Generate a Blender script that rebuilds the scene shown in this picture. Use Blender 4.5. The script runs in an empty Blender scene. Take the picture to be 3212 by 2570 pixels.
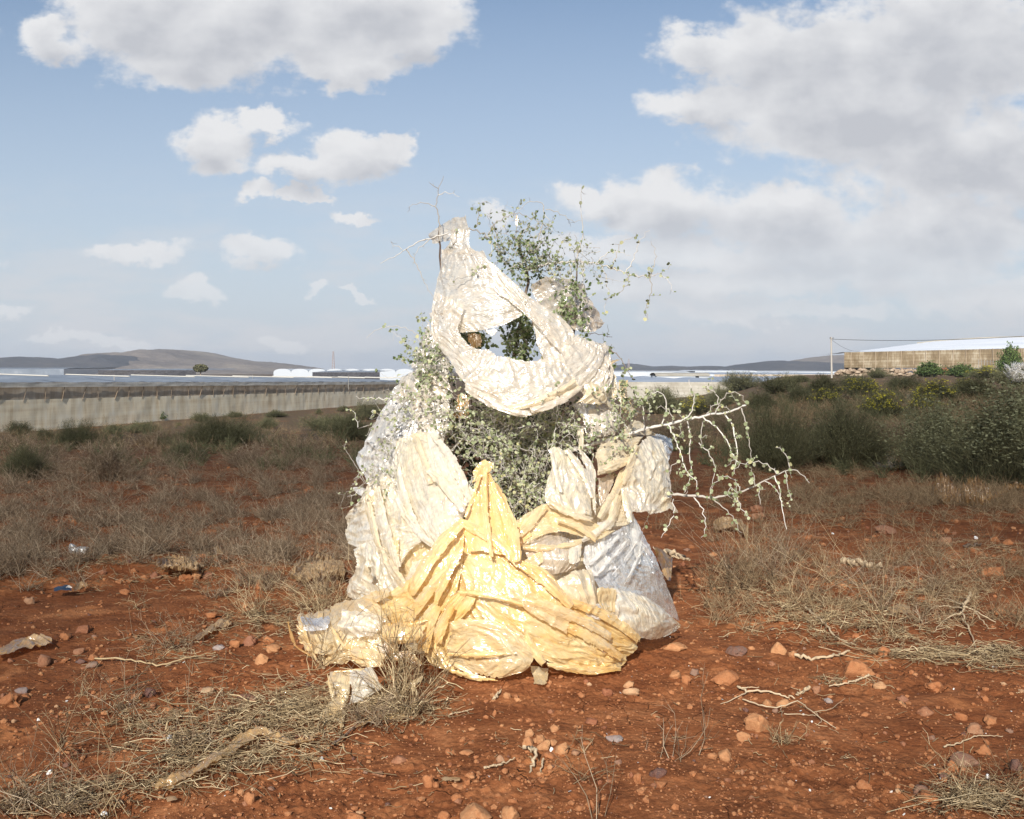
import bpy, math, random
import numpy as np
from mathutils import Vector, Matrix

R = math.radians
random.seed(7)
rng = np.random.default_rng(7)
SC = bpy.context.scene
COL = SC.collection

# ------------------------------------------------------------------ camera
CAMZ = 1.5
F = 3212 * 35.0 / 36.0          # focal length in photo pixels
HX, HY = 1606.0, 1162.0         # vanishing point straight ahead, photo pixels
cam = bpy.data.cameras.new("camera")
camo = bpy.data.objects.new("camera", cam)
COL.objects.link(camo)
cam.lens = 35.0
cam.sensor_width = 36.0
cam.sensor_fit = 'HORIZONTAL'
cam.shift_y = -(1285 - HY) / 3212
cam.clip_start = 0.05
cam.clip_end = 12000
camo.location = (0, 0, CAMZ)
camo.rotation_euler = (R(90), 0, 0)
SC.camera = camo

# ------------------------------------------------------------------ sun and sky
SUN_EL, SUN_AZ = R(31), R(11)      # light travels forward and towards the right by SUN_AZ
tdir = Vector((math.sin(SUN_AZ) * math.cos(SUN_EL), math.cos(SUN_AZ) * math.cos(SUN_EL), -math.sin(SUN_EL)))
sun = bpy.data.lights.new("sun", 'SUN')
sun.energy = 5.0
sun.angle = R(0.53)
sun.color = (1.0, 0.965, 0.91)
suno = bpy.data.objects.new("sun", sun)
suno.rotation_euler = tdir.to_track_quat('-Z', 'Y').to_euler()
COL.objects.link(suno)

SC.view_settings.view_transform = 'Standard'
SC.view_settings.look = 'None'
SC.view_settings.exposure = 0.50
SC.view_settings.gamma = 1
SC.cycles.max_bounces = 6
SC.cycles.diffuse_bounces = 3
SC.cycles.glossy_bounces = 2
SC.cycles.transmission_bounces = 3
SC.cycles.transparent_max_bounces = 14
SC.cycles.volume_bounces = 0
SC.cycles.sample_clamp_indirect = 6


class NT:
    """small helper for building node trees"""
    def __init__(s, nt):
        s.nt = nt

    def n(s, t, **kw):
        nd = s.nt.nodes.new(t)
        for k, v in kw.items():
            setattr(nd, k, v)
        return nd

    def l(s, a, b):
        s.nt.links.new(a, b)

    def inp(s, sock, v):
        if isinstance(v, bpy.types.NodeSocket):
            s.l(v, sock)
        elif v is not None:
            sock.default_value = v

    def m(s, op, a, b=None, c=None, clamp=False):
        nd = s.n('ShaderNodeMath', operation=op, use_clamp=clamp)
        s.inp(nd.inputs[0], a)
        if b is not None: s.inp(nd.inputs[1], b)
        if c is not None: s.inp(nd.inputs[2], c)
        return nd.outputs[0]

    def vm(s, op, a, b=None, c=None):
        nd = s.n('ShaderNodeVectorMath', operation=op)
        s.inp(nd.inputs[0], a)
        if b is not None: s.inp(nd.inputs[1], b)
        if c is not None: s.inp(nd.inputs[2], c)
        return nd.outputs['Value'] if op in ('LENGTH', 'DOT_PRODUCT') else nd.outputs[0]

    def noise(s, vec, scale, detail=4, rough=0.5, dist=0.0, col=False, d2=False):
        nd = s.n('ShaderNodeTexNoise')
        if d2: nd.noise_dimensions = '2D'
        s.inp(nd.inputs['Vector'], vec)
        nd.inputs['Scale'].default_value = scale
        nd.inputs['Detail'].default_value = detail
        nd.inputs['Roughness'].default_value = rough
        nd.inputs['Distortion'].default_value = dist
        return nd.outputs['Color' if col else 'Fac']

    def vor(s, vec, scale, feature='F1', rnd=1.0):
        nd = s.n('ShaderNodeTexVoronoi', feature=feature)
        s.inp(nd.inputs['Vector'], vec)
        nd.inputs['Scale'].default_value = scale
        nd.inputs['Randomness'].default_value = rnd
        return nd.outputs['Distance']

    def mr(s, v, a, b, c=0.0, d=1.0, smooth=False):
        nd = s.n('ShaderNodeMapRange', interpolation_type='SMOOTHSTEP' if smooth else 'LINEAR')
        s.inp(nd.inputs[0], v)
        for i, x in zip((1, 2, 3, 4), (a, b, c, d)): s.inp(nd.inputs[i], x)
        return nd.outputs[0]

    def mix(s, f, a, b, blend='MIX'):
        nd = s.n('ShaderNodeMix', data_type='RGBA', blend_type=blend)
        s.inp(nd.inputs[0], f)
        for i, x in ((6, a), (7, b)):
            if isinstance(x, tuple) and len(x) == 3: x = x + (1,)
            s.inp(nd.inputs[i], x)
        return nd.outputs[2]

    def ramp(s, f, stops):
        nd = s.n('ShaderNodeValToRGB')
        el = nd.color_ramp.elements
        while len(el) < len(stops): el.new(0.5)
        for e, (p, c) in zip(el, stops):
            e.position = p
            e.color = tuple(c) + (1,) if len(c) == 3 else c
        s.inp(nd.inputs[0], f)
        return nd.outputs[0]


# clouds: where they sit in the sky, as directions from here (x, y, half width, half height), bearing units of 1/2.096
CLOUDS = [(.09, .085, .085, .06), (.30, .02, .22, .11), (.52, .05, .30, .14), (.76, .02, .27, .10), (.86, .09, .10, .07),
          (.42, .12, .22, .08), (.72, .125, .16, .06),
          (.455, .30, .085, .068), (.545, .262, .085, .032), (.47, .335, .07, .035), (.63, .35, .11, .045),
          (.74, .335, .12, .055), (.82, .312, .06, .03),
          (.535, .402, .045, .026), (.64, .412, .07, .016), (.745, .46, .06, .018),
          (.29, .528, .12, .028), (.545, .532, .092, .034), (.41, .615, .065, .03), (.68, .613, .028, .018),
          (1.47, .11, .10, .07), (1.50, .225, .15, .05), (1.70, .13, .28, .13), (2.0, .10, .32, .18),
          (1.80, .25, .36, .12), (2.05, .34, .32, .13),
          (1.40, .44, .19, .078), (1.65, .46, .22, .08), (1.98, .49, .30, .09), (1.27, .425, .09, .04),
          (1.06, .445, .06, .026),
          (1.35, .53, .25, .035), (1.75, .53, .42, .05), (1.5, .60, .40, .04), (1.85, .575, .32, .055), (2.08, .63, .22, .045), (1.62, .655, .30, .024),
          (.76, .625, .03, .01), (.20, .72, .16, .014), (.60, .72, .06, .012), (.02, .655, .07, .02),
          (2.5, .3, .3, .2), (-.35, .25, .25, .12), (-.3, .55, .3, .05)]
world = bpy.data.worlds.new("World")
SC.world = world
world.use_nodes = True
world.node_tree.nodes.clear()
W = NT(world.node_tree)
grp = bpy.data.node_groups.new("cloud_field", 'ShaderNodeTree')
grp.interface.new_socket("P", in_out='INPUT', socket_type='NodeSocketVector')
grp.interface.new_socket("E", in_out='OUTPUT', socket_type='NodeSocketFloat')
G = NT(grp)
gi, go = G.n('NodeGroupInput'), G.n('NodeGroupOutput')
best = None
for (cx, cy, rx, ry) in CLOUDS:
    q = G.vm('MULTIPLY_ADD', gi.outputs[0], (1 / rx, 1 / ry, 0), (-cx / rx, -cy / ry, 0))
    ln = G.vm('LENGTH', q)
    best = ln if best is None else G.n('ShaderNodeMath', operation='SMOOTH_MIN').outputs[0] if False else G.m('SMOOTH_MIN', best, ln, 0.25)
G.l(G.m('SUBTRACT', 1.0, best), go.inputs[0])

tc = W.n('ShaderNodeTexCoord')
sep = W.n('ShaderNodeSeparateXYZ'); W.l(tc.outputs['Generated'], sep.inputs[0])
dy = W.m('MAXIMUM', sep.outputs[1], 0.08)
px = W.m('MULTIPLY_ADD', W.m('DIVIDE', sep.outputs[0], dy), 2.096, 1.078)
py = W.m('MULTIPLY_ADD', W.m('DIVIDE', sep.outputs[2], dy), -2.096, 0.780)
cmb = W.n('ShaderNodeCombineXYZ'); W.l(px, cmb.inputs[0]); W.l(py, cmb.inputs[1])
P = cmb.outputs[0]
Pst = W.vm('MULTIPLY', P, (1, 1.5, 1))
wc = W.noise(Pst, 6.5, 7, 0.62, col=True, d2=True)
warp = W.vm('SCALE', W.vm('SUBTRACT', wc, (0.5, 0.5, 0.5)))
warp.node.inputs['Scale'].default_value = 0.13
Pw = W.vm('ADD', P, warp)
g1 = W.n('ShaderNodeGroup'); g1.node_tree = grp; W.l(Pw, g1.inputs[0])
g2 = W.n('ShaderNodeGroup'); g2.node_tree = grp
W.l(W.vm('ADD', W.vm('ADD', P, (-0.012, -0.042, 0)), W.vm('MULTIPLY', warp, (.6, .6, 0))), g2.inputs[0])
fb = W.noise(Pst, 11, 7, 0.6, d2=True)
E1 = W.m('ADD', g1.outputs[0], W.m('MULTIPLY', W.m('SUBTRACT', fb, 0.5), 1.0))
dens = W.mr(E1, -0.10, 0.38, 0, 1, smooth=True)
# low clouds near the horizon are thin and pale
dens = W.m('MULTIPLY', dens, W.mr(py, 0.40, 0.72, 1.0, 0.5, smooth=True))
bill = W.noise(Pst, 9, 4, 0.5, d2=True)
sh = W.m('MULTIPLY', W.mr(py, .45, .66, 1, .5), W.m('ADD', W.m('ADD', W.mr(g2.outputs[0], 0.0, 1.0), W.mr(px, 1.3, 2.0, 0, .12)), W.m('MULTIPLY', W.m('SUBTRACT', bill, 0.5), 1.3), clamp=True))
sky = W.n('ShaderNodeTexSky', sky_type='NISHITA')
sky.sun_disc = False
sky.sun_elevation = SUN_EL
sky.sun_rotation = math.atan2(-tdir.x, -tdir.y)
sky.air_density = 1.0
sky.dust_density = 0.8
sky.ozone_density = 1.5
base = W.mix(W.mr(py, -0.1, 0.78, 0.03, 0.95), sky.outputs[0], (4.9, 5.4, 6.25))
ccol = W.mix(sh, (7.1, 7.15, 7.3), (4.8, 4.95, 5.35))
veil = W.m('MULTIPLY', W.mr(W.noise(W.vm('MULTIPLY', P, (1, 3.5, 1)), 3.0, 4, 0.6, d2=True), 0.40, 0.66, 0, 1, smooth=True),
           W.mr(py, 0.30, 0.72, 0.0, 0.7, smooth=True))
base = W.mix(veil, base, (5.9, 6.0, 6.3))
skycol = W.mix(dens, base, ccol)
bg = W.n('ShaderNodeBackground')
bg.inputs['Strength'].default_value = 0.082
W.l(skycol, bg.inputs['Color'])
wo = W.n('ShaderNodeOutputWorld')
W.l(bg.outputs[0], wo.inputs['Surface'])
try:
    world.cycles.sampling_method = 'MANUAL'
    world.cycles.sample_map_resolution = 512
except Exception:
    pass

# ------------------------------------------------------------------ photo bearings to places
def C1(x, y): return (1150 + .4927 * x, 500 + .4927 * y)
def C2(x, y): return (1050 + .5797 * x, 1200 + .5797 * y)
def C3(x, y): return (x / 1.7248, 1000 + y / 1.7248)
def C4(x, y): return (1900 + x / 1.6433, 1000 + y / 1.6433)
def C5(x, y): return (x / 1.6118, 1500 + y / 1.6118)
def C6(x, y): return (1100 + x / 1.96, 1900 + y / 1.96)
def C7(x, y): return (2100 + x / 1.7788, 1600 + y / 1.7788)
def C8(x, y): return (850 + x / 2.464, 1700 + y / 2.464)
def C9(x, y): return (1600 + x / 3.137, 1250 + y / 3.137)
def C10(x, y): return (1050 + x / 2.653, 1150 + y / 2.653)

def at(s, Y):
    return np.array([(s[0] - HX) * Y / F, Y, CAMZ - (s[1] - HY) * Y / F])

# ------------------------------------------------------------------ noise
def _h(ix, iy, iz, seed):
    n = (ix.astype(np.int64) * 374761393 + iy.astype(np.int64) * 668265263 + iz.astype(np.int64) * 1274126177 + seed * 974711) & 0xffffffff
    n = ((n ^ (n >> 13)) * 1274126177) & 0xffffffff
    n = n ^ (n >> 16)
    return n

def _f(t): return t * t * t * (t * (t * 6 - 15) + 10)

def perlin2(x, y, seed=0):
    x0, y0 = np.floor(x), np.floor(y)
    fx, fy = x - x0, y - y0
    z = np.zeros_like(x0)
    def g(ix, iy, dx, dy):
        a = _h(ix, iy, z, seed) * (2 * np.pi / 4294967296.0)
        return np.cos(a) * dx + np.sin(a) * dy
    u, v = _f(fx), _f(fy)
    a = g(x0, y0, fx, fy); b = g(x0 + 1, y0, fx - 1, fy)
    c = g(x0, y0 + 1, fx, fy - 1); d = g(x0 + 1, y0 + 1, fx - 1, fy - 1)
    return ((a + (b - a) * u) * (1 - v) + (c + (d - c) * u) * v) * 1.5

def fbm2(x, y, seed=0, oct=4, gain=.5, ridge=False):
    s, a, t = 0, 1.0, 0
    for i in range(oct):
        p = perlin2(x * 2 ** i + 17.3 * i, y * 2 ** i - 9.1 * i, seed + i)
        s = s + a * ((1 - 2 * np.abs(p)) if ridge else p)
        t += a; a *= gain
    return s / t

def perlin3(x, y, z, seed=0):
    x0, y0, z0 = np.floor(x), np.floor(y), np.floor(z)
    fx, fy, fz = x - x0, y - y0, z - z0
    u, v, w = _f(fx), _f(fy), _f(fz)
    out = 0
    for i in (0, 1):
        for j in (0, 1):
            for k in (0, 1):
                h = _h(x0 + i, y0 + j, z0 + k, seed)
                a = h * (2 * np.pi / 4294967296.0); c = ((h * 48271) & 0xffff) / 32767.5 - 1
                s = np.sqrt(1 - np.clip(c * c, 0, 1))
                d = (np.cos(a) * s * (fx - i) + np.sin(a) * s * (fy - j) + c * (fz - k))
                out = out + d * (u if i else 1 - u) * (v if j else 1 - v) * (w if k else 1 - w)
    return out * 1.5

def sst(a, b, x):
    t = np.clip((x - a) / (b - a), 0, 1)
    return t * t * (3 - 2 * t)

# ------------------------------------------------------------------ mesh building
class MB:
    def __init__(s):
        s.v, s.f, s.r, s.n, s.uv = [], {3: [], 4: []}, [], 0, []

    def add(s, V, Fc, r=None, uv=None):
        V = np.asarray(V, float).reshape(-1, 3)
        Fc = np.asarray(Fc, int)
        if len(V) == 0 or len(Fc) == 0: return s
        s.v.append(V); s.f[Fc.shape[1]].append(Fc + s.n)
        s.r.append(np.broadcast_to(np.asarray(random.random() if r is None else r, float), (len(V),)))
        s.uv.append(np.zeros((len(V), 2)) if uv is None else np.asarray(uv, float))
        s.n += len(V)
        return s

    def build(s, name, mat, parent=None, smooth=True, offset=None):
        V = np.concatenate(s.v) if s.v else np.zeros((0, 3))
        if offset is not None: V = V - np.asarray(offset)
        q = np.concatenate(s.f[4]) if s.f[4] else np.zeros((0, 4), int)
        t = np.concatenate(s.f[3]) if s.f[3] else np.zeros((0, 3), int)
        me = bpy.data.meshes.new(name)
        me.vertices.add(len(V)); me.vertices.foreach_set('co', V.astype(np.float32).ravel())
        li = np.concatenate([q.ravel(), t.ravel()]).astype(np.int32)
        me.loops.add(len(li)); me.loops.foreach_set('vertex_index', li)
        npoly = len(q) + len(t)
        me.polygons.add(npoly)
        st = np.concatenate([np.arange(len(q)) * 4, len(q) * 4 + np.arange(len(t)) * 3]).astype(np.int32)
        me.polygons.foreach_set('loop_start', st)
        try:
            me.polygons.foreach_set('loop_total', np.concatenate([np.full(len(q), 4), np.full(len(t), 3)]).astype(np.int32))
        except Exception:
            pass
        me.polygons.foreach_set('use_smooth', np.full(npoly, bool(smooth)))
        at_ = me.attributes.new('rnd', 'FLOAT', 'POINT')
        at_.data.foreach_set('value', np.concatenate(s.r).astype(np.float32))
        uv = np.concatenate(s.uv)
        if np.any(uv):
            ul = me.uv_layers.new(name='uv')
            ul.data.foreach_set('uv', uv[li].astype(np.float32).ravel())
        me.update(calc_edges=True)
        me.validate()
        me.materials.append(mat)
        o = bpy.data.objects.new(name, me)
        COL.objects.link(o)
        if parent is not None: o.parent = parent
        return o

def empty(name, loc=(0, 0, 0)):
    o = bpy.data.objects.new(name, None)
    o.empty_display_size = .1
    COL.objects.link(o); o.location = tuple(float(c) for c in loc)
    return o

def tag(o, label=None, cat=None, group=None, kind=None):
    if label: o['label'] = label
    if cat: o['category'] = cat
    if group: o['group'] = group
    if kind: o['kind'] = kind
    return o

def grid_faces(nu, nv):
    a = (np.arange(nv - 1)[:, None] * nu + np.arange(nu - 1)[None, :]).ravel()
    return np.stack([a, a + 1, a + nu + 1, a + nu], 1)

def box(mb, x0, x1, y0, y1, z0, z1, r=None, jit=0):
    V = np.array([(x, y, z) for z in (z0, z1) for y in (y0, y1) for x in (x0, x1)], float)
    V += rng.normal(0, 1, V.shape) * jit
    mb.add(V, [(0, 2, 3, 1), (4, 5, 7, 6), (0, 1, 5, 4), (2, 6, 7, 3), (0, 4, 6, 2), (1, 3, 7, 5)], r)

def tube(mb, path, rad, sides=5, r=None):
    """one tapered tube along a path (K,3)"""
    P = np.asarray(path, float); K = len(P)
    rad = np.broadcast_to(np.asarray(rad, float), (K,))
    T = np.gradient(P, axis=0); T /= np.linalg.norm(T, axis=1)[:, None] + 1e-9
    up = np.array([0.31, 0.2, 0.93]); A = np.cross(T, up); A /= np.linalg.norm(A, axis=1)[:, None] + 1e-9
    B = np.cross(T, A)
    ang = np.arange(sides) * 2 * np.pi / sides
    V = P[:, None, :] + rad[:, None, None] * (np.cos(ang)[None, :, None] * A[:, None, :] + np.sin(ang)[None, :, None] * B[:, None, :])
    j = np.arange(sides); k = (j + 1) % sides
    b = (np.arange(K - 1) * sides)[:, None]
    Fc = np.stack([b + j, b + k, b + sides + k, b + sides + j], -1).reshape(-1, 4)
    mb.add(V.reshape(-1, 3), Fc, r)

def tubes(mb, P, rad, r=None, sides=3):
    """many tubes at once: P (N,K,3), rad (N,K)"""
    N, K, _ = P.shape
    T = np.gradient(P, axis=1); T /= np.linalg.norm(T, axis=2, keepdims=True) + 1e-9
    up = np.array([0.31, 0.2, 0.93]); A = np.cross(T, up); A /= np.linalg.norm(A, axis=2, keepdims=True) + 1e-9
    B = np.cross(T, A)
    ang = np.arange(sides) * 2 * np.pi / sides
    V = P[:, :, None, :] + rad[:, :, None, None] * (np.cos(ang)[None, None, :, None] * A[:, :, None, :] + np.sin(ang)[None, None, :, None] * B[:, :, None, :])
    j = np.arange(sides); k = (j + 1) % sides
    b = (np.arange(N) * K * sides)[:, None, None] + (np.arange(K - 1) * sides)[None, :, None]
    Fc = np.stack([b + j, b + k, b + sides + k, b + sides + j], -1).reshape(-1, 4)
    rr = rng.random(N) if r is None else np.broadcast_to(r, (N,))
    mb.add(V.reshape(-1, 3), Fc, np.repeat(rr, K * sides))

def discs(mb, C, N, size, elong=1.0, sides=6, r=None, axis=None):
    """many small leaf discs"""
    n = len(C)
    if n == 0: return
    N = N / (np.linalg.norm(N, axis=1, keepdims=True) + 1e-9)
    a = rng.normal(size=(n, 3)) if axis is None else axis
    U = np.cross(N, a); U /= np.linalg.norm(U, axis=1, keepdims=True) + 1e-9
    Vv = np.cross(N, U)
    ang = np.arange(sides) * 2 * np.pi / sides
    size = np.broadcast_to(size, (n,))
    V = C[:, None, :] + size[:, None, None] * (np.cos(ang)[None, :, None] * U[:, None, :] + elong * np.sin(ang)[None, :, None] * Vv[:, None, :])
    V[:, ::3, :] += N[:, None, :] * (size * .18)[:, None, None]
    b = (np.arange(n) * sides)[:, None, None]
    tri = np.array([[0, i, i + 1] for i in range(1, sides - 1)])
    rr = rng.random(n) if r is None else np.broadcast_to(r, (n,))
    mb.add(V.reshape(-1, 3), (b + tri[None]).reshape(-1, 3), np.repeat(rr, sides))

def ico(sub):
    import bmesh
    bm = bmesh.new(); bmesh.ops.create_icosphere(bm, subdivisions=sub, radius=1)
    V = np.array([v.co[:] for v in bm.verts]); Fc = np.array([[v.index for v in f.verts] for f in bm.faces])
    bm.free(); return V, Fc
ICO1, ICO2, ICO3, ICO4 = ico(1), ico(2), ico(3), ico(4)

# ------------------------------------------------------------------ materials
def new_mat(name):
    m = bpy.data.materials.new(name); m.use_nodes = True
    m.node_tree.nodes.clear()
    return m, NT(m.node_tree)

def principled(T, col, rough=.8, spec=.3, bump=None, bstr=.3, bdist=.01, alpha=None, extra=None):
    p = T.n('ShaderNodeBsdfPrincipled')
    T.inp(p.inputs['Base Color'], col if isinstance(col, bpy.types.NodeSocket) else tuple(col) + (1,))
    T.inp(p.inputs['Roughness'], rough)
    p.inputs['Specular IOR Level'].default_value = spec
    if bump is not None:
        b = T.n('ShaderNodeBump'); b.inputs['Strength'].default_value = bstr; b.inputs['Distance'].default_value = bdist
        T.l(bump, b.inputs['Height']); T.l(b.outputs[0], p.inputs['Normal'])
    if alpha is not None: T.inp(p.inputs['Alpha'], alpha)
    return p

def out(T, sh):
    o = T.n('ShaderNodeOutputMaterial'); T.l(sh, o.inputs['Surface'])

def mat_var(name, stops, rough=.8, spec=.25, transl=0.0, nscale=None):
    """colour picked per leaf or twig from the rnd attribute"""
    m, T = new_mat(name)
    a = T.n('ShaderNodeAttribute', attribute_name='rnd')
    f = a.outputs['Fac']
    if nscale:
        g = T.n('ShaderNodeNewGeometry')
        f = T.m('ADD', T.m('MULTIPLY', f, .6), T.m('MULTIPLY', T.noise(g.outputs['Position'], nscale, 3), .45), clamp=True)
    c = T.ramp(f, stops)
    p = principled(T, c, rough, spec)
    if transl:
        t = T.n('ShaderNodeBsdfTranslucent'); T.l(c, t.inputs[0])
        ms = T.n('ShaderNodeMixShader'); ms.inputs[0].default_value = transl
        T.l(p.outputs[0], ms.inputs[1]); T.l(t.outputs[0], ms.inputs[2]); out(T, ms.outputs[0])
    else:
        out(T, p.outputs[0])
    return m

M = {}
def pos(T):
    return T.n('ShaderNodeNewGeometry').outputs['Position']

def make_soil():
    m, T = new_mat('red_soil')
    p = pos(T)
    big = T.noise(p, .55, 5, .6)
    mid = T.noise(p, 4.5, 6, .62)
    fine = T.noise(p, 55, 5, .65)
    clod = T.vor(p, 34)
    f = T.m('ADD', T.m('MULTIPLY', mid, .65), T.m('MULTIPLY', fine, .35))
    c = T.ramp(f, [(.30, (.055, .018, .008)), (.42, (.155, .053, .020)), (.54, (.245, .091, .035)), (.70, (.44, .19, .080))])
    c = T.mix(T.mr(big, .42, .66, 0, .55), c, (.15, .045, .016))
    # crusted pale patches
    crust = T.mr(T.noise(p, 2.1, 6, .55, .4), .58, .66, 0, .55, smooth=True)
    c = T.mix(crust, c, (.44, .175, .066))
    # tiny pale grit
    grit = T.mr(T.vor(p, 95), .0, .13, .75, 0)
    gm = T.mr(T.noise(p, 12, 2), .5, .62, 0, 1)
    c = T.mix(T.m('MULTIPLY', grit, gm), c, (.46, .27, .16))
    # far off the ground is covered by dull dry matter
    sp = T.n('ShaderNodeSeparateXYZ'); T.l(p, sp.inputs[0])
    far = T.mr(sp.outputs[1], 8, 30, 0, .97, smooth=True)
    c = T.mix(T.m('MULTIPLY', far, T.mr(T.noise(p, .35, 5, .6), .20, .45)), c, (.095, .068, .042))
    b = T.m('ADD', T.m('MULTIPLY', fine, .6), T.m('MULTIPLY', clod, -.5))
    b = T.m('ADD', b, T.m('MULTIPLY', T.noise(p, 150, 3, .7), .25))
    # drying cracks
    w = T.vm('ADD', p, T.vm('MULTIPLY', T.noise(p, 9, 3, col=True), (.09, .09, .09)))
    crack = T.mr(T.vor(w, 5.5, 'DISTANCE_TO_EDGE'), 0, .022, 1, 0)
    cm = T.mr(T.noise(p, 1.3, 3), .52, .6, 0, 1)
    crack = T.m('MULTIPLY', crack, cm)
    b = T.m('SUBTRACT', b, T.m('MULTIPLY', crack, .8))
    pr = principled(T, c, 1.0, .08, b, .9, .012)
    out(T, pr.outputs[0])
    return m
M['soil'] = make_soil()

def make_stone():
    m, T = new_mat('stone')
    a = T.n('ShaderNodeAttribute', attribute_name='rnd').outputs['Fac']
    tcn = T.n('ShaderNodeTexCoord').outputs['Object']
    p = pos(T)
    n1 = T.noise(p, 38, 6, .65); n2 = T.noise(p, 140, 3, .7)
    # rnd 0 orange, .25 tan, .5 pinkish brown, .75 grey purple, 1 white
    c = T.ramp(a, [(0, (.35, .145, .060)), (.22, (.45, .235, .11)), (.34, (.46, .32, .19)), (.5, (.25, .10, .052)), (.66, (.23, .16, .115)), (.8, (.10, .06, .052)), (.98, (.75, .72, .66))])
    c = T.mix(T.mr(n1, .35, .7, 0, .5), c, (.22, .066, .025))
    c = T.mix(T.mr(n2, .55, .75, 0, .35), c, (.56, .34, .19))
    b = T.m('ADD', n1, T.m('MULTIPLY', n2, .5))
    out(T, principled(T, c, .95, .15, b, .8, .008).outputs[0])
    return m
M['stone'] = make_stone()

def make_film(name, ca, cb, transp, gloss=.2, tr=.3, dirt=0.0, bsc=1.0, bstr=.72):
    """weathered greenhouse film: thin, wrinkled, half see-through"""
    m, T = new_mat(name)
    uv = T.n('ShaderNodeUVMap').outputs[0]
    p = pos(T)
    n = T.noise(p, 5, 5, .6)
    n2 = T.noise(p, 26, 5, .65)
    ns = T.noise(T.vm('MULTIPLY', uv, (34, 3.2, 1)), 1.0, 4, .6)  # streaked colour along pleats stands in for light through folded layers
    f = T.mr(T.m('ADD', T.m('MULTIPLY', n, .45), T.m('ADD', T.m('MULTIPLY', n2, .2), T.m('MULTIPLY', ns, .35))), .38, .6)
    c = T.mix(f, ca, cb)
    if dirt:
        d = T.mr(T.vor(T.vm('ADD', p, T.vm('MULTIPLY', T.noise(p, 40, 2, col=True), (.03, .03, .03))), 21), .05, .16, 1, 0)
        d = T.m('MULTIPLY', d, T.mr(T.noise(p, 7, 2), .52, .6, 0, dirt))
        c = T.mix(d, c, (.16, .09, .03))
    # small creases: facets (two crackle scales) stretched along the pleats
    st = T.vm('MULTIPLY', uv, (1.0 * bsc, .38 * bsc, 1))
    wv = T.vm('ADD', st, T.vm('MULTIPLY', T.noise(uv, 14, 3, col=True), (.05, .05, 0)))
    def facets(vec, sc):
        q = T.vm('MULTIPLY', vec, (sc, sc, 1))
        nd = T.n('ShaderNodeTexVoronoi', feature='F1'); T.l(q, nd.inputs['Vector']); nd.inputs['Scale'].default_value = 1.0
        return T.m('DIVIDE', T.vm('DOT_PRODUCT', T.vm('SUBTRACT', q, nd.outputs['Position']), T.vm('SUBTRACT', nd.outputs['Color'], (.5, .5, .5))), sc)
    wv2 = T.vm('ADD', st, T.vm('MULTIPLY', T.noise(uv, 7, 4, col=True), (.16, .16, 0)))
    r1 = T.m('ABSOLUTE', T.m('SUBTRACT', T.noise(T.vm('MULTIPLY', wv, (46, 7, 1)), 1.0, 3, .55), .5))
    r2 = T.m('ABSOLUTE', T.m('SUBTRACT', T.noise(wv, 26, 4, .6), .5))
    h = T.m('ADD', T.m('MULTIPLY', facets(wv2, 16), 24), T.m('ADD', T.m('MULTIPLY', facets(wv, 60), 22), T.m('ADD', T.m('MULTIPLY', r1, 1.6), T.m('MULTIPLY', r2, 1.1))))
    b = T.n('ShaderNodeBump'); b.inputs['Strength'].default_value = bstr; b.inputs['Distance'].default_value = .0075
    T.l(h, b.inputs['Height'])
    df = T.n('ShaderNodeBsdfDiffuse'); T.l(c, df.inputs[0]); T.l(b.outputs[0], df.inputs['Normal'])
    tl = T.n('ShaderNodeBsdfTranslucent'); T.l(T.mix(.75, c, T.mix(1.0, c, c, 'MULTIPLY')), tl.inputs[0]); T.l(b.outputs[0], tl.inputs['Normal'])
    m1 = T.n('ShaderNodeMixShader'); m1.inputs[0].default_value = tr
    T.l(df.outputs[0], m1.inputs[1]); T.l(tl.outputs[0], m1.inputs[2])
    tp = T.n('ShaderNodeBsdfTransparent'); T.l(T.mix(.5, (1, 1, 1), c), tp.inputs[0])
    m2 = T.n('ShaderNodeMixShader')
    T.l(T.mr(n2, .35, .68, transp * .35, min(1, transp * 1.5)), m2.inputs[0])
    T.l(m1.outputs[0], m2.inputs[1]); T.l(tp.outputs[0], m2.inputs[2])
    gl = T.n('ShaderNodeBsdfGlossy'); gl.inputs['Roughness'].default_value = .19; gl.inputs[0].default_value = (1, 1, 1, 1)
    T.l(b.outputs[0], gl.inputs['Normal'])
    lw = T.n('ShaderNodeLayerWeight'); lw.inputs[0].default_value = .25; T.l(b.outputs[0], lw.inputs['Normal'])
    m3 = T.n('ShaderNodeMixShader'); T.l(T.mr(lw.outputs['Fresnel'], 0, 1, gloss * .5, gloss * 1.5), m3.inputs[0])
    T.l(m2.outputs[0], m3.inputs[1]); T.l(gl.outputs[0], m3.inputs[2])
    out(T, m3.outputs[0])
    return m
M['film_pale'] = make_film('pale_weathered_film', (.78, .66, .50), (.83, .76, .64), .3, dirt=.9, bsc=1.1)
M['film_cream'] = make_film('cream_film', (.80, .63, .38), (.83, .73, .53), .25)
M['film_white'] = make_film('whitish_film', (.80, .74, .63), (.83, .81, .77), .36)
M['film_orange'] = make_film('yellow_orange_film', (.86, .53, .16), (.87, .70, .38), .15)
M['film_amber'] = make_film('amber_film', (.82, .56, .24), (.83, .69, .43), .24)
M['film_clear'] = make_film('clear_grey_film', (.72, .70, .66), (.80, .80, .80), .5, gloss=.32, tr=.3)
M['film_brown'] = make_film('brown_old_film', (.66, .37, .12), (.74, .50, .22), .2, tr=.42)
M['film_tan'] = make_film('dusty_tan_film', (.56, .34, .15), (.64, .46, .25), .16, gloss=.08, tr=.45)

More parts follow.
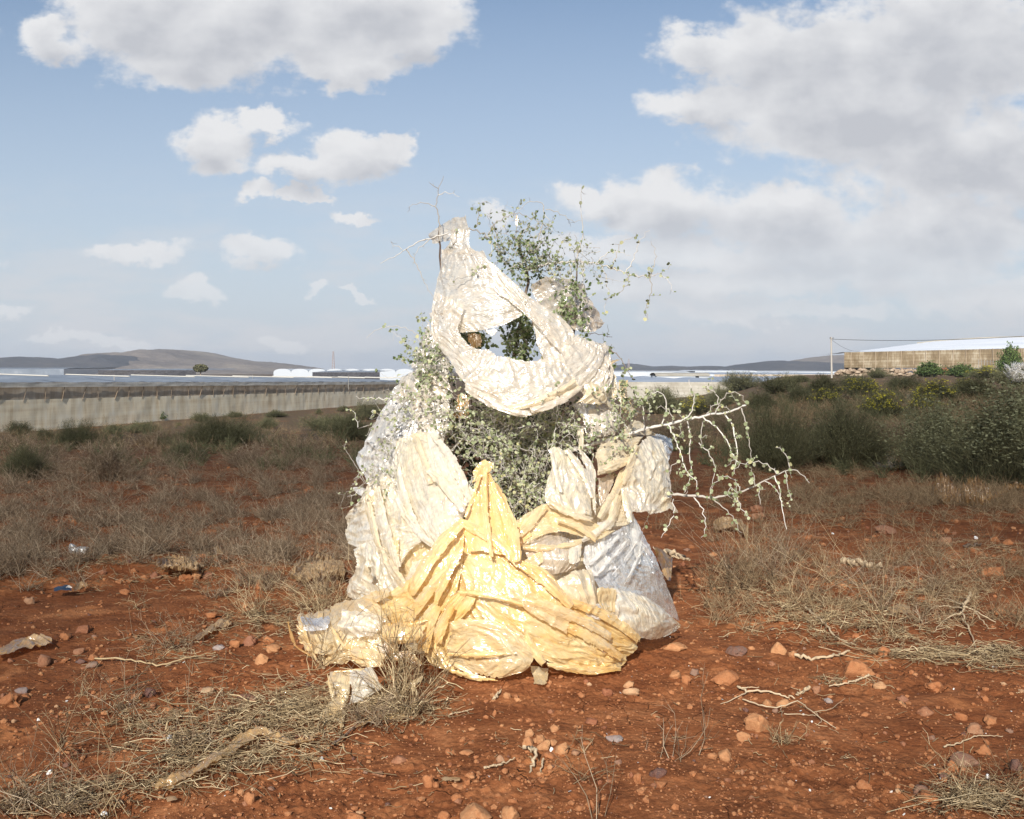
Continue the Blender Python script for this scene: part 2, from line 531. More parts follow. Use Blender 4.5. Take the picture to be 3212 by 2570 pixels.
M['twig_white'] = mat_var('pale_bark', [(0, (.34, .30, .25)), (.6, (.54, .50, .44)), (1, (.66, .62, .55))], .7)
M['twig_brown'] = mat_var('brown_bark', [(0, (.10, .065, .045)), (1, (.26, .20, .15))], .85)
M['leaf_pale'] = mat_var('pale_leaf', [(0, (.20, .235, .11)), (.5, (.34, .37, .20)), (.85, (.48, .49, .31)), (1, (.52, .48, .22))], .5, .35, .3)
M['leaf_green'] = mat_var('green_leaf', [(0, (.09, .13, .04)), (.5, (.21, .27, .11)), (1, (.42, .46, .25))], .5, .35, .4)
M['leaf_shaded'] = mat_var('shaded_leaf', [(0, (.035, .042, .02)), (.5, (.08, .092, .045)), (1, (.22, .24, .13))], .6, .3, .25)  # shade deep in the shrub put into a darker leaf colour
M['dry'] = mat_var('dry_twig', [(0, (.10, .066, .040)), (.4, (.20, .138, .085)), (.8, (.34, .25, .16)), (1, (.48, .38, .26))], .9, .1)
M['dry_warm'] = mat_var('dry_brown_twig', [(0, (.11, .07, .038)), (.5, (.24, .16, .088)), (1, (.42, .31, .18))], .9, .1)
M['straw'] = mat_var('straw', [(0, (.14, .095, .05)), (.35, (.26, .18, .095)), (.75, (.45, .33, .18)), (1, (.68, .54, .33))], .8, .2)
M['broom'] = mat_var('broom_stem', [(0, (.05, .048, .026)), (.5, (.105, .10, .052)), (1, (.20, .19, .10))], .85, .1)
M['sage'] = mat_var('sage_leaf', [(0, (.10, .10, .052)), (.5, (.15, .152, .082)), (1, (.215, .215, .125))], .85, .1)
M['green'] = mat_var('fresh_leaf', [(0, (.03, .05, .015)), (.6, (.07, .11, .03)), (1, (.13, .17, .05))], .7, .2)
M['broom_leaf'] = mat_var('broom_leaf', [(0, (.06, .06, .03)), (.5, (.115, .115, .057)), (1, (.19, .185, .095))], .85, .1)
M['yellow'] = mat_var('yellow_flower', [(0, (.30, .27, .03)), (1, (.58, .50, .05))], .6, .1)
M['wood'] = mat_var('dead_wood', [(0, (.35, .25, .15)), (1, (.55, .43, .28))], .9, .1, nscale=30)
M['pinkish'] = mat_var('dry_seed_head', [(0, (.25, .17, .14)), (1, (.42, .30, .26))], .9, .1)

# ------------------------------------------------------------------ terrain
def terrain(x, y):
    a = x / np.maximum(y, 4.0)
    drop = -4.1 + 4.4 * sst(.16, .30, a)
    h = drop * sst(12, 95, y)
    h = h - 5.5 * sst(255, 420, y) * sst(.12, .30, a) - .9 * sst(140, 300, y) * (1 - sst(.12, .30, a))
    # the crest of the rise in the middle right
    h = h + .35 * np.exp(-((y - 42) / 16) ** 2) * sst(.02, .2, a)
    h = h + .10 * fbm2(x * .12, y * .12, 5, 3) * sst(9, 30, y)
    return h

def micro(x, y):
    fade = 1 - sst(16, 40, y)
    h = .045 * fbm2(x * .8, y * .8, 11, 4)
    h = h + .018 * fbm2(x * 4.1, y * 4.1, 21, 3)
    rough = sst(-.12, .22, fbm2(x * .9 + 5, y * .9, 31, 3))
    cl = fbm2(x * 13, y * 13, 41, 3, .6)
    h = h + rough * .022 * np.maximum(cl, -.2)
    h = h + rough * .014 * np.maximum(fbm2(x * 38, y * 38, 51, 2), -.1) * (1 - sst(7, 12, y))
    # low bank on the left, step at about 7 m
    h = h + .085 * np.exp(-((y - 7.35 - .15 * np.sin(x * 1.7)) / .42) ** 2) * sst(.3, -.9, x) * 1.0
    h = h + .06 * np.exp(-((y - 8.3) / .7) ** 2) * sst(1.9, 3.4, x)
    # hollow of darker crumbled soil, front right
    h = h - .03 * np.exp(-(((x - 1.55) / .25) ** 2 + ((y - 3.95) / .18) ** 2))
    return h * fade

def hgt(x, y):
    x = np.asarray(x, float); y = np.asarray(y, float)
    return terrain(x, y) + micro(x, y)

_YS = np.concatenate([np.linspace(2.6, 14, 230), np.geomspace(14.1, 700, 260)])
def ground_at(sx, sy):
    """where the sight line through a photo pixel meets the ground"""
    sx = np.atleast_1d(np.asarray(sx, float)); sy = np.atleast_1d(np.asarray(sy, float))
    X = (sx[:, None] - HX) / F * _YS; Z = CAMZ - (sy[:, None] - HY) / F * _YS
    Hh = terrain(X, np.broadcast_to(_YS, X.shape))
    below = Z <= Hh
    i = np.where(below.any(1), below.argmax(1), len(_YS) - 1)
    i0 = np.maximum(i - 1, 0); k = np.arange(len(sx))
    d0 = (Z - Hh)[k, i0]; d1 = (Z - Hh)[k, i]
    t = np.clip(d0 / np.where(np.abs(d0 - d1) < 1e-9, 1, d0 - d1), 0, 1)
    Y = _YS[i0] + (_YS[i] - _YS[i0]) * t
    x = (sx - HX) / F * Y
    return np.stack([x, Y, hgt(x, Y)], 1)
def g1p(s): return ground_at(s[0], s[1])[0]

def build_ground():
    fine = np.linspace(-34, 34, 620)
    coarse = np.concatenate([np.linspace(-178, -35, 40), fine, np.linspace(35, 178, 40)])
    th = np.radians(coarse)
    rr = np.concatenate([np.geomspace(.3, 2.7, 14), np.geomspace(2.75, 11, 520), np.geomspace(11.1, 60, 150), np.geomspace(62, 9000, 90)])
    Rr, Th = np.meshgrid(rr, th, indexing='ij')
    x = Rr * np.sin(Th); y = Rr * np.cos(Th)
    z = hgt(x, y)
    z = z - sst(400, 3000, Rr) * 1.0
    V = np.stack([x, y, z], -1).reshape(-1, 3)
    Fc = grid_faces(len(th), len(rr))[:, ::-1]
    mb = MB(); mb.add(V, Fc, .5)
    # close the middle under the camera
    n = len(th)
    o = mb.build('ground', M['soil'])
    tag(o, kind='structure')
    return o
build_ground()

# ------------------------------------------------------------------ hills
def make_hill_mat(name, c0, c1, c2):
    m, T = new_mat(name)
    p = pos(T)
    n1 = T.noise(p, .006, 6, .6); n2 = T.noise(p, .05, 5, .7)
    v = T.mr(T.vor(p, .11), .1, .45, 1, 0)
    c = T.ramp(T.m('ADD', T.m('MULTIPLY', n1, .6), T.m('MULTIPLY', n2, .4)), [(.38, c0), (.52, c1), (.64, c2)])
    c = T.mix(T.m('MULTIPLY', v, .4), c, c0)
    out(T, principled(T, c, 1, .05, n2, .8, 6).outputs[0])
    return m
M['hill_bare'] = make_hill_mat('bare_hill', (.115, .095, .085), (.19, .155, .13), (.30, .25, .19))
M['hill_shaded'] = make_hill_mat('shaded_hill', (.045, .046, .055), (.068, .066, .072), (.10, .09, .085))  # shadow of passing clouds painted into the hill colour

def hill(name, prof, Y, mat, depth, seed):
    pts = np.array(prof, float)
    sx = np.linspace(pts[0, 0], pts[-1, 0], 420)
    sy = np.interp(sx, pts[:, 0], pts[:, 1])
    k = np.hanning(9); k /= k.sum()
    sy = np.convolve(np.pad(sy, 4, 'edge'), k, 'valid')
    ny = 90
    t = np.linspace(0, 1, ny)            # 0 foot in front, .55 crest, 1 foot behind
    zc = CAMZ - (sy - HY) * Y / F + 8
    SX, Tt = np.meshgrid(sx, t)
    Yy = Y + (Tt - .55) * depth
    X = (SX - HX) / F * Y * (1 + 0 * Tt)
    prof_t = np.where(Tt < .55, np.sin(Tt / .55 * np.pi / 2) ** 1.35, np.cos((Tt - .55) / .45 * np.pi / 2))
    Z = zc[None, :] * prof_t - 8
    ero = fbm2(X / 130, Yy / 210, seed, 5, .55, ridge=True)
    Z = Z + (ero - .35) * 9 * prof_t * (1 - np.exp(-((Tt - .55) / .10) ** 2)) * np.clip(zc[None, :] / 40, .2, 1.3)
    Z = Z + fbm2(X / 22, Yy / 22, seed + 5, 3) * .8 * prof_t
    mb = MB(); mb.add(np.stack([X, Yy, Z], -1).reshape(-1, 3), grid_faces(len(sx), ny), .5)
    tag(mb.build(name, mat), kind='structure')
p3 = lambda L: [C3(*a) for a in L]
p4 = lambda L: [C4(*a) for a in L]
hill('hills', [(-900, 1150)] + p3([(-200, 250), (0, 262), (560, 262), (640, 215), (700, 188), (740, 185), (830, 190), (870, 180), (920, 171), (980, 169), (1060, 176), (1110, 190), (1200, 211), (1300, 228), (1400, 232), (1500, 243), (1600, 258), (1700, 274), (1800, 288)]), 2600, M['hill_bare'], 1500, 3)
hill('hills', [(-700, 1168), (-300, 1135)] + p3([(0, 213), (60, 217), (150, 207), (220, 213), (290, 223), (400, 218), (500, 205), (600, 197), (660, 199), (720, 222), (800, 255), (880, 287)]), 2150, M['hill_shaded'], 700, 8)
hill('hills', p4([(-600, 262), (-300, 235), (0, 236), (60, 241), (110, 231), (180, 238), (240, 247), (330, 243), (430, 249), (520, 262), (620, 275)]), 3100, M['hill_shaded'], 900, 14)
hill('hills', p4([(150, 275), (300, 256), (420, 248), (520, 243), (600, 249), (640, 252), (700, 236), (790, 225), (860, 217), (920, 221), (1000, 222), (1080, 226), (1200, 232), (1400, 246), (1700, 250), (2400, 262)]), 2500, M['hill_shaded'], 800, 23)
hill('hills', p4([(800, 275), (900, 240), (1000, 212), (1100, 198), (1180, 188), (1250, 190), (1350, 200), (1500, 225), (1800, 240), (2300, 266)]), 2900, M['hill_bare'], 900, 31)

# ------------------------------------------------------------------ greenhouses
def make_sheet_mat(name, ca, cb, cc, vs=1.2, hs=.08, rough=.7, spec=.15, tr=0.0):
    m, T = new_mat(name)
    tcn = T.n('ShaderNodeUVMap').outputs[0]
    streak = T.noise(T.vm('MULTIPLY', tcn, (vs, hs, 1)), 1.0, 6, .65)
    horiz = T.noise(T.vm('MULTIPLY', tcn, (.05, 2.2, 1)), 1.0, 5, .6)
    fine = T.noise(T.vm('MULTIPLY', tcn, (5, .6, 1)), 1.0, 4, .6)
    f = T.m('ADD', T.m('MULTIPLY', streak, .5), T.m('ADD', T.m('MULTIPLY', horiz, .3), T.m('MULTIPLY', fine, .2)))
    c = T.ramp(f, [(.36, ca), (.5, cb), (.62, cc)])
    pr = principled(T, c, rough, spec, f, .5, .05)
    if tr:
        tl = T.n('ShaderNodeBsdfTranslucent'); T.l(c, tl.inputs[0]); ms = T.n('ShaderNodeMixShader'); ms.inputs[0].default_value = tr
        T.l(pr.outputs[0], ms.inputs[1]); T.l(tl.outputs[0], ms.inputs[2]); out(T, ms.outputs[0])
    else: out(T, pr.outputs[0])
    return m
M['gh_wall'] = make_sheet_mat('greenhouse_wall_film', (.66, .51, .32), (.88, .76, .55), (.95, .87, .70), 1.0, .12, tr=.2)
M['gh_net'] = make_sheet_mat('greenhouse_net', (.34, .255, .175), (.48, .38, .275), (.62, .54, .43), .9, .2, tr=.2)
M['gh_eave'] = make_sheet_mat('greenhouse_eave_film', (.58, .53, .44), (.74, .70, .62), (.82, .79, .72), .6, .6, tr=.3)
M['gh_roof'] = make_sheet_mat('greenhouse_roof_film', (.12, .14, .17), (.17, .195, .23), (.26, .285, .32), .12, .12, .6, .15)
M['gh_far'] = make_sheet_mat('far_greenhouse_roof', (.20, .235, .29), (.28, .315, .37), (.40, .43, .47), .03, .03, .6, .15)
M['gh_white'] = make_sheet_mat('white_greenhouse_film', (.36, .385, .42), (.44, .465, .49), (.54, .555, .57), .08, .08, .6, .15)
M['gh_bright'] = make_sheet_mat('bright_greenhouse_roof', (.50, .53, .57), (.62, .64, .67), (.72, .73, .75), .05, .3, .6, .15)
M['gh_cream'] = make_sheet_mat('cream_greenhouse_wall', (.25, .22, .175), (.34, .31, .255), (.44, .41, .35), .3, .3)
M['gh_right_wall'] = make_sheet_mat('stained_net_wall', (.075, .05, .026), (.20, .15, .09), (.42, .37, .28), .30, .12)
M['metal'] = mat_var('grey_post', [(0, (.20, .19, .17)), (1, (.32, .30, .27))], .7)
M['concrete'] = mat_var('pale_concrete', [(0, (.34, .31, .27)), (1, (.44, .40, .35))], .9, nscale=3)
M['dark'] = mat_var('dark_cable', [(0, (.03, .03, .03)), (1, (.05, .05, .05))], .7)

def sheet(mb, A, B, zA, zB, n=200, m=14, wob=.06, seed=0, lean=0.0):
    """upright cloth sheet between two ground points; zA, zB = (low, high) at each end"""
    A = np.array(A, float); B = np.array(B, float)
    u = np.linspace(0, 1, n); v = np.linspace(0, 1, m)
    U, Vv = np.meshgrid(u, v)
    L = np.linalg.norm(B - A); d = (B - A) / L; nrm = np.array([d[1], -d[0]])
    lo = zA[0] + (zB[0] - zA[0]) * U; hi = zA[1] + (zB[1] - zA[1]) * U
    w = wob * fbm2(U * L * .5, Vv * 1.2, seed, 3) + lean * (1 - Vv)
    X = A[0] + d[0] * L * U + nrm[0] * w; Y = A[1] + d[1] * L * U + nrm[1] * w
    Z = lo + (hi - lo) * Vv
    mb.add(np.stack([X, Y, Z], -1).reshape(-1, 3), grid_faces(n, m), .5, uv=np.stack([U * L, Z], -1).reshape(-1, 2))

# long greenhouse on the left
GA, GB = np.array([-45.25, 88.]), np.array([-22.04, 167.])
gdir = GB - GA; glen = np.linalg.norm(gdir); gd = gdir / glen; gn = np.array([-gd[1], gd[0]])   # gn leads away from us, to the left
def gpt(t): return GA + gdir * t
def gz(t, what):
    a, b = {'top': (.42, -.42), 'net': (-1.15, -1.95), 'bot': (-3.62, -4.42), 'eave': (.02, -.83)}[what]
    return a + (b - a) * t
t0, t1 = -.55, 1.13
gh = empty('greenhouse', (*gpt(.3), -4))
tag(gh, 'very long greenhouse with beige wall and brown net band, left of the wrapped shrub', 'greenhouse')
off = np.array(gh.location)
mb = MB(); sheet(mb, gpt(t0), gpt(t1), (gz(t0, 'bot') - .5, gz(t0, 'net')), (gz(t1, 'bot') - .5, gz(t1, 'net')), 700, 16, .05, 1, .15)
mb.build('wall', M['gh_wall'], gh, offset=off)
mb = MB(); sheet(mb, gpt(t0) + gn * .06, gpt(t1) + gn * .06, (gz(t0, 'net'), gz(t0, 'eave')), (gz(t1, 'net'), gz(t1, 'eave')), 500, 6, .05, 2)
mb.build('net_band', M['gh_net'], gh, offset=off)
mb = MB(); sheet(mb, gpt(t0) - gn * .1, gpt(t1) - gn * .1, (gz(t0, 'eave') - .05, gz(t0, 'top')), (gz(t1, 'eave') - .05, gz(t1, 'top')), 700, 6, .035, 3)
mb.build('eave_sheet', M['gh_eave'], gh, offset=off)
posts = MB()
for i in range(56):
    t = t0 + (t1 - t0) * (i + random.uniform(-.2, .2)) / 55
    p = gpt(t) - gn * .03; ln = random.uniform(-.1, .7)
    tube(posts, [(p[0], p[1], gz(t, 'net') - .2), (p[0] + gd[0] * ln, p[1] + gd[1] * ln, gz(t, 'eave'))], .025 + .02 * (i % 3 == 0), 4)
tag(posts.build('post_row', mat_var('weathered_wood_post', [(0, (.18, .135, .09)), (1, (.24, .18, .125))], .9), gh, offset=off), kind='stuff')
rf = MB()
nu, nv = 340, 40
U, Vv = np.meshgrid(np.linspace(t0, t1, nu), np.linspace(0, 1, nv))
W_ = Vv ** 1.6 * 260
base_z = .42 - .84 * U
saw = np.abs(((U * glen / 7.8) % 1) - .5) * 2
zz = base_z + .02 + (1 - np.exp(-W_ / 6)) * (saw * .55) + (1 - np.exp(-W_ / 90)) * (.25 + .75 * np.clip(U, 0, 2)) + .08 * fbm2(U * 40, W_ * .3, 9, 2)
zz = np.minimum(zz, 1.33)
X = GA[0] + gdir[0] * U + gn[0] * W_; Y = GA[1] + gdir[1] * U + gn[1] * W_
rf.add(np.stack([X, Y, zz], -1).reshape(-1, 3), grid_faces(nu, nv), .5, uv=np.stack([U * glen, W_], -1).reshape(-1, 2))
rf.build('roof', M['gh_roof'], gh, offset=off)
seam = MB()
for i in range(-6, 14):
    t = (i + .5) * 7.8 * 1.5 / glen
    pts = []
    for w in np.linspace(0, 14, 10):
        p = gpt(t) + gn * w + gd * w * .5
        pts.append((p[0], p[1], .42 - .84 * t + .62 + .012 * w))
    tube(seam, pts, .07, 4)
tag(seam.build('roof_seam', M['gh_eave'], gh, offset=off), kind='stuff')
# thin posts sticking out of the roof
for s in (C3(618, 308), C3(1367, 308), C3(1886, 312)):
    Yp = 110 if s[0] < 500 else 150
    p = at(s, Yp); mbp = MB(); tube(mbp, [p + (0, 0, -2.0), p + (0, 0, .1)], .05, 5)
    mbp.build('roof_post', M['metal'], gh, offset=off)

# low roofs seen over the first greenhouse, on the left
def slab_house(name, label, s0, s1, Y, ztop, depth, mroof, mwall, tiltl=0.0, group=None, th=1.2):
    x0 = (s0 - HX) * Y / F; x1 = (s1 - HX) * Y / F
    r = empty(name, ((x0 + x1) / 2, Y, ztop - th)); tag(r, label, 'greenhouse', group)
    o_ = np.array(r.location)
    w = MB(); sheet(w, (x0, Y), (x1, Y), (ztop - th - 3, ztop + tiltl), (ztop - th - 3, ztop), 60, 4, .1, int(s0))
    w.build('wall', mwall, r, offset=o_)
    rm = MB(); nu_, nv_ = 120, 12
    U_, V_ = np.meshgrid(np.linspace(0, 1, nu_), np.linspace(0, 1, nv_))
    Xr = x0 + (x1 - x0) * U_ + 0 * V_; Yr = Y + depth * V_
    Zr = ztop + tiltl * (1 - U_) + .03 + np.abs(np.sin(U_ * (x1 - x0) / 8 * np.pi)) * .35 * np.minimum(1, V_ * 8) + V_ * .35
    rm.add(np.stack([Xr, Yr, Zr], -1).reshape(-1, 3), grid_faces(nu_, nv_), .5, uv=np.stack([Xr, Yr], -1).reshape(-1, 2))
    rm.build('roof', mroof, r, offset=o_)
    return r
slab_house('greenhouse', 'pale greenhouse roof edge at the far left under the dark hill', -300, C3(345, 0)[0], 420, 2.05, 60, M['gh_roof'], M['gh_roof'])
slab_house('greenhouse', 'thin brown edged greenhouse roof in front of the tallest left hill', C3(530, 0)[0], C3(1060, 0)[0], 400, 1.55, 60, M['gh_roof'], M['hill_shaded'])
slab_house('greenhouse', 'brown edged greenhouse roof under the white tunnels, just left of the wrapped shrub', C3(1690, 0)[0], C3(2055, 0)[0], 400, .75, 50, M['gh_roof'], M['hill_shaded'])

def tunnels(name, label, sA, sB, Y, z0, rad, n, depth, mat):
    x0 = (sA - HX) * Y / F; x1 = (sB - HX) * Y / F
    r = empty(name, ((x0 + x1) / 2, Y, z0)); tag(r, label, 'greenhouse')
    w = (x1 - x0) / n
    for i in range(n):
        mb_ = MB(); a = np.linspace(0, np.pi, 13)
        cx = x0 + w * (i + .5)
        U_, V_ = np.meshgrid(a, np.linspace(0, 1, 8))
        Xr = cx - np.cos(U_) * w / 2; Zr = z0 + np.sin(U_) ** .8 * rad + .05 * fbm2(U_ * 2, V_ * 8, i, 2); Yr = Y + V_ * depth
        mb_.add(np.stack([Xr, Yr, Zr], -1).reshape(-1, 3), grid_faces(13, 8), .5, uv=np.stack([U_ * 3, V_ * depth], -1).reshape(-1, 2))
        b = np.array([(cx - np.cos(q) * w / 2, Y, z0 + np.sin(q) ** .8 * rad) for q in a] + [(cx, Y, z0 - 4)] )
        lo = np.array([(cx - np.cos(q) * w / 2, Y, z0 - 4) for q in a])
        mb_.add(np.concatenate([b[:-1], lo]), [(k, k + 1, 13 + k + 1, 13 + k) for k in range(12)], .5, uv=np.ones((26, 2)))
        mb_.build('arched_bay', mat, r, offset=np.array(r.location))
    return r
tunnels('tunnel_greenhouse', 'row of white arched plastic tunnels on the horizon left of the wrapped shrub', C3(1480, 0)[0], C3(2330, 0)[0], 520, .3, 2.0, 9, 40, M['gh_white'])

# the plain of greenhouses in the middle right
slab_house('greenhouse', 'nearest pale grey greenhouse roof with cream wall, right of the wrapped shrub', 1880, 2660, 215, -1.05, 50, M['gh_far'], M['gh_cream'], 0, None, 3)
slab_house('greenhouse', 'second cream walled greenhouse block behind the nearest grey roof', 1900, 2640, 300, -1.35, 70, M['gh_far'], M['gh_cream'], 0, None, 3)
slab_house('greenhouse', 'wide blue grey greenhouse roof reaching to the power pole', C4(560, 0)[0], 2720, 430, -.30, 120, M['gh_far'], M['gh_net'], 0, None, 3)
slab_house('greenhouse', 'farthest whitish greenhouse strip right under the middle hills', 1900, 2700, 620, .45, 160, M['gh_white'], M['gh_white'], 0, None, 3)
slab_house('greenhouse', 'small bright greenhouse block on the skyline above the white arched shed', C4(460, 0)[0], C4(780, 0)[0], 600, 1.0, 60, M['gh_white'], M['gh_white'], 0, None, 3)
# white arched shed
sA, sB = C4(252, 0)[0], C4(520, 0)[0]; Ysh = 290
x0, x1 = (sA - HX) * Ysh / F, (sB - HX) * Ysh / F
zt, zb = CAMZ - (C4(0, 279)[1] - HY) * Ysh / F, CAMZ - (C4(0, 308)[1] - HY) * Ysh / F
shed = empty('arched_shed', ((x0 + x1) / 2, Ysh, zb)); tag(shed, 'long white shed with rounded roof among the greenhouses, one dark window', 'shed')
so = np.array(shed.location)
mb = MB(); box(mb, x0, x1, Ysh - 4, Ysh + 8, zb - 1.5, zb + (zt - zb) * .5); mb.build('wall', M['gh_white'], shed, offset=so)
mb = MB(); a = np.linspace(0, np.pi, 15); U_, V_ = np.meshgrid(np.linspace(x0 - .3, x1 + .3, 20), a)
Zr = zb + (zt - zb) * (.48 + .52 * np.sin(V_)); Yr = Ysh + 2 - np.cos(V_) * 6.3
mb.add(np.stack([U_, Yr, Zr], -1).reshape(-1, 3), grid_faces(20, 15), .5, uv=np.stack([U_, Yr], -1).reshape(-1, 2)); mb.build('roof', M['gh_cream'], shed, offset=so)
mb = MB(); xw = (C4(458, 0)[0] - HX) * Ysh / F; box(mb, xw - .5, xw + .5, Ysh - 4.06, Ysh - 3.9, zb + .1, zb + .9); mb.build('window', M['dark'], shed, offset=so)

# ---- greenhouse on the right, on its stone terrace
YR = 230.
def rz(s, Y=YR): return CAMZ - (s[1] - HY) * Y / F
def rx(s, Y=YR): return (s[0] - HX) * Y / F
xL, xR = rx(C4(1230, 0)), rx((3600, 0))
gr = empty('greenhouse', (xL, YR, .7)); tag(gr, 'greenhouse with stained brown net wall and white roof above the dry stone wall', 'greenhouse')
go_ = np.array(gr.location)
mb = MB(); sheet(mb, (xL, YR), (xR, YR - 40), (rz(C4(0, 252)), rz(C4(0, 174))), (rz(C4(0, 262), YR - 40), rz(C4(0, 122), YR - 40)), 420, 12, .22, 41, .25)
mb.build('wall', M['gh_right_wall'], gr, offset=go_)
mb = MB(); sheet(mb, (xL, YR), (xL + 40, YR + 75), (.2, rz(C4(0, 174))), (.2, rz(C4(0, 174)) + 1), 60, 8, .1, 42)
mb.build('side_wall', M['gh_right_wall'], gr, offset=go_)
mb = MB(); nu, nv = 120, 14
U, Vv = np.meshgrid(np.linspace(0, 1, nu), np.linspace(0, 1, nv))
Xe = xL + (xR - xL) * U; Ye = YR - 40 * U
ze = rz(C4(0, 174)) + (rz(C4(0, 122), YR - 40) - rz(C4(0, 174))) * U
rise = np.interp(U, [0, .07, .35, .5, 1], [0.05, .4, 2.9, 3.4, 3.2])
Z = ze + .05 + rise * Vv ** .8 + .08 * fbm2(U * 60, Vv * 4, 44, 2)
mb.add(np.stack([Xe + Vv * 8, Ye + Vv * 42, Z], -1).reshape(-1, 3), grid_faces(nu, nv), .5, uv=np.stack([Xe, Vv * 40], -1).reshape(-1, 2))
mb.build('roof', M['gh_bright'], gr, offset=go_)
mb = MB(); pts = []
for u in np.linspace(.3, 1, 24):
    z_ = rz(C4(0, 174)) + (rz(C4(0, 122), YR - 40) - rz(C4(0, 174))) * u + np.interp(u, [0, .07, .35, .5, 1], [0.05, .4, 2.9, 3.4, 3.2]) + .1
    pts.append((xL + (xR - xL) * u + 8, YR - 40 * u + 42, z_))
tube(mb, pts, [.2] * 24, 5); mb.build('ridge_roll', M['gh_cream'], gr, offset=go_)
mb = MB()
for i in range(30):
    u = (i + .5) / 30; x = xL + (xR - xL) * u; y = YR - 40 * u - .35
    tube(mb, [(x, y, .7), (x + random.uniform(-.2, .2), y, rz(C4(0, 174)) + u * 1.6)], .07, 4)
tag(mb.build('post_row', M['gh_net'], gr, offset=go_), kind='stuff')

# dry stone wall under it
sw = MB()
for i in range(430):
    sx = random.uniform(C4(1187, 0)[0], C4(1930, 0)[0]); Yw = 222 + random.uniform(-.5, .5)
    zlo, zhi = rz(C4(0, 297), Yw), rz(C4(0, 256), Yw)
    z = random.uniform(zlo - .2, zhi - .25); r_ = random.uniform(.25, .55)
    V = ICO1[0] * np.array([r_ * 1.3, r_ * .8, r_ * .75]) * (1 + rng.normal(0, .12, (len(ICO1[0]), 1)))
    sw.add(V + np.array([(sx - HX) * Yw / F, Yw, z]), ICO1[1], random.random())
M['wall_stone'] = mat_var('wall_stone', [(0, (.17, .115, .075)), (.5, (.29, .215, .15)), (1, (.42, .34, .25))], .95, .1, nscale=2.5)
tag(sw.build('stone_wall', M['wall_stone'], smooth=False), 'rough dry stone wall below the right greenhouse', 'wall')
# heap of orange rubble beside it
rb = MB()
for i in range(90):
    s = (C4(1740 + rng.normal() * 42, 0)[0], C4(0, 285 - abs(rng.normal()) * 13)[1]); p = at(s, 205)
    r_ = random.uniform(.15, .4); rb.add(ICO1[0] * r_ * (1 + rng.normal(0, .15, (len(ICO1[0]), 1))) + p, ICO1[1], random.choice([.5, .62, .5, .1]))
tag(rb.build('rubble', M['stone'], smooth=False), kind='stuff')
# picket fence
fc = empty('fence', tuple(at(C4(1920, 240), 200))); tag(fc, 'thin wooden stake fence in front of the right greenhouse', 'fence'); fo = np.array(fc.location)
for i in range(16):
    s = C4(1922 + i * 15, 0)[0]; p0 = at((s, C4(0, 250)[1]), 200); p1 = at((s + random.uniform(-1, 1), C4(0, 212 + random.uniform(-3, 3))[1]), 200)
    mb = MB(); tube(mb, [p0 - (0, 0, 1), p1], .07, 4); mb.build('stake', M['metal'], fc, offset=fo)
mb = MB(); tube(mb, [at(C4(1918, 222), 200), at(C4(2150, 220), 200)], .03, 3); mb.build('wire', M['metal'], fc, offset=fo)

# power pole with its cables
YP = 150.
pb = at(C4(1166, 300), YP); pt = at(C4(1162, 95), YP)
pole = empty('power_pole', tuple(pb)); tag(pole, 'pale concrete power pole at the left end of the stone wall', 'power pole'); po = np.array(pb)
mb = MB(); tube(mb, [pb - (0, 0, 1.5), pt], [.17, .11], 6); mb.build('post', M['concrete'], pole, offset=po)
mb = MB(); tube(mb, [pt + (-.25, -.1, -.25), pt + (.35, -.1, -.25)], .05, 4); mb.build('bracket', M['metal'], pole, offset=po)
for k in (0, 1):
    mb = MB(); tube(mb, [pt + (-.2 + .45 * k, -.1, -.25), pt + (-.2 + .45 * k, -.1, -.02)], .045, 5); mb.build('insulator', M['dark'], pole, offset=po)
def cable(a, b, sag, r_, label, n=30):
    t = np.linspace(0, 1, n)[:, None]; q = a + (b - a) * t; q[:, 2] -= sag * 4 * (t * (1 - t))[:, 0]
    mb_ = MB(); tube(mb_, q, r_, 4); tag(mb_.build('cable', M['dark']), label, 'cable')
cable(pt + (0, 0, -.3), at((3700, 1010), 110), .9, .035, 'long dark overhead cable running from the pole past the right edge')
cable(pt + (0, 0, -.35), at(C4(1310, 168), 226), .6, .022, 'thin cable dropping from the pole to the right greenhouse corner')

def lattice_mast(s_foot, s_top, Y, w, label):
    a, b = at(s_foot, Y), at(s_top, Y)
    r = empty('lattice_mast', tuple(a)); tag(r, label, 'mast'); o_ = np.array(a)
    H_ = b[2] - a[2]
    mr_, mw = M['mast_red'], M['gh_white']
    mb_ = MB()
    for sx_, sy_ in ((-1, -1), (1, -1), (1, 1), (-1, 1)):
        tube(mb_, [a + (sx_ * w, sy_ * w, 0), b + (sx_ * w * .3, sy_ * w * .3, 0)], w * .14, 3)
    mb_.build('frame', mr_, r, offset=o_)
    mb_ = MB(); n = 16
    for i in range(n):
        k0, k1 = i / n, (i + 1) / n; w0, w1 = w * (1 - .7 * k0), w * (1 - .7 * k1)
        s_ = 1 if i % 2 else -1
        for yy in (-1, 1):
            tube(mb_, [a + (s_ * w0, yy * w0, H_ * k0), a + (-s_ * w1, yy * w1, H_ * k1)], w * .10, 3)
    mb_.build('bracing', mw, r, offset=o_)
M['mast_red'] = mat_var('mast_paint', [(0, (.32, .20, .17)), (1, (.4, .28, .24))], .7)
lattice_mast(C3(1803, 290), C3(1803, 176), 620, .8, 'tall thin lattice mast above the white tunnels on the left horizon')
lattice_mast(C4(118, 282), C4(118, 207), 800, .9, 'slender lattice mast against the distant hill right of the wrapped shrub')

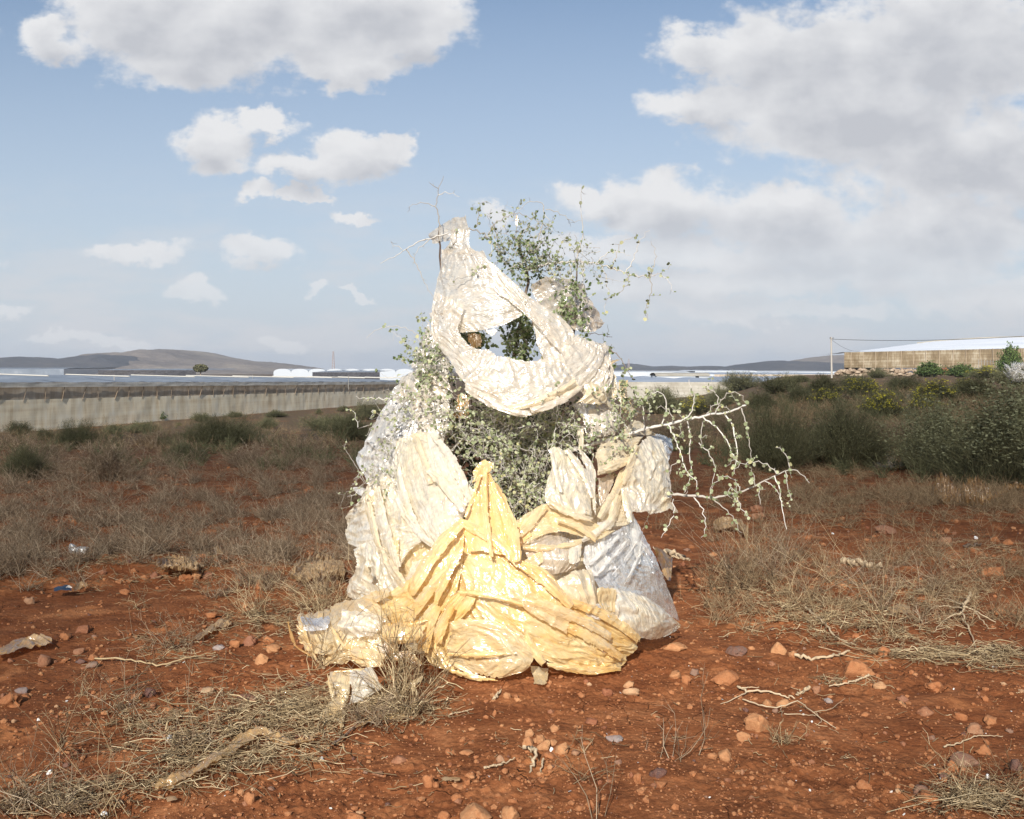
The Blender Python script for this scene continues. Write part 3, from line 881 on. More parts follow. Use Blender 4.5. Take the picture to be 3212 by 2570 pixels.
# ------------------------------------------------------------------ unseen sheet added overhead to dim the field; its gap keeps the shrub sunlit
def add_shade_cloud():
    m, T = new_mat('added_shade_cloud')
    p = pos(T)
    df = T.n('ShaderNodeBsdfDiffuse'); df.inputs[0].default_value = (.9, .9, .9, 1)
    tl = T.n('ShaderNodeBsdfTranslucent'); tl.inputs[0].default_value = (.9, .9, .9, 1)
    a = T.n('ShaderNodeMixShader'); a.inputs[0].default_value = .6; T.l(df.outputs[0], a.inputs[1]); T.l(tl.outputs[0], a.inputs[2])
    tp = T.n('ShaderNodeBsdfTransparent'); b = T.n('ShaderNodeMixShader')
    T.l(T.mr(T.noise(p, .06, 4, .6), .3, .7, .58, .74), b.inputs[0]); T.l(a.outputs[0], b.inputs[1]); T.l(tp.outputs[0], b.inputs[2])
    out(T, b.outputs[0])
    Zc = 150.0; k = Zc / math.sin(SUN_EL); shift = np.array([-tdir.x * k, -tdir.y * k])
    nth, nr = 150, 40
    th = np.linspace(0, 2 * np.pi, nth)
    q = np.linspace(0, 1, nr)
    Q, Th = np.meshgrid(q, th, indexing='ij')
    wob = 1 + .10 * np.sin(Th * 3 + 1) + .07 * np.sin(Th * 5 + 2) + .04 * np.sin(Th * 9)
    wob2 = 1 + .2 * np.sin(Th * 2 + 1) + .12 * np.sin(Th * 5)
    cx, cy = .7, 4.9
    Rx = 3.0 * wob * (1 - Q ** 1.5) + 62 * wob2 * Q ** 1.5; Ry = 5.0 * wob * (1 - Q ** 1.5) + 56 * wob2 * Q ** 1.5
    X = cx + Rx * np.cos(Th) + shift[0]; Y = cy + Ry * np.sin(Th) + shift[1] + 18 * Q
    th_ = sst(.25, .6, Q) * (1 - Q ** 6)
    lump = fbm2(X * .05, Y * .05, 70, 4)
    mb = MB()
    up = Zc + th_ * (7 + 6 * lump); dn = Zc - th_ * (2 + 1.5 * lump)
    mb.add(np.stack([X, Y, up], -1).reshape(-1, 3), grid_faces(nth, nr), .5)
    mb.add(np.stack([X, Y, dn - 1e-3], -1).reshape(-1, 3), grid_faces(nth, nr)[:, ::-1], .5)
    tag(mb.build('added_shade_cloud', m), kind='structure')
add_shade_cloud()

# ------------------------------------------------------------------ low vegetation
def bushstems(n, w, h, r0=.003, K=5, lean=.8, seed=0, upper=0.0):
    """stems of a broom-like bush: paths fanning up and out from a patch of ground"""
    g = np.random.default_rng(seed)
    a = g.random(n) * 2 * np.pi; rr = np.sqrt(g.random(n))
    bx, by = np.cos(a) * rr * w * .22, np.sin(a) * rr * w * .22
    # outline: uneven dome
    lob = 1 + .25 * np.sin(a * 3 + seed) + .18 * np.sin(a * 5 + 2 * seed) + .35 * (g.random(n) ** 3)
    ex, ey = np.cos(a) * rr * w * .5 * lob, np.sin(a) * rr * w * .5 * lob
    top = h * (1 - .62 * rr ** 2.2) * (.62 + .45 * g.random(n)) * (1 + .22 * np.sin(a * 2 + 1.3 * seed) + .12 * np.sin(a * 5 + seed)) * (1 + .35 * g.random(n) ** 5)
    top = np.minimum(top, h * (1.0 + .12 * g.random(n)))
    t = np.linspace(0, 1, K)[None, :]
    t = t * (1 - upper) + upper
    x = bx[:, None] + (ex - bx)[:, None] * t ** 1.25
    y = by[:, None] + (ey - by)[:, None] * t ** 1.25
    z = top[:, None] * t ** .85
    wob = .05 * h
    Pp = np.stack([x, y, z], -1); Pp[:, 1:] += g.normal(0, wob * .5, Pp[:, 1:].shape) * np.array([1, 1, .5])
    r = r0 * (1.1 - .8 * t) * (0.7 + .6 * g.random((n, 1)))
    return Pp, r

def sidetwigs(P, m, length, g, up=.6, K=3, frac=(.35, 1.0)):
    """m side twigs for every path"""
    N, Kp, _ = P.shape
    idx = np.repeat(np.arange(N), m)
    f = (frac[0] + (frac[1] - frac[0]) * g.random(N * m)) * (Kp - 1) * .999
    i = f.astype(int); t = (f - i)[:, None]
    s = P[idx, i] * (1 - t) + P[idx, i + 1] * t
    main = P[idx, i + 1] - P[idx, i]; main /= np.linalg.norm(main, axis=1, keepdims=True) + 1e-9
    d = main * .75 + g.normal(0, .62, (N * m, 3)); d[:, 2] += up * .4
    d /= np.linalg.norm(d, axis=1, keepdims=True)
    L = length * (.4 + .9 * g.random((N * m, 1)))
    tt = np.linspace(0, 1, K)
    Q = s[:, None, :] + d[:, None, :] * L[:, None, :] * tt[None, :, None]
    Q[:, 1:] += g.normal(0, .08, Q[:, 1:].shape) * L[:, None, :]
    return Q

PROTO = {}
def proto(kind, seed):
    key = (kind, seed)
    if key in PROTO: return PROTO[key]
    g = np.random.default_rng(100 + seed)
    root = empty(kind)
    if kind in ('broom_bush', 'flowering_bush'):
        near = seed >= 10
        P_, r = bushstems(1500 if near else 620, 1, 1, .0016 if near else .0042, 5, seed=seed)
        Q = sidetwigs(P_, 5, .12 if near else .15, g, 1.4 if near else 1.0)
        mb = MB(); tubes(mb, P_, r * 1.1); tubes(mb, Q, np.linspace(.0030, .0016, 3)[None, :] * np.full((len(Q), 1), .42 if near else 1.0))
        mb.build('stems', M['broom'], root)
        tip = Q[:, -1]; lob = g.random(len(tip)) < .8; tip = tip[lob]
        mb = MB(); discs(mb, tip + g.normal(0, .012, tip.shape), g.normal(size=tip.shape), (.34 if near else .8) * (.008 + .006 * g.random(len(tip))), 2.6, 4)
        mb.build('foliage', M['broom_leaf'], root)
        if kind == 'flowering_bush':
            k = P_[:, -1]; k = k[(k[:, 2] > .45)]; k = k[g.random(len(k)) < .32]
            c = np.repeat(k, 7, 0) + g.normal(0, .022, (len(k) * 7, 3))
            mb = MB(); discs(mb, c, g.normal(size=c.shape), .009 + .007 * g.random(len(c)), 1.2, 5)
            mb.build('flowers', M['yellow'], root)
    elif kind == 'leafy_bush':
        P_, r = bushstems(260, 1, 1, .005, 5, seed=seed)
        Q = sidetwigs(P_, 5, .16, g, .5)
        mb = MB(); tubes(mb, P_, r); tubes(mb, Q, np.full((len(Q), 3), .0025))
        mb.build('stems', M['broom'], root)
        c = np.concatenate([Q[:, 1], Q[:, 2]]); c = np.repeat(c, 3, 0) + g.normal(0, .025, (len(c) * 3, 3))
        mb = MB(); discs(mb, c, g.normal(size=c.shape) + (0, 0, .6), .016 + .012 * g.random(len(c)), 1.7, 5)
        mb.build('foliage', M['green'], root)
    elif kind == 'dry_bush':
        P_, r = bushstems(170, 1, 1, .004, 5, seed=seed)
        Q = sidetwigs(P_, 7, .2, g, .5)
        Q2 = sidetwigs(Q, 2, .07, g, .3)
        mb = MB(); tubes(mb, P_, r); tubes(mb, Q, np.full((len(Q), 3), .0022)); tubes(mb, Q2, np.full((len(Q2), 3), .0015))
        mb.build('stems', M['dry'], root)
    elif kind == 'sagebrush':
        P_, r = bushstems(1000, 1, 1, .0013, 6, seed=seed)
        P_ = P_ * (1 + .30 * g.random((1000, 1, 1)) ** 4)
        Q = sidetwigs(P_, 4, .11, g, 1.2)
        mb = MB(); tubes(mb, P_, r); tubes(mb, Q, np.full((len(Q), 3), .0006))
        mb.build('stems', M['broom'], root)
        top = P_[:, -3:]; al = []
        for A_ in (top, Q):
            k = A_.shape[1] - 1
            for m_ in range(6 if A_ is top else 3):
                f = g.random(len(A_)) * k * .999; i = f.astype(int); t = (f - i)[:, None]; j = np.arange(len(A_))
                al.append(A_[j, i] * (1 - t) + A_[j, i + 1] * t)
        c = np.concatenate(al); c = c[g.random(len(c)) < np.clip((c[:, 2] - .25) * 1.6, 0, 1)]
        c = c + g.normal(0, .006, c.shape)
        mb = MB(); discs(mb, c, g.normal(size=c.shape), .0042 + .003 * g.random(len(c)), 2.4, 4)
        mb.build('foliage', M['sage'], root)
    for o in root.children: pass
    PROTO[key] = [root, False]
    return PROTO[key]

def place_bush(kind, seed, s, w, h, label, group=None, up=0):
    """s base pixel, w/h size in photo pixels"""
    p = g1p(s); Y = p[1]
    e = proto(kind, seed)
    if not e[1]:
        r = e[0]; e[1] = True
    else:
        r = e[0].copy(); COL.objects.link(r)
        for ch in list(e[0].children):
            c = ch.copy(); COL.objects.link(c); c.parent = r
    W_, H_ = w * Y / F, h * Y / F
    r.location = (p[0], p[1], p[2] - .02)
    r.scale = (W_, W_ * .8, H_)
    r.rotation_euler = (0, 0, random.uniform(0, 6.28))
    tag(r, label, 'bush', group)
    return r

B, FB, LB, SB, DB = 'broom_bush', 'flowering_bush', 'leafy_bush', 'sagebrush', 'dry_bush'
right = [
 (B, 0, 690, 372, 230, 92, 'rounded grey green broom bush at the left end of the crest'),
 (B, 1, 900, 388, 220, 100, 'dull olive broom bush second from left along the crest'),
 (B, 2, 1120, 402, 220, 108, 'wide green broom bush in front of the power pole foot'),
 (B, 1, 1400, 306, 120, 50, 'small dark bush leaning on the dry stone wall'),
 (LB, 0, 1670, 302, 130, 72, 'bright yellow green shrub beside the stone wall'),
 (LB, 0, 1830, 302, 110, 62, 'low yellow green shrub beside the orange rubble heap'),
 (LB, 0, 2085, 302, 100, 150, 'dark round shrub against the greenhouse near the right edge'),
 (FB, 0, 1960, 308, 170, 62, 'yellow green shrub below the stake fence'),
 (B, 0, 300, 492, 240, 130, 'dark broom bush just behind the upper right white branch'),
 (FB, 1, 462, 500, 190, 100, 'yellow flowered bush seen through the long white branch'),
 (B, 2, 600, 460, 190, 110, 'brownish olive bush behind the tip of the long white branch'),
 (B, 0, 800, 475, 160, 100, 'small upright dark bush between two larger olive bushes'),
 (B, 1, 1000, 430, 150, 80, 'low brown green bush under the broom row on the crest'),
 (FB, 2, 1130, 450, 160, 85, 'bush with a few yellow flowers left of the brightest one'),
 (FB, 0, 1320, 408, 190, 95, 'sparsely flowering yellow bush below the stone wall'),
 (FB, 1, 1420, 525, 240, 150, 'dense round bush with bright yellow flowers on the slope'),
 (FB, 2, 1700, 430, 240, 110, 'broad yellow flowering bush in the right middle ground'),
 (FB, 0, 1640, 500, 150, 110, 'yellow flowered bush just above the tall sagebrush'),
 (B, 2, 1530, 370, 190, 75, 'flat dark green bush in front of the rubble heap'),
 (B, 0, 1900, 415, 270, 115, 'wide dark bush on the rise at the right'),
 (B, 1, 2100, 350, 220, 95, 'dark bush by the right edge under the white plastic scrap'),
 (FB, 1, 1850, 385, 150, 75, 'small yellow flowered bush on the rise at the right'),
 (B, 1, 1000, 330, 150, 40, 'low scrubby bush on the skyline left of the pole'),
 (B, 2, 1290, 360, 180, 70, 'low olive bush in front of the stone wall'),
 (DB, 0, 760, 640, 170, 120, 'grey leafless bush left of the big tufted bush'),
 (DB, 1, 1500, 640, 300, 120, 'brown leafless bush between the tufted bush and the sagebrush'),
 (DB, 1, 350, 640, 260, 120, 'brown leafless bush behind the drooping white twigs'),
 (DB, 0, 620, 570, 200, 90, 'dry brown bush above the drooping twigs'),
 (DB, 0, 1250, 560, 260, 90, 'dry brown bush behind the big tufted bush'),
 (B, 12, 1230, 770, 560, 330, 'large olive tufted bush, the biggest right of the shrub'),
 (B, 10, 880, 785, 420, 330, 'dark tufted bush leaning left, beside the biggest olive one'),
 (SB, 0, 2120, 870, 900, 490, 'tall feathery grey green sagebrush at the right edge'),
 (SB, 0, 1700, 800, 420, 330, 'thin feathery sagebrush shoots left of the tallest sagebrush'),
]
for k, sd, x, y, w, h, lb in right:
    s = C4(x, y); place_bush(k, sd, s, w / 1.6433, h / 1.6433, lb)
left = [
 (B, 0, 100, 632, 160, 75, 'dark low bush at the far left near the greenhouse wall'),
 (B, 10, 130, 875, 300, 190, 'olive bush at the left edge, lowest of the left ones'),
 (B, 12, 420, 700, 280, 150, 'bushy olive shrub with pinkish stalks left of centre field'),
 (B, 0, 240, 660, 120, 62, 'small dark bush beside the pink stalked shrub'),
 (B, 1, 620, 625, 110, 55, 'small olive bush right of the pink stalked shrub'),
 (B, 2, 765, 620, 180, 62, 'low wide olive bush under the bright green plant'),
 (LB, 0, 835, 553, 115, 52, 'fresh dark green plant against the greenhouse wall'),
 (B, 0, 1085, 556, 110, 45, 'round dark bush close to the greenhouse wall'),
 (B, 1, 970, 581, 34, 20, 'tiny dark tuft on the red ground'),
 (B, 10, 1200, 690, 430, 165, 'widest olive bush of the left field'),
 (B, 1, 990, 765, 290, 95, 'low greyish bush in front of the widest left one'),
 (DB, 1, 580, 880, 380, 200, 'greyish half dry bush in the dead scrub'),
 (B, 0, 1450, 596, 110, 62, 'dark narrow bush right of the widest left one'),
 (B, 1, 1490, 533, 145, 38, 'low dark bush line near the far end of the greenhouse'),
 (B, 2, 1725, 518, 50, 30, 'small dark tuft near the greenhouse end'),
 (B, 0, 1860, 502, 85, 30, 'flat dark tuft closest to the end of the greenhouse'),
 (B, 1, 1780, 606, 280, 85, 'dark low bush mass left of the wrapped shrub'),
 (B, 12, 1880, 660, 340, 140, 'blackish bush touching the left outline of the wrapped shrub'),
 (B, 0, 1990, 545, 200, 88, 'dark twiggy bush behind the torn left edge of plastic'),
 (B, 1, 1270, 533, 90, 32, 'small dark bush above the widest left one'),
 (DB, 0, 1350, 800, 300, 110, 'grey leafless bush in the middle of the dead scrub'),
 (DB, 1, 250, 780, 300, 110, 'grey leafless bush at the left side of the dead scrub'),
 (DB, 0, 850, 680, 260, 80, 'pinkish grey dry bush in the left field'),
 (DB, 1, 1640, 760, 300, 110, 'grey dry bush below the blackish one'),
]
for k, sd, x, y, w, h, lb in left:
    s = C3(x, y); place_bush(k, sd, s, w / 1.7248, h / 1.7248, lb)
# lone tree on the skyline
tp = at(C3(1085, 289), 330)
tree = empty('tree', tuple(tp)); tag(tree, 'small round dark tree on the skyline under the tall left hill', 'tree')
mb = MB(); tube(mb, [(0, 0, -2), (0, .1, .3), (.1, 0, 1.2)], [.2, .16, .08], 6); mb.build('trunk', M['twig_brown'], tree)
c = rng.normal(size=(2600, 3)); c /= np.linalg.norm(c, axis=1, keepdims=True); c *= (rng.random((2600, 1)) ** .4) * np.array([2.5, 2, 1.35]); c[:, 2] += 1.25
c = c[c[:, 2] > .1]
mb = MB(); discs(mb, c, rng.normal(size=c.shape), .16, 1.4, 5); mb.build('crown', M['broom'], tree)

# ------------------------------------------------------------------ dead scrub and straw
def spray(mb, base, n, L, spread, r0, g, child=3, cl=.35, K=4, up=1.0):
    """tufts of thin dead twigs at each base point"""
    N = len(base)
    b = np.repeat(base, n, 0) + g.normal(0, .03, (N * n, 3)) * np.array([1, 1, 0])
    LL = np.repeat(L, n) * (.35 + .75 * g.random(N * n))
    a = g.random(N * n) * 2 * np.pi; tl = spread * np.sqrt(g.random(N * n))
    d = np.stack([np.cos(a) * np.sin(tl), np.sin(a) * np.sin(tl), np.cos(tl) * up], -1)
    bend = g.normal(0, .35, (N * n, 3)); bend[:, 2] -= .15
    t = np.linspace(0, 1, K)[None, :, None]
    Pp = b[:, None, :] + LL[:, None, None] * (d[:, None, :] * t + bend[:, None, :] * t ** 2 * .5)
    Pp[:, 1:] += g.normal(0, .035, Pp[:, 1:].shape) * LL[:, None, None]
    Pp[:, :, 2] = np.maximum(Pp[:, :, 2], b[:, None, 2] + .003)
    rad = r0 * np.linspace(1, .45, K)[None, :] * (.7 + .6 * g.random((N * n, 1)))
    tubes(mb, Pp, rad)
    if child:
        Q = sidetwigs(Pp, child, 1.0, g, .3, K=3, frac=(.2, 1))
        # scale child lengths with parent
        s = Q[:, :1]; Q = s + (Q - s) * (np.repeat(LL, child) * cl)[:, None, None]
        Q[:, :, 2] = np.maximum(Q[:, :, 2], np.repeat(b[:, 2], child)[:, None] + .002)
        tubes(mb, Q, np.full((len(Q), 3), r0 * .5) * np.linspace(1, .6, 3)[None, :])

def scatter(n, x0, x1, y0, y1, g, dens=None):
    sx = g.uniform(x0, x1, n); sy = g.uniform(y0, y1, n)
    if dens is not None:
        k = g.random(n) < dens(sx, sy); sx, sy = sx[k], sy[k]
    return ground_at(sx, sy), sx, sy

g = np.random.default_rng(21)
def dens_left(sx, sy):
    edge = sst(1930, 1740, sy + 90 * perlin2(sx / 130, sy / 60, 3))
    for (cx, cy, rx, ry) in ((248, 1752, 75, 48), (195, 1862, 80, 40), (580, 1835, 170, 38), (590, 1775, 110, 30), (1000, 1800, 110, 34), (690, 1745, 50, 30)):
        edge = edge * sst(.5, 1.2, np.hypot((sx - cx) / rx, (sy - cy) / ry))
    return edge * (.12 + .88 * sst(-.25, .25, perlin2(sx / 150, sy / 42, 4))) * (.4 + .6 * sst(-.3, .1, perlin2(sx / 55, sy / 20, 5)))
p, sx, sy = scatter(3600, -500, 1230, 1372, 1880, g, dens_left)
mb = MB(); L = .30 * (.5 + .7 * g.random(len(p))) * np.clip(p[:, 1] / 14, .8, 1.6)
far_ = p[:, 1] > 17
spray(mb, p[~far_], 24, L[~far_], 1.15, .0019, g, 3)
spray(mb, p[far_], 14, L[far_] * .85, 1.1, .0035, g, 2)
tag(mb.build('dead_scrub', M['dry']), kind='stuff')
# right hand scrub
mb = MB()
p, sx, sy = scatter(620, 2230, 3400, 1640, 2010, g, lambda a, b: sst(-.1, .35, perlin2(a / 170, b / 60, 15)) * sst(1640, 1720, b) * sst(2010, 1900, b))
spray(mb, p, 11, .20 * g.uniform(.5, 1.5, len(p)), 1.25, .0016, g, 4)
p, sx, sy = scatter(420, 2050, 3400, 1480, 1660, g, lambda a, b: sst(-.25, .3, perlin2(a / 150, b / 40, 16)))
spray(mb, p, 14, .22 * g.uniform(.5, 1.5, len(p)), 1.2, .0018, g, 3)
def blob(cx, cy, rx, ry, n, conv):
    x = cx + g.normal(0, .5, n) * rx; y = cy + g.normal(0, .5, n) * ry
    s = conv(x, y); return ground_at(*s)
for (cx, cy, rx, ry, n, Lh) in ((1700, 930, 560, 90, 130, .22), (1150, 780, 420, 45, 90, .16), (2000, 960, 300, 60, 60, .2), (700, 720, 160, 60, 24, .18),
                                (1000, 520, 500, 60, 160, .25), (1550, 600, 300, 90, 120, .3), (1250, 470, 1100, 90, 300, .32), (1900, 500, 500, 90, 120, .35), (400, 480, 300, 60, 80, .3), (500, 560, 240, 60, 50, .22), (1100, 960, 240, 60, 24, .2), (900, 430, 900, 40, 80, .3),
                                (1800, 340, 500, 30, 80, .4), (1000, 1000, 120, 40, 10, .16)):
    p = blob(cx, cy, rx, ry, n, C4); spray(mb, p, 18, np.full(len(p), Lh) * g.uniform(.6, 1.3, len(p)), 1.2, .0019 if cy > 500 else .004, g, 3)
tag(mb.build('dead_scrub', M['dry_warm']), kind='stuff')
# short dull ground cover far away on both sides
p, sx, sy = scatter(3400, -300, 3500, 1215, 1420, g, lambda a, b: .35 + .65 * sst(-.3, .3, perlin2(a / 120, b / 14, 9)))
k = (p[:, 1] > 18) & (p[:, 1] < 130); p = p[k]
mb = MB(); spray(mb, p, 12, .0085 * p[:, 1] * g.uniform(.6, 1.3, len(p)) + .1, 1.25, .0045, g, 2)
tag(mb.build('field_scrub', M['dry_warm']), kind='stuff')
mb = MB()
for (cx, cy, rx, ry, n, Lh) in ((1300, 400, 1300, 110, 380, .38), (1000, 600, 900, 120, 70, .28), (1750, 560, 700, 130, 120, .36), (500, 470, 500, 90, 130, .36), (1100, 730, 700, 80, 60, .3), (1900, 720, 400, 180, 90, .45)):
    p = blob(cx, cy, rx, ry, n, C4); spray(mb, p, 34, np.full(len(p), Lh) * g.uniform(.5, 1.3, len(p)), .85, .0036, g, 3)
p, sx, sy = scatter(120, 0, 1230, 1335, 1480, g); k = p[:, 1] > 14; spray(mb, p[k], 26, .35 * g.uniform(.5, 1.3, k.sum()), 1.0, .004, g, 3)
tag(mb.build('olive_undergrowth', M['broom_leaf']), kind='stuff')

# tufts in the foreground (individual dead plants)
def tuft(s, n, Lh, spread, mat, label, child=4, r0=.0016, cl=.33, seed=0, cat='dead plant', name='dead_plant', up=1.0, thick=0):
    gg = np.random.default_rng(seed + 500)
    p = g1p(s); mb_ = MB()
    spray(mb_, np.zeros((1, 3)), n, np.array([Lh]), spread, r0, gg, child, cl, K=5, up=up)
    o = mb_.build(name, mat); o.location = (p[0], p[1], p[2]); tag(o, label, cat); return o
tuft(C7(360, 400), 34, .62, .95, M['dry'], 'spiky pale dead plant at the left of the right hand patch', seed=1)
tuft(C7(570, 400), 40, .60, .9, M['dry'], 'tall spiky dead plant in the middle of the right hand patch', seed=2)
tuft(C7(780, 470), 30, .55, 1.1, M['dry'], 'sprawling dead plant right of the tallest spiky one', seed=3)
tuft(C7(1180, 560), 26, .62, 1.0, M['dry'], 'thin dead plant standing in dry litter, far right patch', seed=4)
tuft(C7(1230, 700), 18, .55, 1.0, M['straw'], 'pale yellow thin dead plant above the large orange stones', seed=5)
tuft(C7(1420, 480), 22, .4, 1.2, M['dry'], 'low grey dead plant beside the uprooted twig', seed=6)
tuft(C7(860, 640), 26, .3, 1.3, M['straw'], 'low curled pale dead plant behind the tall orange stone', seed=7)
tuft(C7(240, 440), 20, .35, 1.1, M['dry_warm'], 'small dead plant at the edge of the big shadow', seed=8)
tuft(C6(1500, 1300), 5, .32, .45, M['dry'], 'blurred grey stalks standing at the bottom edge', seed=9, child=1)
tuft(C5(620, 1200), 16, .26, 1.1, M['dry'], 'spiky grey dead plant left of the white crumpled scrap', seed=10)
tuft(C5(980, 1390), 16, .42, .9, M['dry'], 'tall thin dead stalks above the long orange strip', seed=11)
tuft(C5(880, 860), 28, .28, 1.2, M['dry'], 'bushy little dead plant left of the short amber strip', seed=12)
tuft(C5(330, 1370), 12, .22, 1.1, M['dry_warm'], 'small spidery dead plant at the left foreground', seed=13)
tuft(C5(420, 1100), 10, .16, 1.3, M['straw'], 'flat pale grass tuft on bare soil at the left', seed=14)
tuft(C5(1300, 700), 34, .36, 1.1, M['straw'], 'pale dry plant near the left end of the yellow heap', seed=15)
tuft(C5(1620, 680), 44, .40, 1.0, M['straw'], 'dense pale dead twigs right behind the left end of the heap', seed=16)
tuft(C5(60, 1700), 22, .30, 1.1, M['dry'], 'grey dead plant in the bottom left corner', seed=17)
tuft(C5(330, 1690), 26, .30, 1.1, M['dry'], 'brown grey dead plant left of the white stone at the bottom', seed=18)
tuft(C5(560, 1700), 10, .42, .8, M['straw'], 'two or three tall straw stalks at the bottom left', seed=19, child=2)
tuft(C5(700, 660), 12, .16, .9, M['straw'], 'short upright grass tuft on the low bank', seed=20)
tuft(C8(560, 560), 26, .42, .7, M['straw'], 'straw stalks sticking up through the left part of the heap', seed=21, child=2, r0=.0022)
tuft(C8(400, 1000), 22, .50, .8, M['straw'], 'long straw stalks in front of the lowest left scrap', seed=22, child=2, r0=.0022)
tuft(C8(1010, 1180), 46, .46, .55, M['straw'], 'dense sheaf of pale straw in front of the heap', seed=23, child=3, r0=.0025)
tuft(C8(1060, 1330), 30, .34, .9, M['straw'], 'bent straw tuft lying toward the bare soil', seed=24, child=2, r0=.0024)
tuft(C8(780, 1420), 34, .26, 1.2, M['dry'], 'dark seedy dead plant under the lowest scrap', seed=25)
tuft(C8(1240, 1090), 26, .24, 1.1, M['dry_warm'], 'brown dead plant by the lower left edge of the yellow sheet', seed=26)
tuft(C6(1440, 900), 6, .1, 1.0, M['dry_warm'], 'tiny brown sprig right of the clod cluster', seed=27)
tuft(C7(640, 1300), 22, .11, 1.2, M['straw'], 'little curled dry plant near the tan double stone', seed=28)
tuft(C7(1640, 1620), 22, .2, 1.25, M['straw'], 'dry grass tuft in the bottom right corner', seed=29)
tuft(C7(1900, 1560), 20, .24, 1.2, M['dry_warm'], 'dry brown tuft at the right edge near the bottom', seed=30)
tuft(C6(2000, 960), 10, .3, 1.1, M['dry'], 'thorny dry twig plant right of the grey flat stone', seed=31)
tuft(C6(1400, 1100), 8, .13, 1.2, M['dry_warm'], 'dark bit of root and twig in the foreground soil', seed=32)

for i, (x, y, n, L_, sp) in enumerate(((460, 330, 30, .5, .8), (660, 300, 30, .5, .9), (900, 420, 26, .4, 1.1), (1050, 420, 24, .4, 1.1), (700, 560, 24, .35, 1.2), (1500, 420, 26, .35, 1.1), (1650, 330, 24, .35, 1.1), (1400, 640, 22, .3, 1.2), (1700, 560, 20, .3, 1.2))):
    tuft(C7(x, y), n, L_, sp, M['dry' if i % 2 else 'straw'], ['wiry dead plant just right of the tall spiky pair', 'upright wiry dead plant behind the tall spiky pair', 'brown tangled dead plant below the pale log piece', 'grey tangled dead plant right of the pale log piece', 'flattened dead plant above the tall pointed stone', 'wiry dead plant above the claw rooted twig', 'wiry dead plant near the wide orange stone at the right', 'flattened dead plant left of the claw rooted twig', 'flattened dead plant right of the claw rooted twig'][i], seed=60 + i)
def litter(mb, conv, cx, cy, rx, ry, n, Lm, g, r0=.0014, ang=0.0, rise=.02):
    x = cx + g.normal(0, .5, n) * rx; y = cy + g.normal(0, .5, n) * ry
    k = g.random(n) < sst(-.30, .35, perlin2(x / 70, y / 38, 61)); x, y = x[k], y[k]
    p = ground_at(*conv(x, y)); N = len(p)
    a = g.normal(ang, 1.3, N); L = Lm * (.25 + 1.2 * g.random(N) ** 1.6)
    t = np.linspace(-.5, .5, 4)[None, :]
    bow = g.normal(0, .18, (N, 1)) * (t ** 2)
    X = p[:, :1] + L[:, None] * (np.cos(a)[:, None] * t - np.sin(a)[:, None] * bow)
    Y = p[:, 1:2] + L[:, None] * (np.sin(a)[:, None] * t + np.cos(a)[:, None] * bow)
    Z = hgt(X, Y) + r0 + np.abs(g.normal(0, rise, (N, 1))) + np.abs(g.normal(0, rise * .5, (N, 4)))
    tubes(mb, np.stack([X, Y, Z], -1), np.full((N, 4), r0) * g.uniform(.6, 1.3, (N, 1)))
mb = MB()
for (cv, cx, cy, rx, ry, n, Lm, ang) in (
    (C5, 1250, 1250, 500, 180, 1500, .09, .3), (C5, 1150, 1430, 560, 90, 900, .14, .35), (C5, 800, 1560, 400, 60, 320, .16, .4), (C5, 700, 1250, 260, 80, 420, .07, .2),
    (C5, 1500, 1200, 260, 160, 700, .12, .5), (C5, 850, 850, 260, 60, 300, .08, 0), (C5, 1350, 720, 320, 80, 600, .10, 0), (C5, 500, 500, 560, 60, 500, .12, 0),
    (C5, 1250, 520, 460, 80, 600, .12, 0), (C5, 250, 1640, 300, 90, 600, .10, 0), (C5, 950, 930, 200, 25, 40, .4, .1),
    (C7, 850, 600, 520, 130, 1500, .10, -.2), (C7, 1400, 480, 420, 100, 1100, .12, 0), (C7, 1500, 820, 480, 50, 700, .18, -.1), (C7, 1850, 850, 260, 60, 420, .20, -.15),
    (C7, 1300, 700, 500, 80, 700, .09, 0), (C7, 1750, 1640, 280, 70, 600, .16, .1), (C7, 1000, 950, 240, 40, 120, .10, .3), (C7, 500, 480, 300, 90, 600, .08, 0), (C7, 1700, 250, 400, 60, 200, .15, 0),
    (C8, 950, 1300, 420, 130, 900, .08, .2), (C8, 300, 1300, 400, 200, 900, .11, .4), (C8, 350, 480, 300, 100, 500, .08, 0),
    (C6, 900, 950, 1000, 420, 160, .05, 0), (C7, 900, 1200, 1100, 450, 220, .06, 0), (C5, 500, 1000, 700, 400, 260, .05, 0)):
    litter(mb, cv, cx, cy, rx, ry, n, Lm, g, ang=ang, rise=.018 if n > 300 else .006)
for (cv, cx, cy, rx, ry, n, Lm, ang) in ((C5, 1200, 1300, 600, 220, 160, .16, .3), (C7, 900, 620, 600, 160, 170, .14, 0), (C8, 950, 1250, 420, 160, 90, .14, .2), (C7, 1600, 820, 500, 60, 70, .25, -.1), (C5, 1350, 720, 320, 100, 60, .16, 0)):
    litter(mb, cv, cx, cy, rx, ry, n, Lm, g, r0=.003, ang=ang, rise=.03)
tag(mb.build('straw_litter', M['straw']), kind='stuff')
mb = MB()
for (cv, cx, cy, rx, ry, n, Lm) in ((C5, 1000, 1300, 700, 200, 2200, .03), (C5, 1300, 750, 500, 150, 1200, .03), (C7, 1000, 560, 800, 160, 2600, .03), (C8, 900, 1300, 500, 150, 1300, .025),
                                    (C5, 300, 1650, 400, 120, 900, .03), (C7, 1750, 1620, 350, 100, 900, .03), (C5, 600, 480, 700, 110, 1500, .05), (C4, 1500, 950, 800, 120, 1600, .06), (C4, 800, 1050, 500, 60, 300, .04)):
    litter(mb, cv, cx, cy, rx, ry, n, Lm, g, r0=.0018, rise=.008)
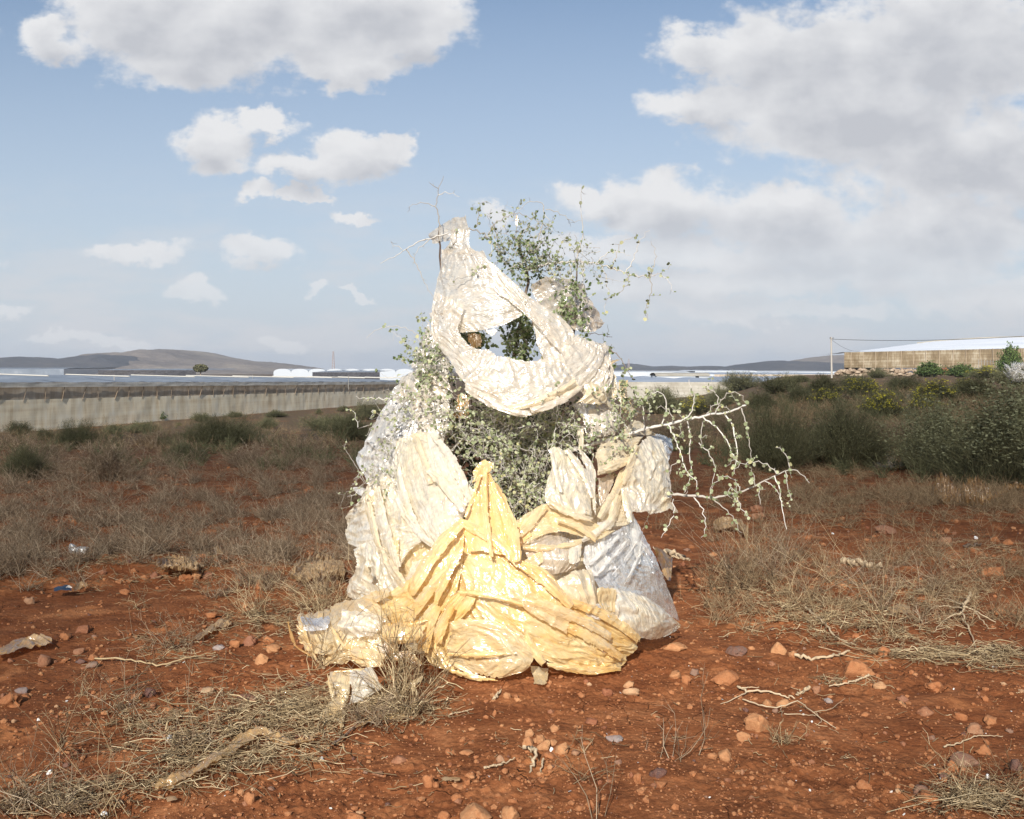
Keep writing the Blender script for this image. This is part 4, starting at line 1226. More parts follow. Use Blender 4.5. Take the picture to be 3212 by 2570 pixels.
tag(mb.build('plant_crumbs', M['dry_warm']), kind='stuff')

# ------------------------------------------------------------------ stones
def rock(w, asp, hh, kind, seed, lump=.28, ang=0.0):
    """kind: position on the stone colour scale"""
    V, Fc = ICO4 if w > .09 else ICO3
    V = V.copy()
    s = seed * 7.77
    n = perlin3(V[:, 0] * 1.1 + s, V[:, 1] * 1.1, V[:, 2] * 1.1, 3) * lump * 1.5
    n += perlin3(V[:, 0] * 2.6 + s, V[:, 1] * 2.6, V[:, 2] * 2.6, 4) * lump * 1.1
    n += perlin3(V[:, 0] * 6 + s, V[:, 1] * 6, V[:, 2] * 6, 5) * lump * .35
    n += perlin3(V[:, 0] * 13 + s, V[:, 1] * 13, V[:, 2] * 13, 6) * lump * .16
    # a few flattened faces
    gg = np.random.default_rng(seed)
    V = V * (1 + n)[:, None]
    for _ in range(9):
        d = gg.normal(size=3); d /= np.linalg.norm(d); c = .58 + .28 * gg.random()
        q = V @ d; V -= np.outer(np.maximum(q - c, 0) * .85, d)
    V *= np.array([w / 2, w / 2 * asp, w / 2 * hh])
    return V, Fc

def place_rock(s, wpx, hpx, kind, label=None, group=None, name='stone', seed=0, sink=.32, lump=.34):
    p = g1p((s[0], s[1] + hpx * .38)); Y = p[1]
    w = wpx * Y / F; hgt_ = hpx * Y / F
    hh = min(max(hgt_ / w * 1.12, .3), 1.25)
    V, Fc = rock(w * 1.05, random.uniform(.7, .95), hh, kind, seed, lump)
    mb_ = MB(); mb_.add(V, Fc, kind)
    o = mb_.build(name, M['stone'])
    o.location = (p[0], p[1] + w * .2, p[2] + w / 2 * hh * (1 - 2 * sink))
    o.rotation_euler = (random.uniform(-.15, .15), random.uniform(-.15, .15), random.uniform(-.4, .4))
    tag(o, label or 'small stone on bare red soil', 'stone', group)
    return o
OR, OT, TN, PK, GB_, PU, WH = .0, .16, .3, .48, .62, .8, 1.0
named = [
 (C5, 215, 915, 82, 68, PK, 'round pinkish brown stone at the left on bare soil'),
 (C5, 415, 775, 78, 50, PK, 'smooth pinkish stone right of the folded orange strip'),
 (C5, 845, 465, 44, 55, TN, 'upright pale tan stone under the grey film scrap'),
 (C5, 925, 512, 68, 38, OR, 'blocky orange stone, left of the pair on the bank'),
 (C5, 990, 506, 56, 44, OT, 'lighter orange blocky stone right of its orange neighbour on the bank'),
 (C5, 1045, 503, 54, 40, PK, 'reddish stone at the right end of the row on the bank'),
 (C5, 780, 510, 60, 34, PK, 'flat reddish stone at the left end of the row on the bank'),
 (C5, 605, 530, 54, 26, OR, 'low orange stone at the edge of the bank'),
 (C5, 625, 572, 54, 34, OR, 'orange stone just below the bank edge'),
 (C5, 1062, 698, 68, 32, OR, 'orange stone above the short amber strip'),
 (C5, 1256, 822, 84, 60, PK, 'grey brown rounded stone left of the orange pair by the heap'),
 (C5, 1185, 845, 54, 40, OR, 'orange stone left of the grey brown rounded one'),
 (C5, 1355, 815, 54, 38, OR, 'upper orange stone near the left end of the heap'),
 (C5, 1382, 858, 74, 44, OT, 'light orange rounded stone below its orange neighbour near the heap'),
 (C5, 1325, 920, 74, 66, OT, 'big light orange rounded stone, lowest near the left of the heap'),
 (C5, 392, 876, 60, 32, PK, 'low brown stone above the small purple pebble'),
 (C5, 330, 815, 58, 36, OR, 'orange stone under the folded orange strip'),
 (C5, 470, 900, 50, 34, OR, 'small orange stone beside the greyish flat one'),
 (C5, 458, 946, 76, 38, GB_, 'flat greyish brown stone on the left soil'),
 (C5, 405, 926, 46, 28, PU, 'small dark purple stone on the left soil'),
 (C5, 45, 1118, 120, 80, OR, 'large lumpy orange stone cut by the left edge'),
 (C5, 118, 1104, 56, 28, OR, 'flat orange stone touching the large lumpy one at the left'),
 (C5, 105, 1074, 78, 30, PU, 'dark purple flat stone behind the large lumpy orange one'),
 (C5, 685, 1128, 66, 44, OR, 'orange stone left of the dark rounded one'),
 (C5, 755, 1112, 70, 50, PU, 'dark purple brown rounded stone in the left foreground'),
 (C5, 850, 1172, 62, 40, OR, 'orange stone at the top of the straw litter'),
 (C5, 765, 1166, 60, 30, PK, 'low greyish stone under the dark purple one'),
 (C5, 1040, 1080, 72, 30, TN, 'flat tan grey stone at the edge of the straw litter'),
 (C5, 1245, 1125, 100, 44, GB_, 'wide grey stone half buried in straw'),
 (C5, 1510, 1306, 108, 36, PK, 'flat reddish brown stone behind the long strip'),
 (C5, 722, 1520, 62, 46, OR, 'orange stone beside the left tip of the long strip'),
 (C5, 1262, 1612, 62, 76, OR, 'tall orange clod at the bottom, right of the long strip'),
 (C5, 1102, 866, 60, 24, PU, 'flat dark purple stone in dry twigs'),
 (C5, 150, 625, 46, 44, PK, 'rounded reddish clod in the bank at the left'),
 (C5, 560, 1022, 62, 20, OT, 'thin flat orange stone alone on smooth soil'),
 (C5, 330, 1466, 42, 26, PU, 'small dark stone alone at the lower left'),
 (C5, 1290, 520, 40, 60, PK, 'upright reddish stone in twigs near the heap'),
 (C5, 1312, 545, 56, 48, OR, 'bright orange stone in twigs near the heap'),
 (C5, 1550, 58, 42, 34, OR, 'pale orange stone far back in the dead scrub'),
 (C6, 2005, 246, 158, 56, OT, 'long light orange stone near the corner of the clear bag'),
 (C6, 2002, 416, 88, 50, OT, 'light orange stone in front of the clear bag corner'),
 (C6, 2064, 452, 62, 60, OR, 'round orange stone right below its lighter neighbour'),
 (C6, 2112, 410, 54, 40, GB_, 'grey brown stone right of the two orange ones'),
 (C6, 1712, 472, 82, 44, TN, 'flat tan stone just above a grey one, right of centre'),
 (C6, 1730, 532, 106, 54, TN, 'large grey tan stone right of centre'),
 (C6, 1576, 530, 62, 50, PK, 'reddish brown stone left of the grey tan ones'),
 (C6, 962, 562, 60, 44, OT, 'small light orange clod in front of the yellow sheet'),
 (C6, 1024, 574, 46, 28, OT, 'little light orange clod right of a similar larger one'),
 (C6, 1486, 706, 96, 40, PK, 'elongated pinkish stone on smooth soil right of centre'),
 (C6, 1092, 840, 80, 78, OT, 'leftmost light orange clod of the central cluster'),
 (C6, 1100, 798, 62, 50, OT, 'upper left clod of the central cluster'),
 (C6, 1165, 830, 70, 60, OT, 'middle clod of the central cluster'),
 (C6, 1192, 862, 80, 64, OT, 'front middle clod of the central cluster'),
 (C6, 1238, 848, 60, 50, OT, 'right clod inside the central cluster'),
 (C6, 1257, 778, 66, 50, OT, 'lone light orange clod just above the central cluster'),
 (C6, 1298, 888, 88, 72, OT, 'angular light orange clod right of the central cluster'),
 (C6, 1216, 918, 82, 44, OR, 'low darker orange clod in front of the central cluster'),
 (C6, 1378, 920, 54, 36, PK, 'pinkish stone right of the central cluster'),
 (C6, 1630, 818, 126, 40, PU, 'wide flat grey purple stone right of the central cluster'),
 (C6, 1630, 778, 42, 28, OR, 'small orange stone above the flat grey purple one'),
 (C6, 290, 932, 90, 44, PK, 'brown stone in the left front of bare soil'),
 (C6, 165, 1006, 70, 32, PK, 'flat pinkish stone left of the brown one in front'),
 (C6, 480, 1090, 84, 88, OR, 'orange clod standing in the front left centre'),
 (C6, 524, 1122, 50, 40, OR, 'small orange clod leaning on the standing one'),
 (C6, 730, 1056, 72, 40, OR, 'reddish clod right of the dry pale leaf'),
 (C6, 720, 1092, 46, 38, OR, 'small clod below the reddish one'),
 (C6, 920, 948, 66, 44, PK, 'rounded brown pebble stone left of the curved root'),
 (C6, 600, 882, 50, 36, OR, 'low orange clod on smooth soil'),
 (C6, 715, 890, 82, 24, OT, 'flat orange crust piece on smooth soil'),
 (C6, 885, 662, 32, 40, OR, 'small upright orange pebble in open soil'),
 (C6, 650, 1175, 76, 44, OR, 'reddish clod near the bottom, left of centre'),
 (C6, 775, 1285, 190, 110, OT, 'largest orange clod, cut by the bottom edge'),
 (C6, 985, 1290, 120, 100, OT, 'second orange clod at the bottom edge'),
 (C6, 20, 1275, 110, 90, OR, 'dark orange clod at the bottom below the long strip'),
 (C6, 570, 1290, 90, 60, OR, 'reddish clod left of the largest bottom clod'),
 (C6, 1900, 1050, 100, 60, PU, 'dark purple stone under dry twigs'),
 (C6, 1906, 1112, 82, 50, OR, 'orange clod below the dark purple stone'),
 (C6, 1768, 1082, 62, 70, OR, 'upright orange clod left of the dark purple stone'),
 (C6, 1476, 1216, 50, 60, OR, 'orange clod between two grey stalks at the bottom'),
 (C7, 380, 782, 124, 54, PU, 'flat grey purple stone below the right hand patch'),
 (C7, 618, 776, 76, 88, OT, 'tall pointed orange stone under the dry litter'),
 (C7, 690, 812, 54, 40, OT, 'small light orange stone right of the pointed one'),
 (C7, 575, 850, 44, 30, PK, 'small brown stone below the pointed one'),
 (C7, 458, 762, 44, 26, OT, 'little light orange stone left of the pointed one'),
 (C7, 1202, 802, 84, 62, OR, 'ball shaped orange stone above the large cracked one'),
 (C7, 1056, 892, 166, 104, OR, 'large cracked orange stone right of centre'),
 (C7, 328, 928, 170, 86, OR, 'large lumpy orange stone in front of the purple one'),
 (C7, 1494, 982, 114, 68, OR, 'rough orange stone right of the tan wedge'),
 (C7, 1180, 988, 78, 48, TN, 'tan wedge shaped stone below the cracked orange one'),
 (C7, 828, 996, 56, 42, PK, 'brown stone left of the tan wedge'),
 (C7, 892, 1062, 50, 30, PU, 'little purple stone below the brown one'),
 (C7, 1302, 1062, 60, 38, PK, 'pinkish flat stone on open soil at the right'),
 (C7, 650, 1076, 84, 54, OT, 'flat orange crusty stone under forked twigs'),
 (C7, 548, 1074, 58, 46, OT, 'small orange crusty stone under forked twigs'),
 (C7, 490, 1192, 140, 124, OT, 'big light orange stone, larger of the joined pair'),
 (C7, 415, 1262, 94, 48, OT, 'small light orange stone at the foot of the big joined one'),
 (C7, 1466, 1250, 40, 34, GB_, 'small greyish stone alone on the right soil'),
 (C7, 1710, 1218, 98, 64, PK, 'angular pinkish grey stone near the right edge'),
 (C7, 1642, 1362, 176, 96, GB_, 'largest grey brown rounded stone at the lower right'),
 (C7, 1582, 1405, 82, 66, OR, 'orange stone at the foot of the largest grey one'),
 (C7, 1534, 1446, 72, 48, OR, 'orange oval stone left below the largest grey one'),
 (C7, 1762, 1316, 88, 52, OR, 'orange stone right behind the largest grey one'),
 (C7, 1218, 1462, 52, 38, OR, 'small orange stone in the dark soil hollow'),
 (C7, 1540, 1486, 60, 32, PU, 'dark little stone under the orange oval one'),
 (C7, 405, 1460, 36, 36, PK, 'tiny round brownish pebble stone at the bottom'),
 (C7, 1228, 130, 120, 50, GB_, 'smooth grey stone at the top of the bare strip on the right'),
 (C7, 1546, 212, 88, 56, PK, 'red brown rounded stone high on the right'),
 (C7, 1816, 202, 46, 36, OR, 'small orange stone high near the right edge'),
 (C7, 1892, 214, 54, 42, OR, 'orange stone rightmost of the upper row'),
 (C7, 914, 362, 70, 44, OR, 'orange stone beside the pale wood piece'),
 (C7, 1830, 354, 160, 56, OR, 'wide orange stone right of the litter patch'),
 (C7, 1842, 572, 86, 46, OR, 'flat orange stone right of the uprooted twig'),
 (C7, 1046, 686, 44, 32, OR, 'small orange stone inside dry litter'),
 (C7, 1412, 1568, 108, 54, GB_, 'dark grey flat stone at the bottom right'),
 (C7, 1452, 1612, 130, 66, OR, 'dark red clod below the grey flat stone'),
 (C7, 1668, 1550, 74, 52, PK, 'pinkish tan clod at the bottom right'),
 (C7, 1092, 1532, 86, 50, OR, 'orange flat clod at the bottom centre right'),
 (C7, 1430, 1126, 82, 52, PK, 'reddish stone casting a shadow on the right soil'),
 (C7, 1630, 1130, 76, 56, OR, 'orange brown clod right of the reddish stone'),
 (C7, 1800, 1160, 84, 46, OR, 'orange clod under a straw near the right edge'),
 (C7, 1940, 1400, 80, 120, PU, 'dark stone half out of frame at the lower right'),
 (C7, 980, 962, 40, 34, OR, 'small orange stone among twigs below the cracked one'),
 (C7, 1100, 1130, 50, 26, OR, 'low orange crumb above the twig shadow'),
 (C7, 240, 1365, 70, 40, OT, 'left orange clod of the crumbly cluster at the bottom'),
 (C7, 310, 1368, 90, 60, OT, 'right orange clod of the crumbly cluster at the bottom'),
 (C7, 205, 1325, 66, 40, OR, 'upper orange clod of the crumbly cluster at the bottom'),
 (C7, 250, 250, 50, 26, OT, 'light orange clod at the edge of the big shadow'),
 (C7, 505, 36, 70, 44, PK, 'brown stone behind the white branch tips'),
 (C4, 790, 985, 80, 40, PK, 'dark reddish stone right of the rolled scrap'),
]
for i, (cv, x, y, w, h, kd, lb) in enumerate(named):
    sc = {C5: 1.6118, C6: 1.96, C7: 1.7788, C4: 1.6433}[cv]
    place_rock(cv(x, y), w / sc, h / sc, max(0, kd + random.uniform(-.06, .08)), lb, None, 'stone', i + 1)
g = np.random.default_rng(77)
for i in range(80):
    while True:
        s = (g.uniform(0, 3212), 2570 - 870 * g.random() ** .8)
        if not (900 < s[0] < 2150 and s[1] < 2130): break
    kd = float(g.choice([OR, OR, OT, OT, PK, PK, GB_, PU]))
    w = g.uniform(10, 24)
    cn = {OR: 'orange', OT: 'light orange', PK: 'reddish brown', GB_: 'grey brown', PU: 'dark purple'}[kd]
    land = [(C5(45, 1118), 'the large lumpy orange stone at the left edge'), (C5(1100, 1420), 'the long brown ribbon of film'), (C5(458, 946), 'the flat greyish stone on the left'), (C5(1325, 920), 'the left end of the yellow heap'),
            (C5(560, 1640), 'the white shell at the bottom left'), (C5(620, 560), 'the low bank at the left'), (C6(1165, 850), 'the central clod cluster'), (C6(775, 1285), 'the largest orange clod at the bottom'), (C6(350, 800), 'the bare smooth soil left of centre'),
            (C6(1730, 532), 'the large grey tan stone right of centre'), (C7(490, 1192), 'the big joined light orange stone'), (C7(1056, 892), 'the large cracked orange stone'), (C7(1642, 1362), 'the largest grey brown stone'),
            (C7(1092, 1532), 'the flat orange clod at the bottom right'), (C7(1500, 982), 'the rough orange stone at the right'), (C7(1250, 400), 'the dry litter patch on the right'), (C7(1600, 180), 'the bare strip high on the right'), (C4(700, 900), 'the tips of the lower white branch')]
    q = min(land, key=lambda t: (t[0][0] - s[0]) ** 2 + 2 * (t[0][1] - s[1]) ** 2)
    place_rock(s, w, w * g.uniform(.5, .8), kd, 'small %s pebble near %s' % (cn, q[1]), 'small %s pebbles near %s' % (cn, q[1]), 'pebble', 300 + i)

# gravel and crumbs
mb = MB()
def gravel(n, x0, x1, y0, y1, smin, smax, base, pw=1.0, seed=1):
    gg = np.random.default_rng(seed)
    p, sx, sy = scatter(n, x0, x1, y0, y1, gg, lambda a, b: sst(-.35, .45, perlin2(a / 90, b / 45, seed)) ** pw)
    N = len(p)
    s = smin + (smax - smin) * gg.random(N) ** 3
    V = base[0][None] * (1 + gg.normal(0, .16, (N, len(base[0]), 1)))
    V = V * np.stack([s, s * gg.uniform(.6, 1, N), s * gg.uniform(.45, .8, N)], -1)[:, None, :]
    a = gg.random(N) * 6.28; c_, s_ = np.cos(a)[:, None], np.sin(a)[:, None]
    V = np.stack([V[..., 0] * c_ - V[..., 1] * s_, V[..., 0] * s_ + V[..., 1] * c_, V[..., 2]], -1)
    V += p[:, None, :] + np.array([0, 0, 1])[None, None] * (s * .25)[:, None, None]
    Fc = (base[1][None] + (np.arange(N) * len(base[0]))[:, None, None]).reshape(-1, 3)
    r_ = gg.choice([0, .03, .08, .16, .3, .48, .5, .62, .8], N, p=[.28, .24, .18, .14, .02, .09, .03, .01, .01])
    mb.add(V.reshape(-1, 3), Fc, np.repeat(r_, len(base[0])))
    return N
OCT = (np.array([(1, 0, 0), (-1, 0, 0), (0, 1, 0), (0, -1, 0), (0, 0, 1), (0, 0, -1.)]), np.array([(0, 2, 4), (2, 1, 4), (1, 3, 4), (3, 0, 4), (2, 0, 5), (1, 2, 5), (3, 1, 5), (0, 3, 5)]))
ICO0 = ico(1)
gravel(5500, -100, 3300, 1750, 2640, .005, .017, ICO1, 1.0, 3)
gravel(26000, -100, 3300, 1900, 2640, .002, .007, OCT, 1.4, 4)
gravel(9000, -100, 3300, 1650, 2640, .003, .008, OCT, 1.2, 7)
gravel(1800, 0, 3212, 1450, 1850, .008, .035, ICO1, 1.0, 5)
tag(mb.build('gravel', M['stone'], smooth=False), kind='stuff')
mb = MB(); gg = np.random.default_rng(9)
p, _, _ = scatter(90, 0, 3212, 1800, 2570, gg); discs(mb, p + (0, 0, .004), gg.normal(size=p.shape) * .4 + (0, 0, 1), .002 + .0035 * gg.random(len(p)), 1.5, 5)
M['shell'] = mat_var('white_shell', [(0, (.55, .52, .46)), (1, (.82, .80, .76))], .5)
tag(mb.build('shell_bits', M['shell']), kind='stuff')

# ------------------------------------------------------------------ the thorny shrub
ROOT = np.array([.03, 6.02, float(hgt(.03, 6.02))])
shrub = empty('thorny_shrub', ROOT)
tag(shrub, 'thorny shrub with pale zigzag twigs and small round leaves, wrapped in torn plastic sheets', 'shrub')

class Twigs:
    def __init__(s):
        s.t, s.lc, s.ln, s.ls = MB(), [], [], []
    def run(s, pts, r0, r1, leaf=.6, lsize=.010, thorn=.5, step=.022, zig=.006, g=None, sides=4):
        """a zigzag twig along a polyline, thorn or leaf at each bend"""
        P_ = np.asarray(pts, float)
        seg = np.linalg.norm(np.diff(P_, axis=0), axis=1); L = np.concatenate([[0], np.cumsum(seg)])
        n = max(3, int(L[-1] / step) + 1)
        q = np.linspace(0, L[-1], n)
        N = np.stack([np.interp(q, L, P_[:, i]) for i in range(3)], 1)
        T_ = np.gradient(N, axis=0); T_ /= np.linalg.norm(T_, axis=1, keepdims=True) + 1e-9
        side = np.cross(T_, g.normal(size=3)); side /= np.linalg.norm(side, axis=1, keepdims=True) + 1e-9
        sgn = np.where(np.arange(n) % 2, 1, -1)[:, None]
        z = zig * g.uniform(.3, 1.3, (n, 1)); z[0] = 0
        N = N + side * sgn * z + g.normal(0, zig * .3, (n, 3)) * (np.arange(n) > 0)[:, None]
        rad = np.linspace(r0, r1, n)
        tube(s.t, N, rad, sides, g.random())
        k = np.nonzero(g.random(n) < thorn)[0]; k = k[k > 0]
        if len(k):
            d = side[k] * sgn[k] + T_[k] * .5 + g.normal(0, .3, (len(k), 3)); d /= np.linalg.norm(d, axis=1, keepdims=True)
            ln = g.uniform(.005, .013, (len(k), 1))
            tubes(s.t, np.stack([N[k], N[k] + d * ln * .5, N[k] + d * ln], 1), np.stack([rad[k] * .6, rad[k] * .4, rad[k] * .1], 1))
        k = np.nonzero(g.random(n) < leaf)[0]
        for kk in k:
            m_ = g.integers(1, 3)
            for _ in range(m_):
                d = side[kk] * g.choice([-1, 1]) + g.normal(0, .5, 3); d /= np.linalg.norm(d)
                sz = lsize * g.uniform(.45, 1.2)
                s.lc.append(N[kk] + d * (sz + rad[kk])); s.ls.append(sz)
                # leaves mostly turn a face to the light
                s.ln.append(g.normal(0, .6, 3) + np.array([-.25, -.75, .35]))
        return N
    def build(s, name, mt, ml, parent):
        o = s.t.build(name, mt, parent, offset=ROOT) if s.t.n else None
        if s.lc:
            mb = MB(); discs(mb, np.array(s.lc), np.array(s.ln), np.array(s.ls), 1.12, 7)
            mb.build('leaves', ml, o or parent, offset=ROOT)
        return o

def line(conv, pts, Y0, Y1=None):
    Y1 = Y0 if Y1 is None else Y1
    n = len(pts)
    return np.array([at(conv(*p), Y0 + (Y1 - Y0) * i / max(1, n - 1)) for i, p in enumerate(pts)])

def subtwigs(T, N, m, L, g, leaf=.6, r=.0016, down=.0, lsize=.009):
    for _ in range(m):
        k = g.integers(1, len(N)); p = N[k]
        d = g.normal(size=3); d[2] -= down; d /= np.linalg.norm(d)
        l_ = L * g.uniform(.4, 1.2)
        T.run([p, p + d * l_ * .5, p + d * l_ + g.normal(0, .2, 3) * l_ + (0, 0, -down * l_ * .5)], r, r * .4, leaf, lsize, .6, .018, .004, g, 3)

g = np.random.default_rng(5)
# main stems
T = Twigs()
T.run(line(C1, [(860, 2900), (900, 2300), (930, 1700), (930, 1280), (975, 1050), (1015, 850), (1030, 740), (990, 600), (940, 480)], 6.02), .032, .005, 0, thorn=0, step=.06, zig=.006, g=g, sides=7)
T.run(line(C1, [(860, 2900), (780, 2100), (690, 1700), (680, 1540), (655, 1450), (600, 1300), (520, 1000), (470, 700), (460, 420)], 5.95, 5.75), .024, .004, 0, thorn=0, step=.06, zig=.006, g=g, sides=6)
T.run(line(C1, [(900, 2900), (1100, 2200), (1250, 1700), (1300, 1300), (1330, 1000), (1340, 650)], 6.0, 5.9), .024, .004, 0, thorn=0, step=.06, zig=.006, g=g, sides=6)
T.run(line(C1, [(860, 2900), (500, 2200), (300, 1700), (350, 1400), (440, 1200)], 6.0, 5.9), .02, .005, 0, thorn=0, step=.06, zig=.006, g=g, sides=6)
T.run(line(C1, [(900, 2900), (1300, 2400), (1700, 1900), (1800, 1700)], 6.0, 5.75), .02, .006, 0, thorn=0, step=.06, zig=.006, g=g, sides=6)
T.build('trunk', M['twig_brown'], None, shrub)

def branch(label, items, mt='twig_white', ml='leaf_pale', sub=0, subL=.1, down=0, lsz=.010, zig=.006):
    T = Twigs()
    for it in items:
        pts, r0, r1, leaf = it
        r0 *= 1.12; r1 *= 1.3
        N = T.run(pts, r0, r1, leaf, lsz, .55, .022, zig, g, 5)
        if sub: subtwigs(T, N, sub, subL, g, leaf, down=down, lsize=lsz * .9)
    o = T.build('branch', M[mt], M[ml], shrub)
    o['label'] = label
    return o
L4 = lambda pts, a, b=None: line(C4, pts, a, b)
L1 = lambda pts, a, b=None: line(C1, pts, a, b)
branch('long white branch arching right with hanging leafy twigs', [
    (L4([(-220, 690), (0, 632), (90, 604), (180, 577), (250, 555), (320, 545), (390, 530), (460, 512), (510, 500), (565, 490), (610, 490), (650, 474), (690, 460), (720, 442)], 5.60, 5.42), .011, .004, 0.05),
    (L4([(320, 545), (350, 605), (375, 660), (390, 700), (400, 750), (420, 800), (470, 832), (470, 878)], 5.48, 5.36), .0042, .0014, .85),
    (L4([(420, 528), (437, 600), (432, 700), (440, 780), (430, 850), (405, 900)], 5.47, 5.38), .004, .0014, .9),
    (L4([(500, 505), (570, 560), (620, 620), (645, 680), (660, 720), (680, 742)], 5.45, 5.36), .004, .0014, .9),
    (L4([(500, 530), (490, 600), (492, 660)], 5.5, 5.45), .003, .0012, .9),
    (L4([(612, 492), (655, 550), (665, 620), (680, 680), (668, 760), (655, 800)], 5.44, 5.34), .0038, .0012, .8),
    (L4([(700, 462), (722, 530), (735, 610), (748, 680), (748, 722)], 5.42, 5.36), .0036, .0012, .45),
    (L4([(385, 530), (440, 490), (458, 430), (452, 380), (428, 320)], 5.48, 5.42), .0038, .0012, .6),
    (L4([(290, 540), (312, 470), (310, 420), (298, 385), (250, 375), (190, 410)], 5.5, 5.46), .0036, .0012, .7),
    (L4([(565, 490), (582, 430), (570, 385), (540, 362), (480, 355)], 5.45, 5.4), .0034, .0012, .6),
    (L4([(585, 440), (620, 395), (660, 375), (700, 392), (718, 440)], 5.44, 5.42), .003, .0012, .8),
    (L4([(520, 490), (560, 440), (600, 455), (640, 470)], 5.44, 5.42), .0026, .001, .6),
    (L4([(345, 530), (330, 470), (300, 462), (262, 455)], 5.5, 5.48), .0028, .001, .5),
    (L4([(195, 570), (195, 480), (185, 420), (140, 360)], 5.52, 5.5), .003, .001, .8),
    (L4([(400, 525), (375, 480), (335, 460)], 5.5, 5.46), .0026, .001, .9),
    (L4([(360, 620), (385, 600), (388, 540)], 5.46, 5.44), .0022, .001, .7),
    (L4([(430, 850), (410, 900), (408, 915)], 5.4, 5.4), .002, .001, .3),
], sub=1, subL=.06, down=.5)
branch('lower white branch pointing right over the red soil', [
    (L4([(330, 905), (400, 910), (450, 915), (550, 925), (620, 912), (680, 898), (730, 880), (780, 860), (830, 830), (870, 812), (920, 788), (965, 778), (1010, 800), (1052, 848)], 5.5, 5.25), .0075, .0014, .25),
    (L4([(660, 905), (690, 950), (705, 990), (742, 1030)], 5.38, 5.3), .003, .001, .8),
    (L4([(550, 925), (600, 970), (640, 1005), (675, 1060), (695, 1105)], 5.42, 5.33), .0035, .001, .6),
    (L4([(450, 915), (490, 965), (512, 1030), (512, 1080), (498, 1130)], 5.46, 5.4), .0035, .001, .25),
    (L4([(870, 812), (895, 880), (905, 950), (918, 1020), (932, 1085)], 5.3, 5.24), .0034, .001, .55),
    (L4([(925, 785), (932, 850), (945, 900), (957, 932)], 5.28, 5.24), .0026, .001, .8),
    (L4([(950, 780), (940, 720), (915, 685), (880, 660)], 5.28, 5.24), .0028, .001, .8),
    (L4([(880, 800), (830, 748), (770, 738), (700, 745), (665, 770), (660, 800)], 5.3, 5.3), .003, .001, .55),
    (L4([(770, 862), (762, 800), (748, 765)], 5.34, 5.32), .0024, .001, .8),
    (L4([(690, 890), (670, 835), (640, 815), (590, 812), (560, 850), (540, 890)], 5.36, 5.36), .0028, .001, .6),
    (L4([(790, 860), (790, 920), (800, 955)], 5.33, 5.3), .0024, .001, .9),
    (L4([(820, 838), (870, 870), (900, 905)], 5.31, 5.28), .0022, .001, .8),
    (L4([(480, 640), (530, 690), (560, 750), (560, 800), (535, 900)], 5.42, 5.4), .003, .001, .6),
    (L4([(680, 900), (650, 870), (625, 890)], 5.36, 5.34), .0022, .001, .8),
    (L4([(350, 930), (355, 990), (330, 1060), (300, 1100), (285, 1130)], 5.46, 5.4), .0028, .001, .3),
    (L4([(372, 730), (330, 780), (318, 830), (345, 900)], 5.46, 5.46), .0024, .001, .3),
    (L4([(250, 960), (215, 1020), (220, 1060)], 5.5, 5.5), .002, .001, .3),
], sub=1, subL=.05, down=.4)
branch('bare forked white twig rising at the upper left', [
    (L1([(463, 520), (463, 425), (455, 340), (440, 300), (452, 240), (455, 185), (475, 150), (490, 108)], 5.75, 5.7), .0042, .001, .0),
    (L1([(440, 300), (400, 285), (340, 275), (310, 285), (272, 298)], 5.72, 5.7), .0026, .0008, 0),
    (L1([(455, 228), (500, 212), (545, 210), (590, 238)], 5.72, 5.7), .0024, .0008, 0),
    (L1([(455, 185), (430, 165), (400, 148)], 5.71, 5.7), .0022, .0008, 0),
], sub=1, subL=.03)
branch('sparse white twig reaching down and left', [
    (L1([(520, 470), (400, 505), (330, 522), (290, 550), (240, 580), (180, 622), (130, 640), (85, 665)], 5.75, 5.65), .004, .001, 0.02),
    (L1([(250, 575), (295, 630), (330, 700), (352, 745), (380, 810), (420, 870)], 5.7, 5.68), .003, .001, .02),
    (L1([(225, 575), (190, 555), (150, 530)], 5.68, 5.66), .0022, .0008, 0),
    (L1([(400, 510), (330, 570), (300, 640)], 5.72, 5.7), .0024, .0008, 0),
], sub=2, subL=.035)
branch('arching leafy twigs at the very top', [
    (L1([(540, 560), (600, 470), (640, 442), (700, 452), (760, 480), (790, 530), (840, 590)], 5.72, 5.78), .005, .0018, .3),
    (L1([(700, 430), (712, 340), (722, 290), (750, 266), (790, 280)], 5.74, 5.72), .0026, .0009, .8),
    (L1([(770, 478), (815, 415), (870, 372), (920, 352), (965, 340), (1020, 365), (1110, 402)], 5.76, 5.76), .0032, .001, .45),
    (L1([(1095, 515), (1112, 430), (1132, 360), (1125, 280), (1080, 268), (1030, 268), (990, 300), (970, 330)], 5.82, 5.8), .0036, .001, .05),
    (L1([(1140, 322), (1200, 325), (1240, 350), (1280, 380), (1330, 400), (1375, 390)], 5.8, 5.82), .0024, .0009, .03),
    (L1([(1130, 345), (1165, 390), (1182, 460)], 5.8, 5.8), .002, .0008, .1),
    (L1([(960, 350), (955, 430), (940, 490)], 5.8, 5.8), .002, .0008, .1),
    (L1([(800, 400), (830, 500), (850, 600), (900, 680)], 5.8, 5.85), .003, .0012, .5),
    (L1([(730, 690), (770, 660), (800, 600), (790, 540)], 5.6, 5.65), .0026, .001, .6),
    (L1([(560, 770), (640, 750), (720, 700), (760, 670)], 5.56, 5.58), .0026, .001, .35),
], sub=2, subL=.05)
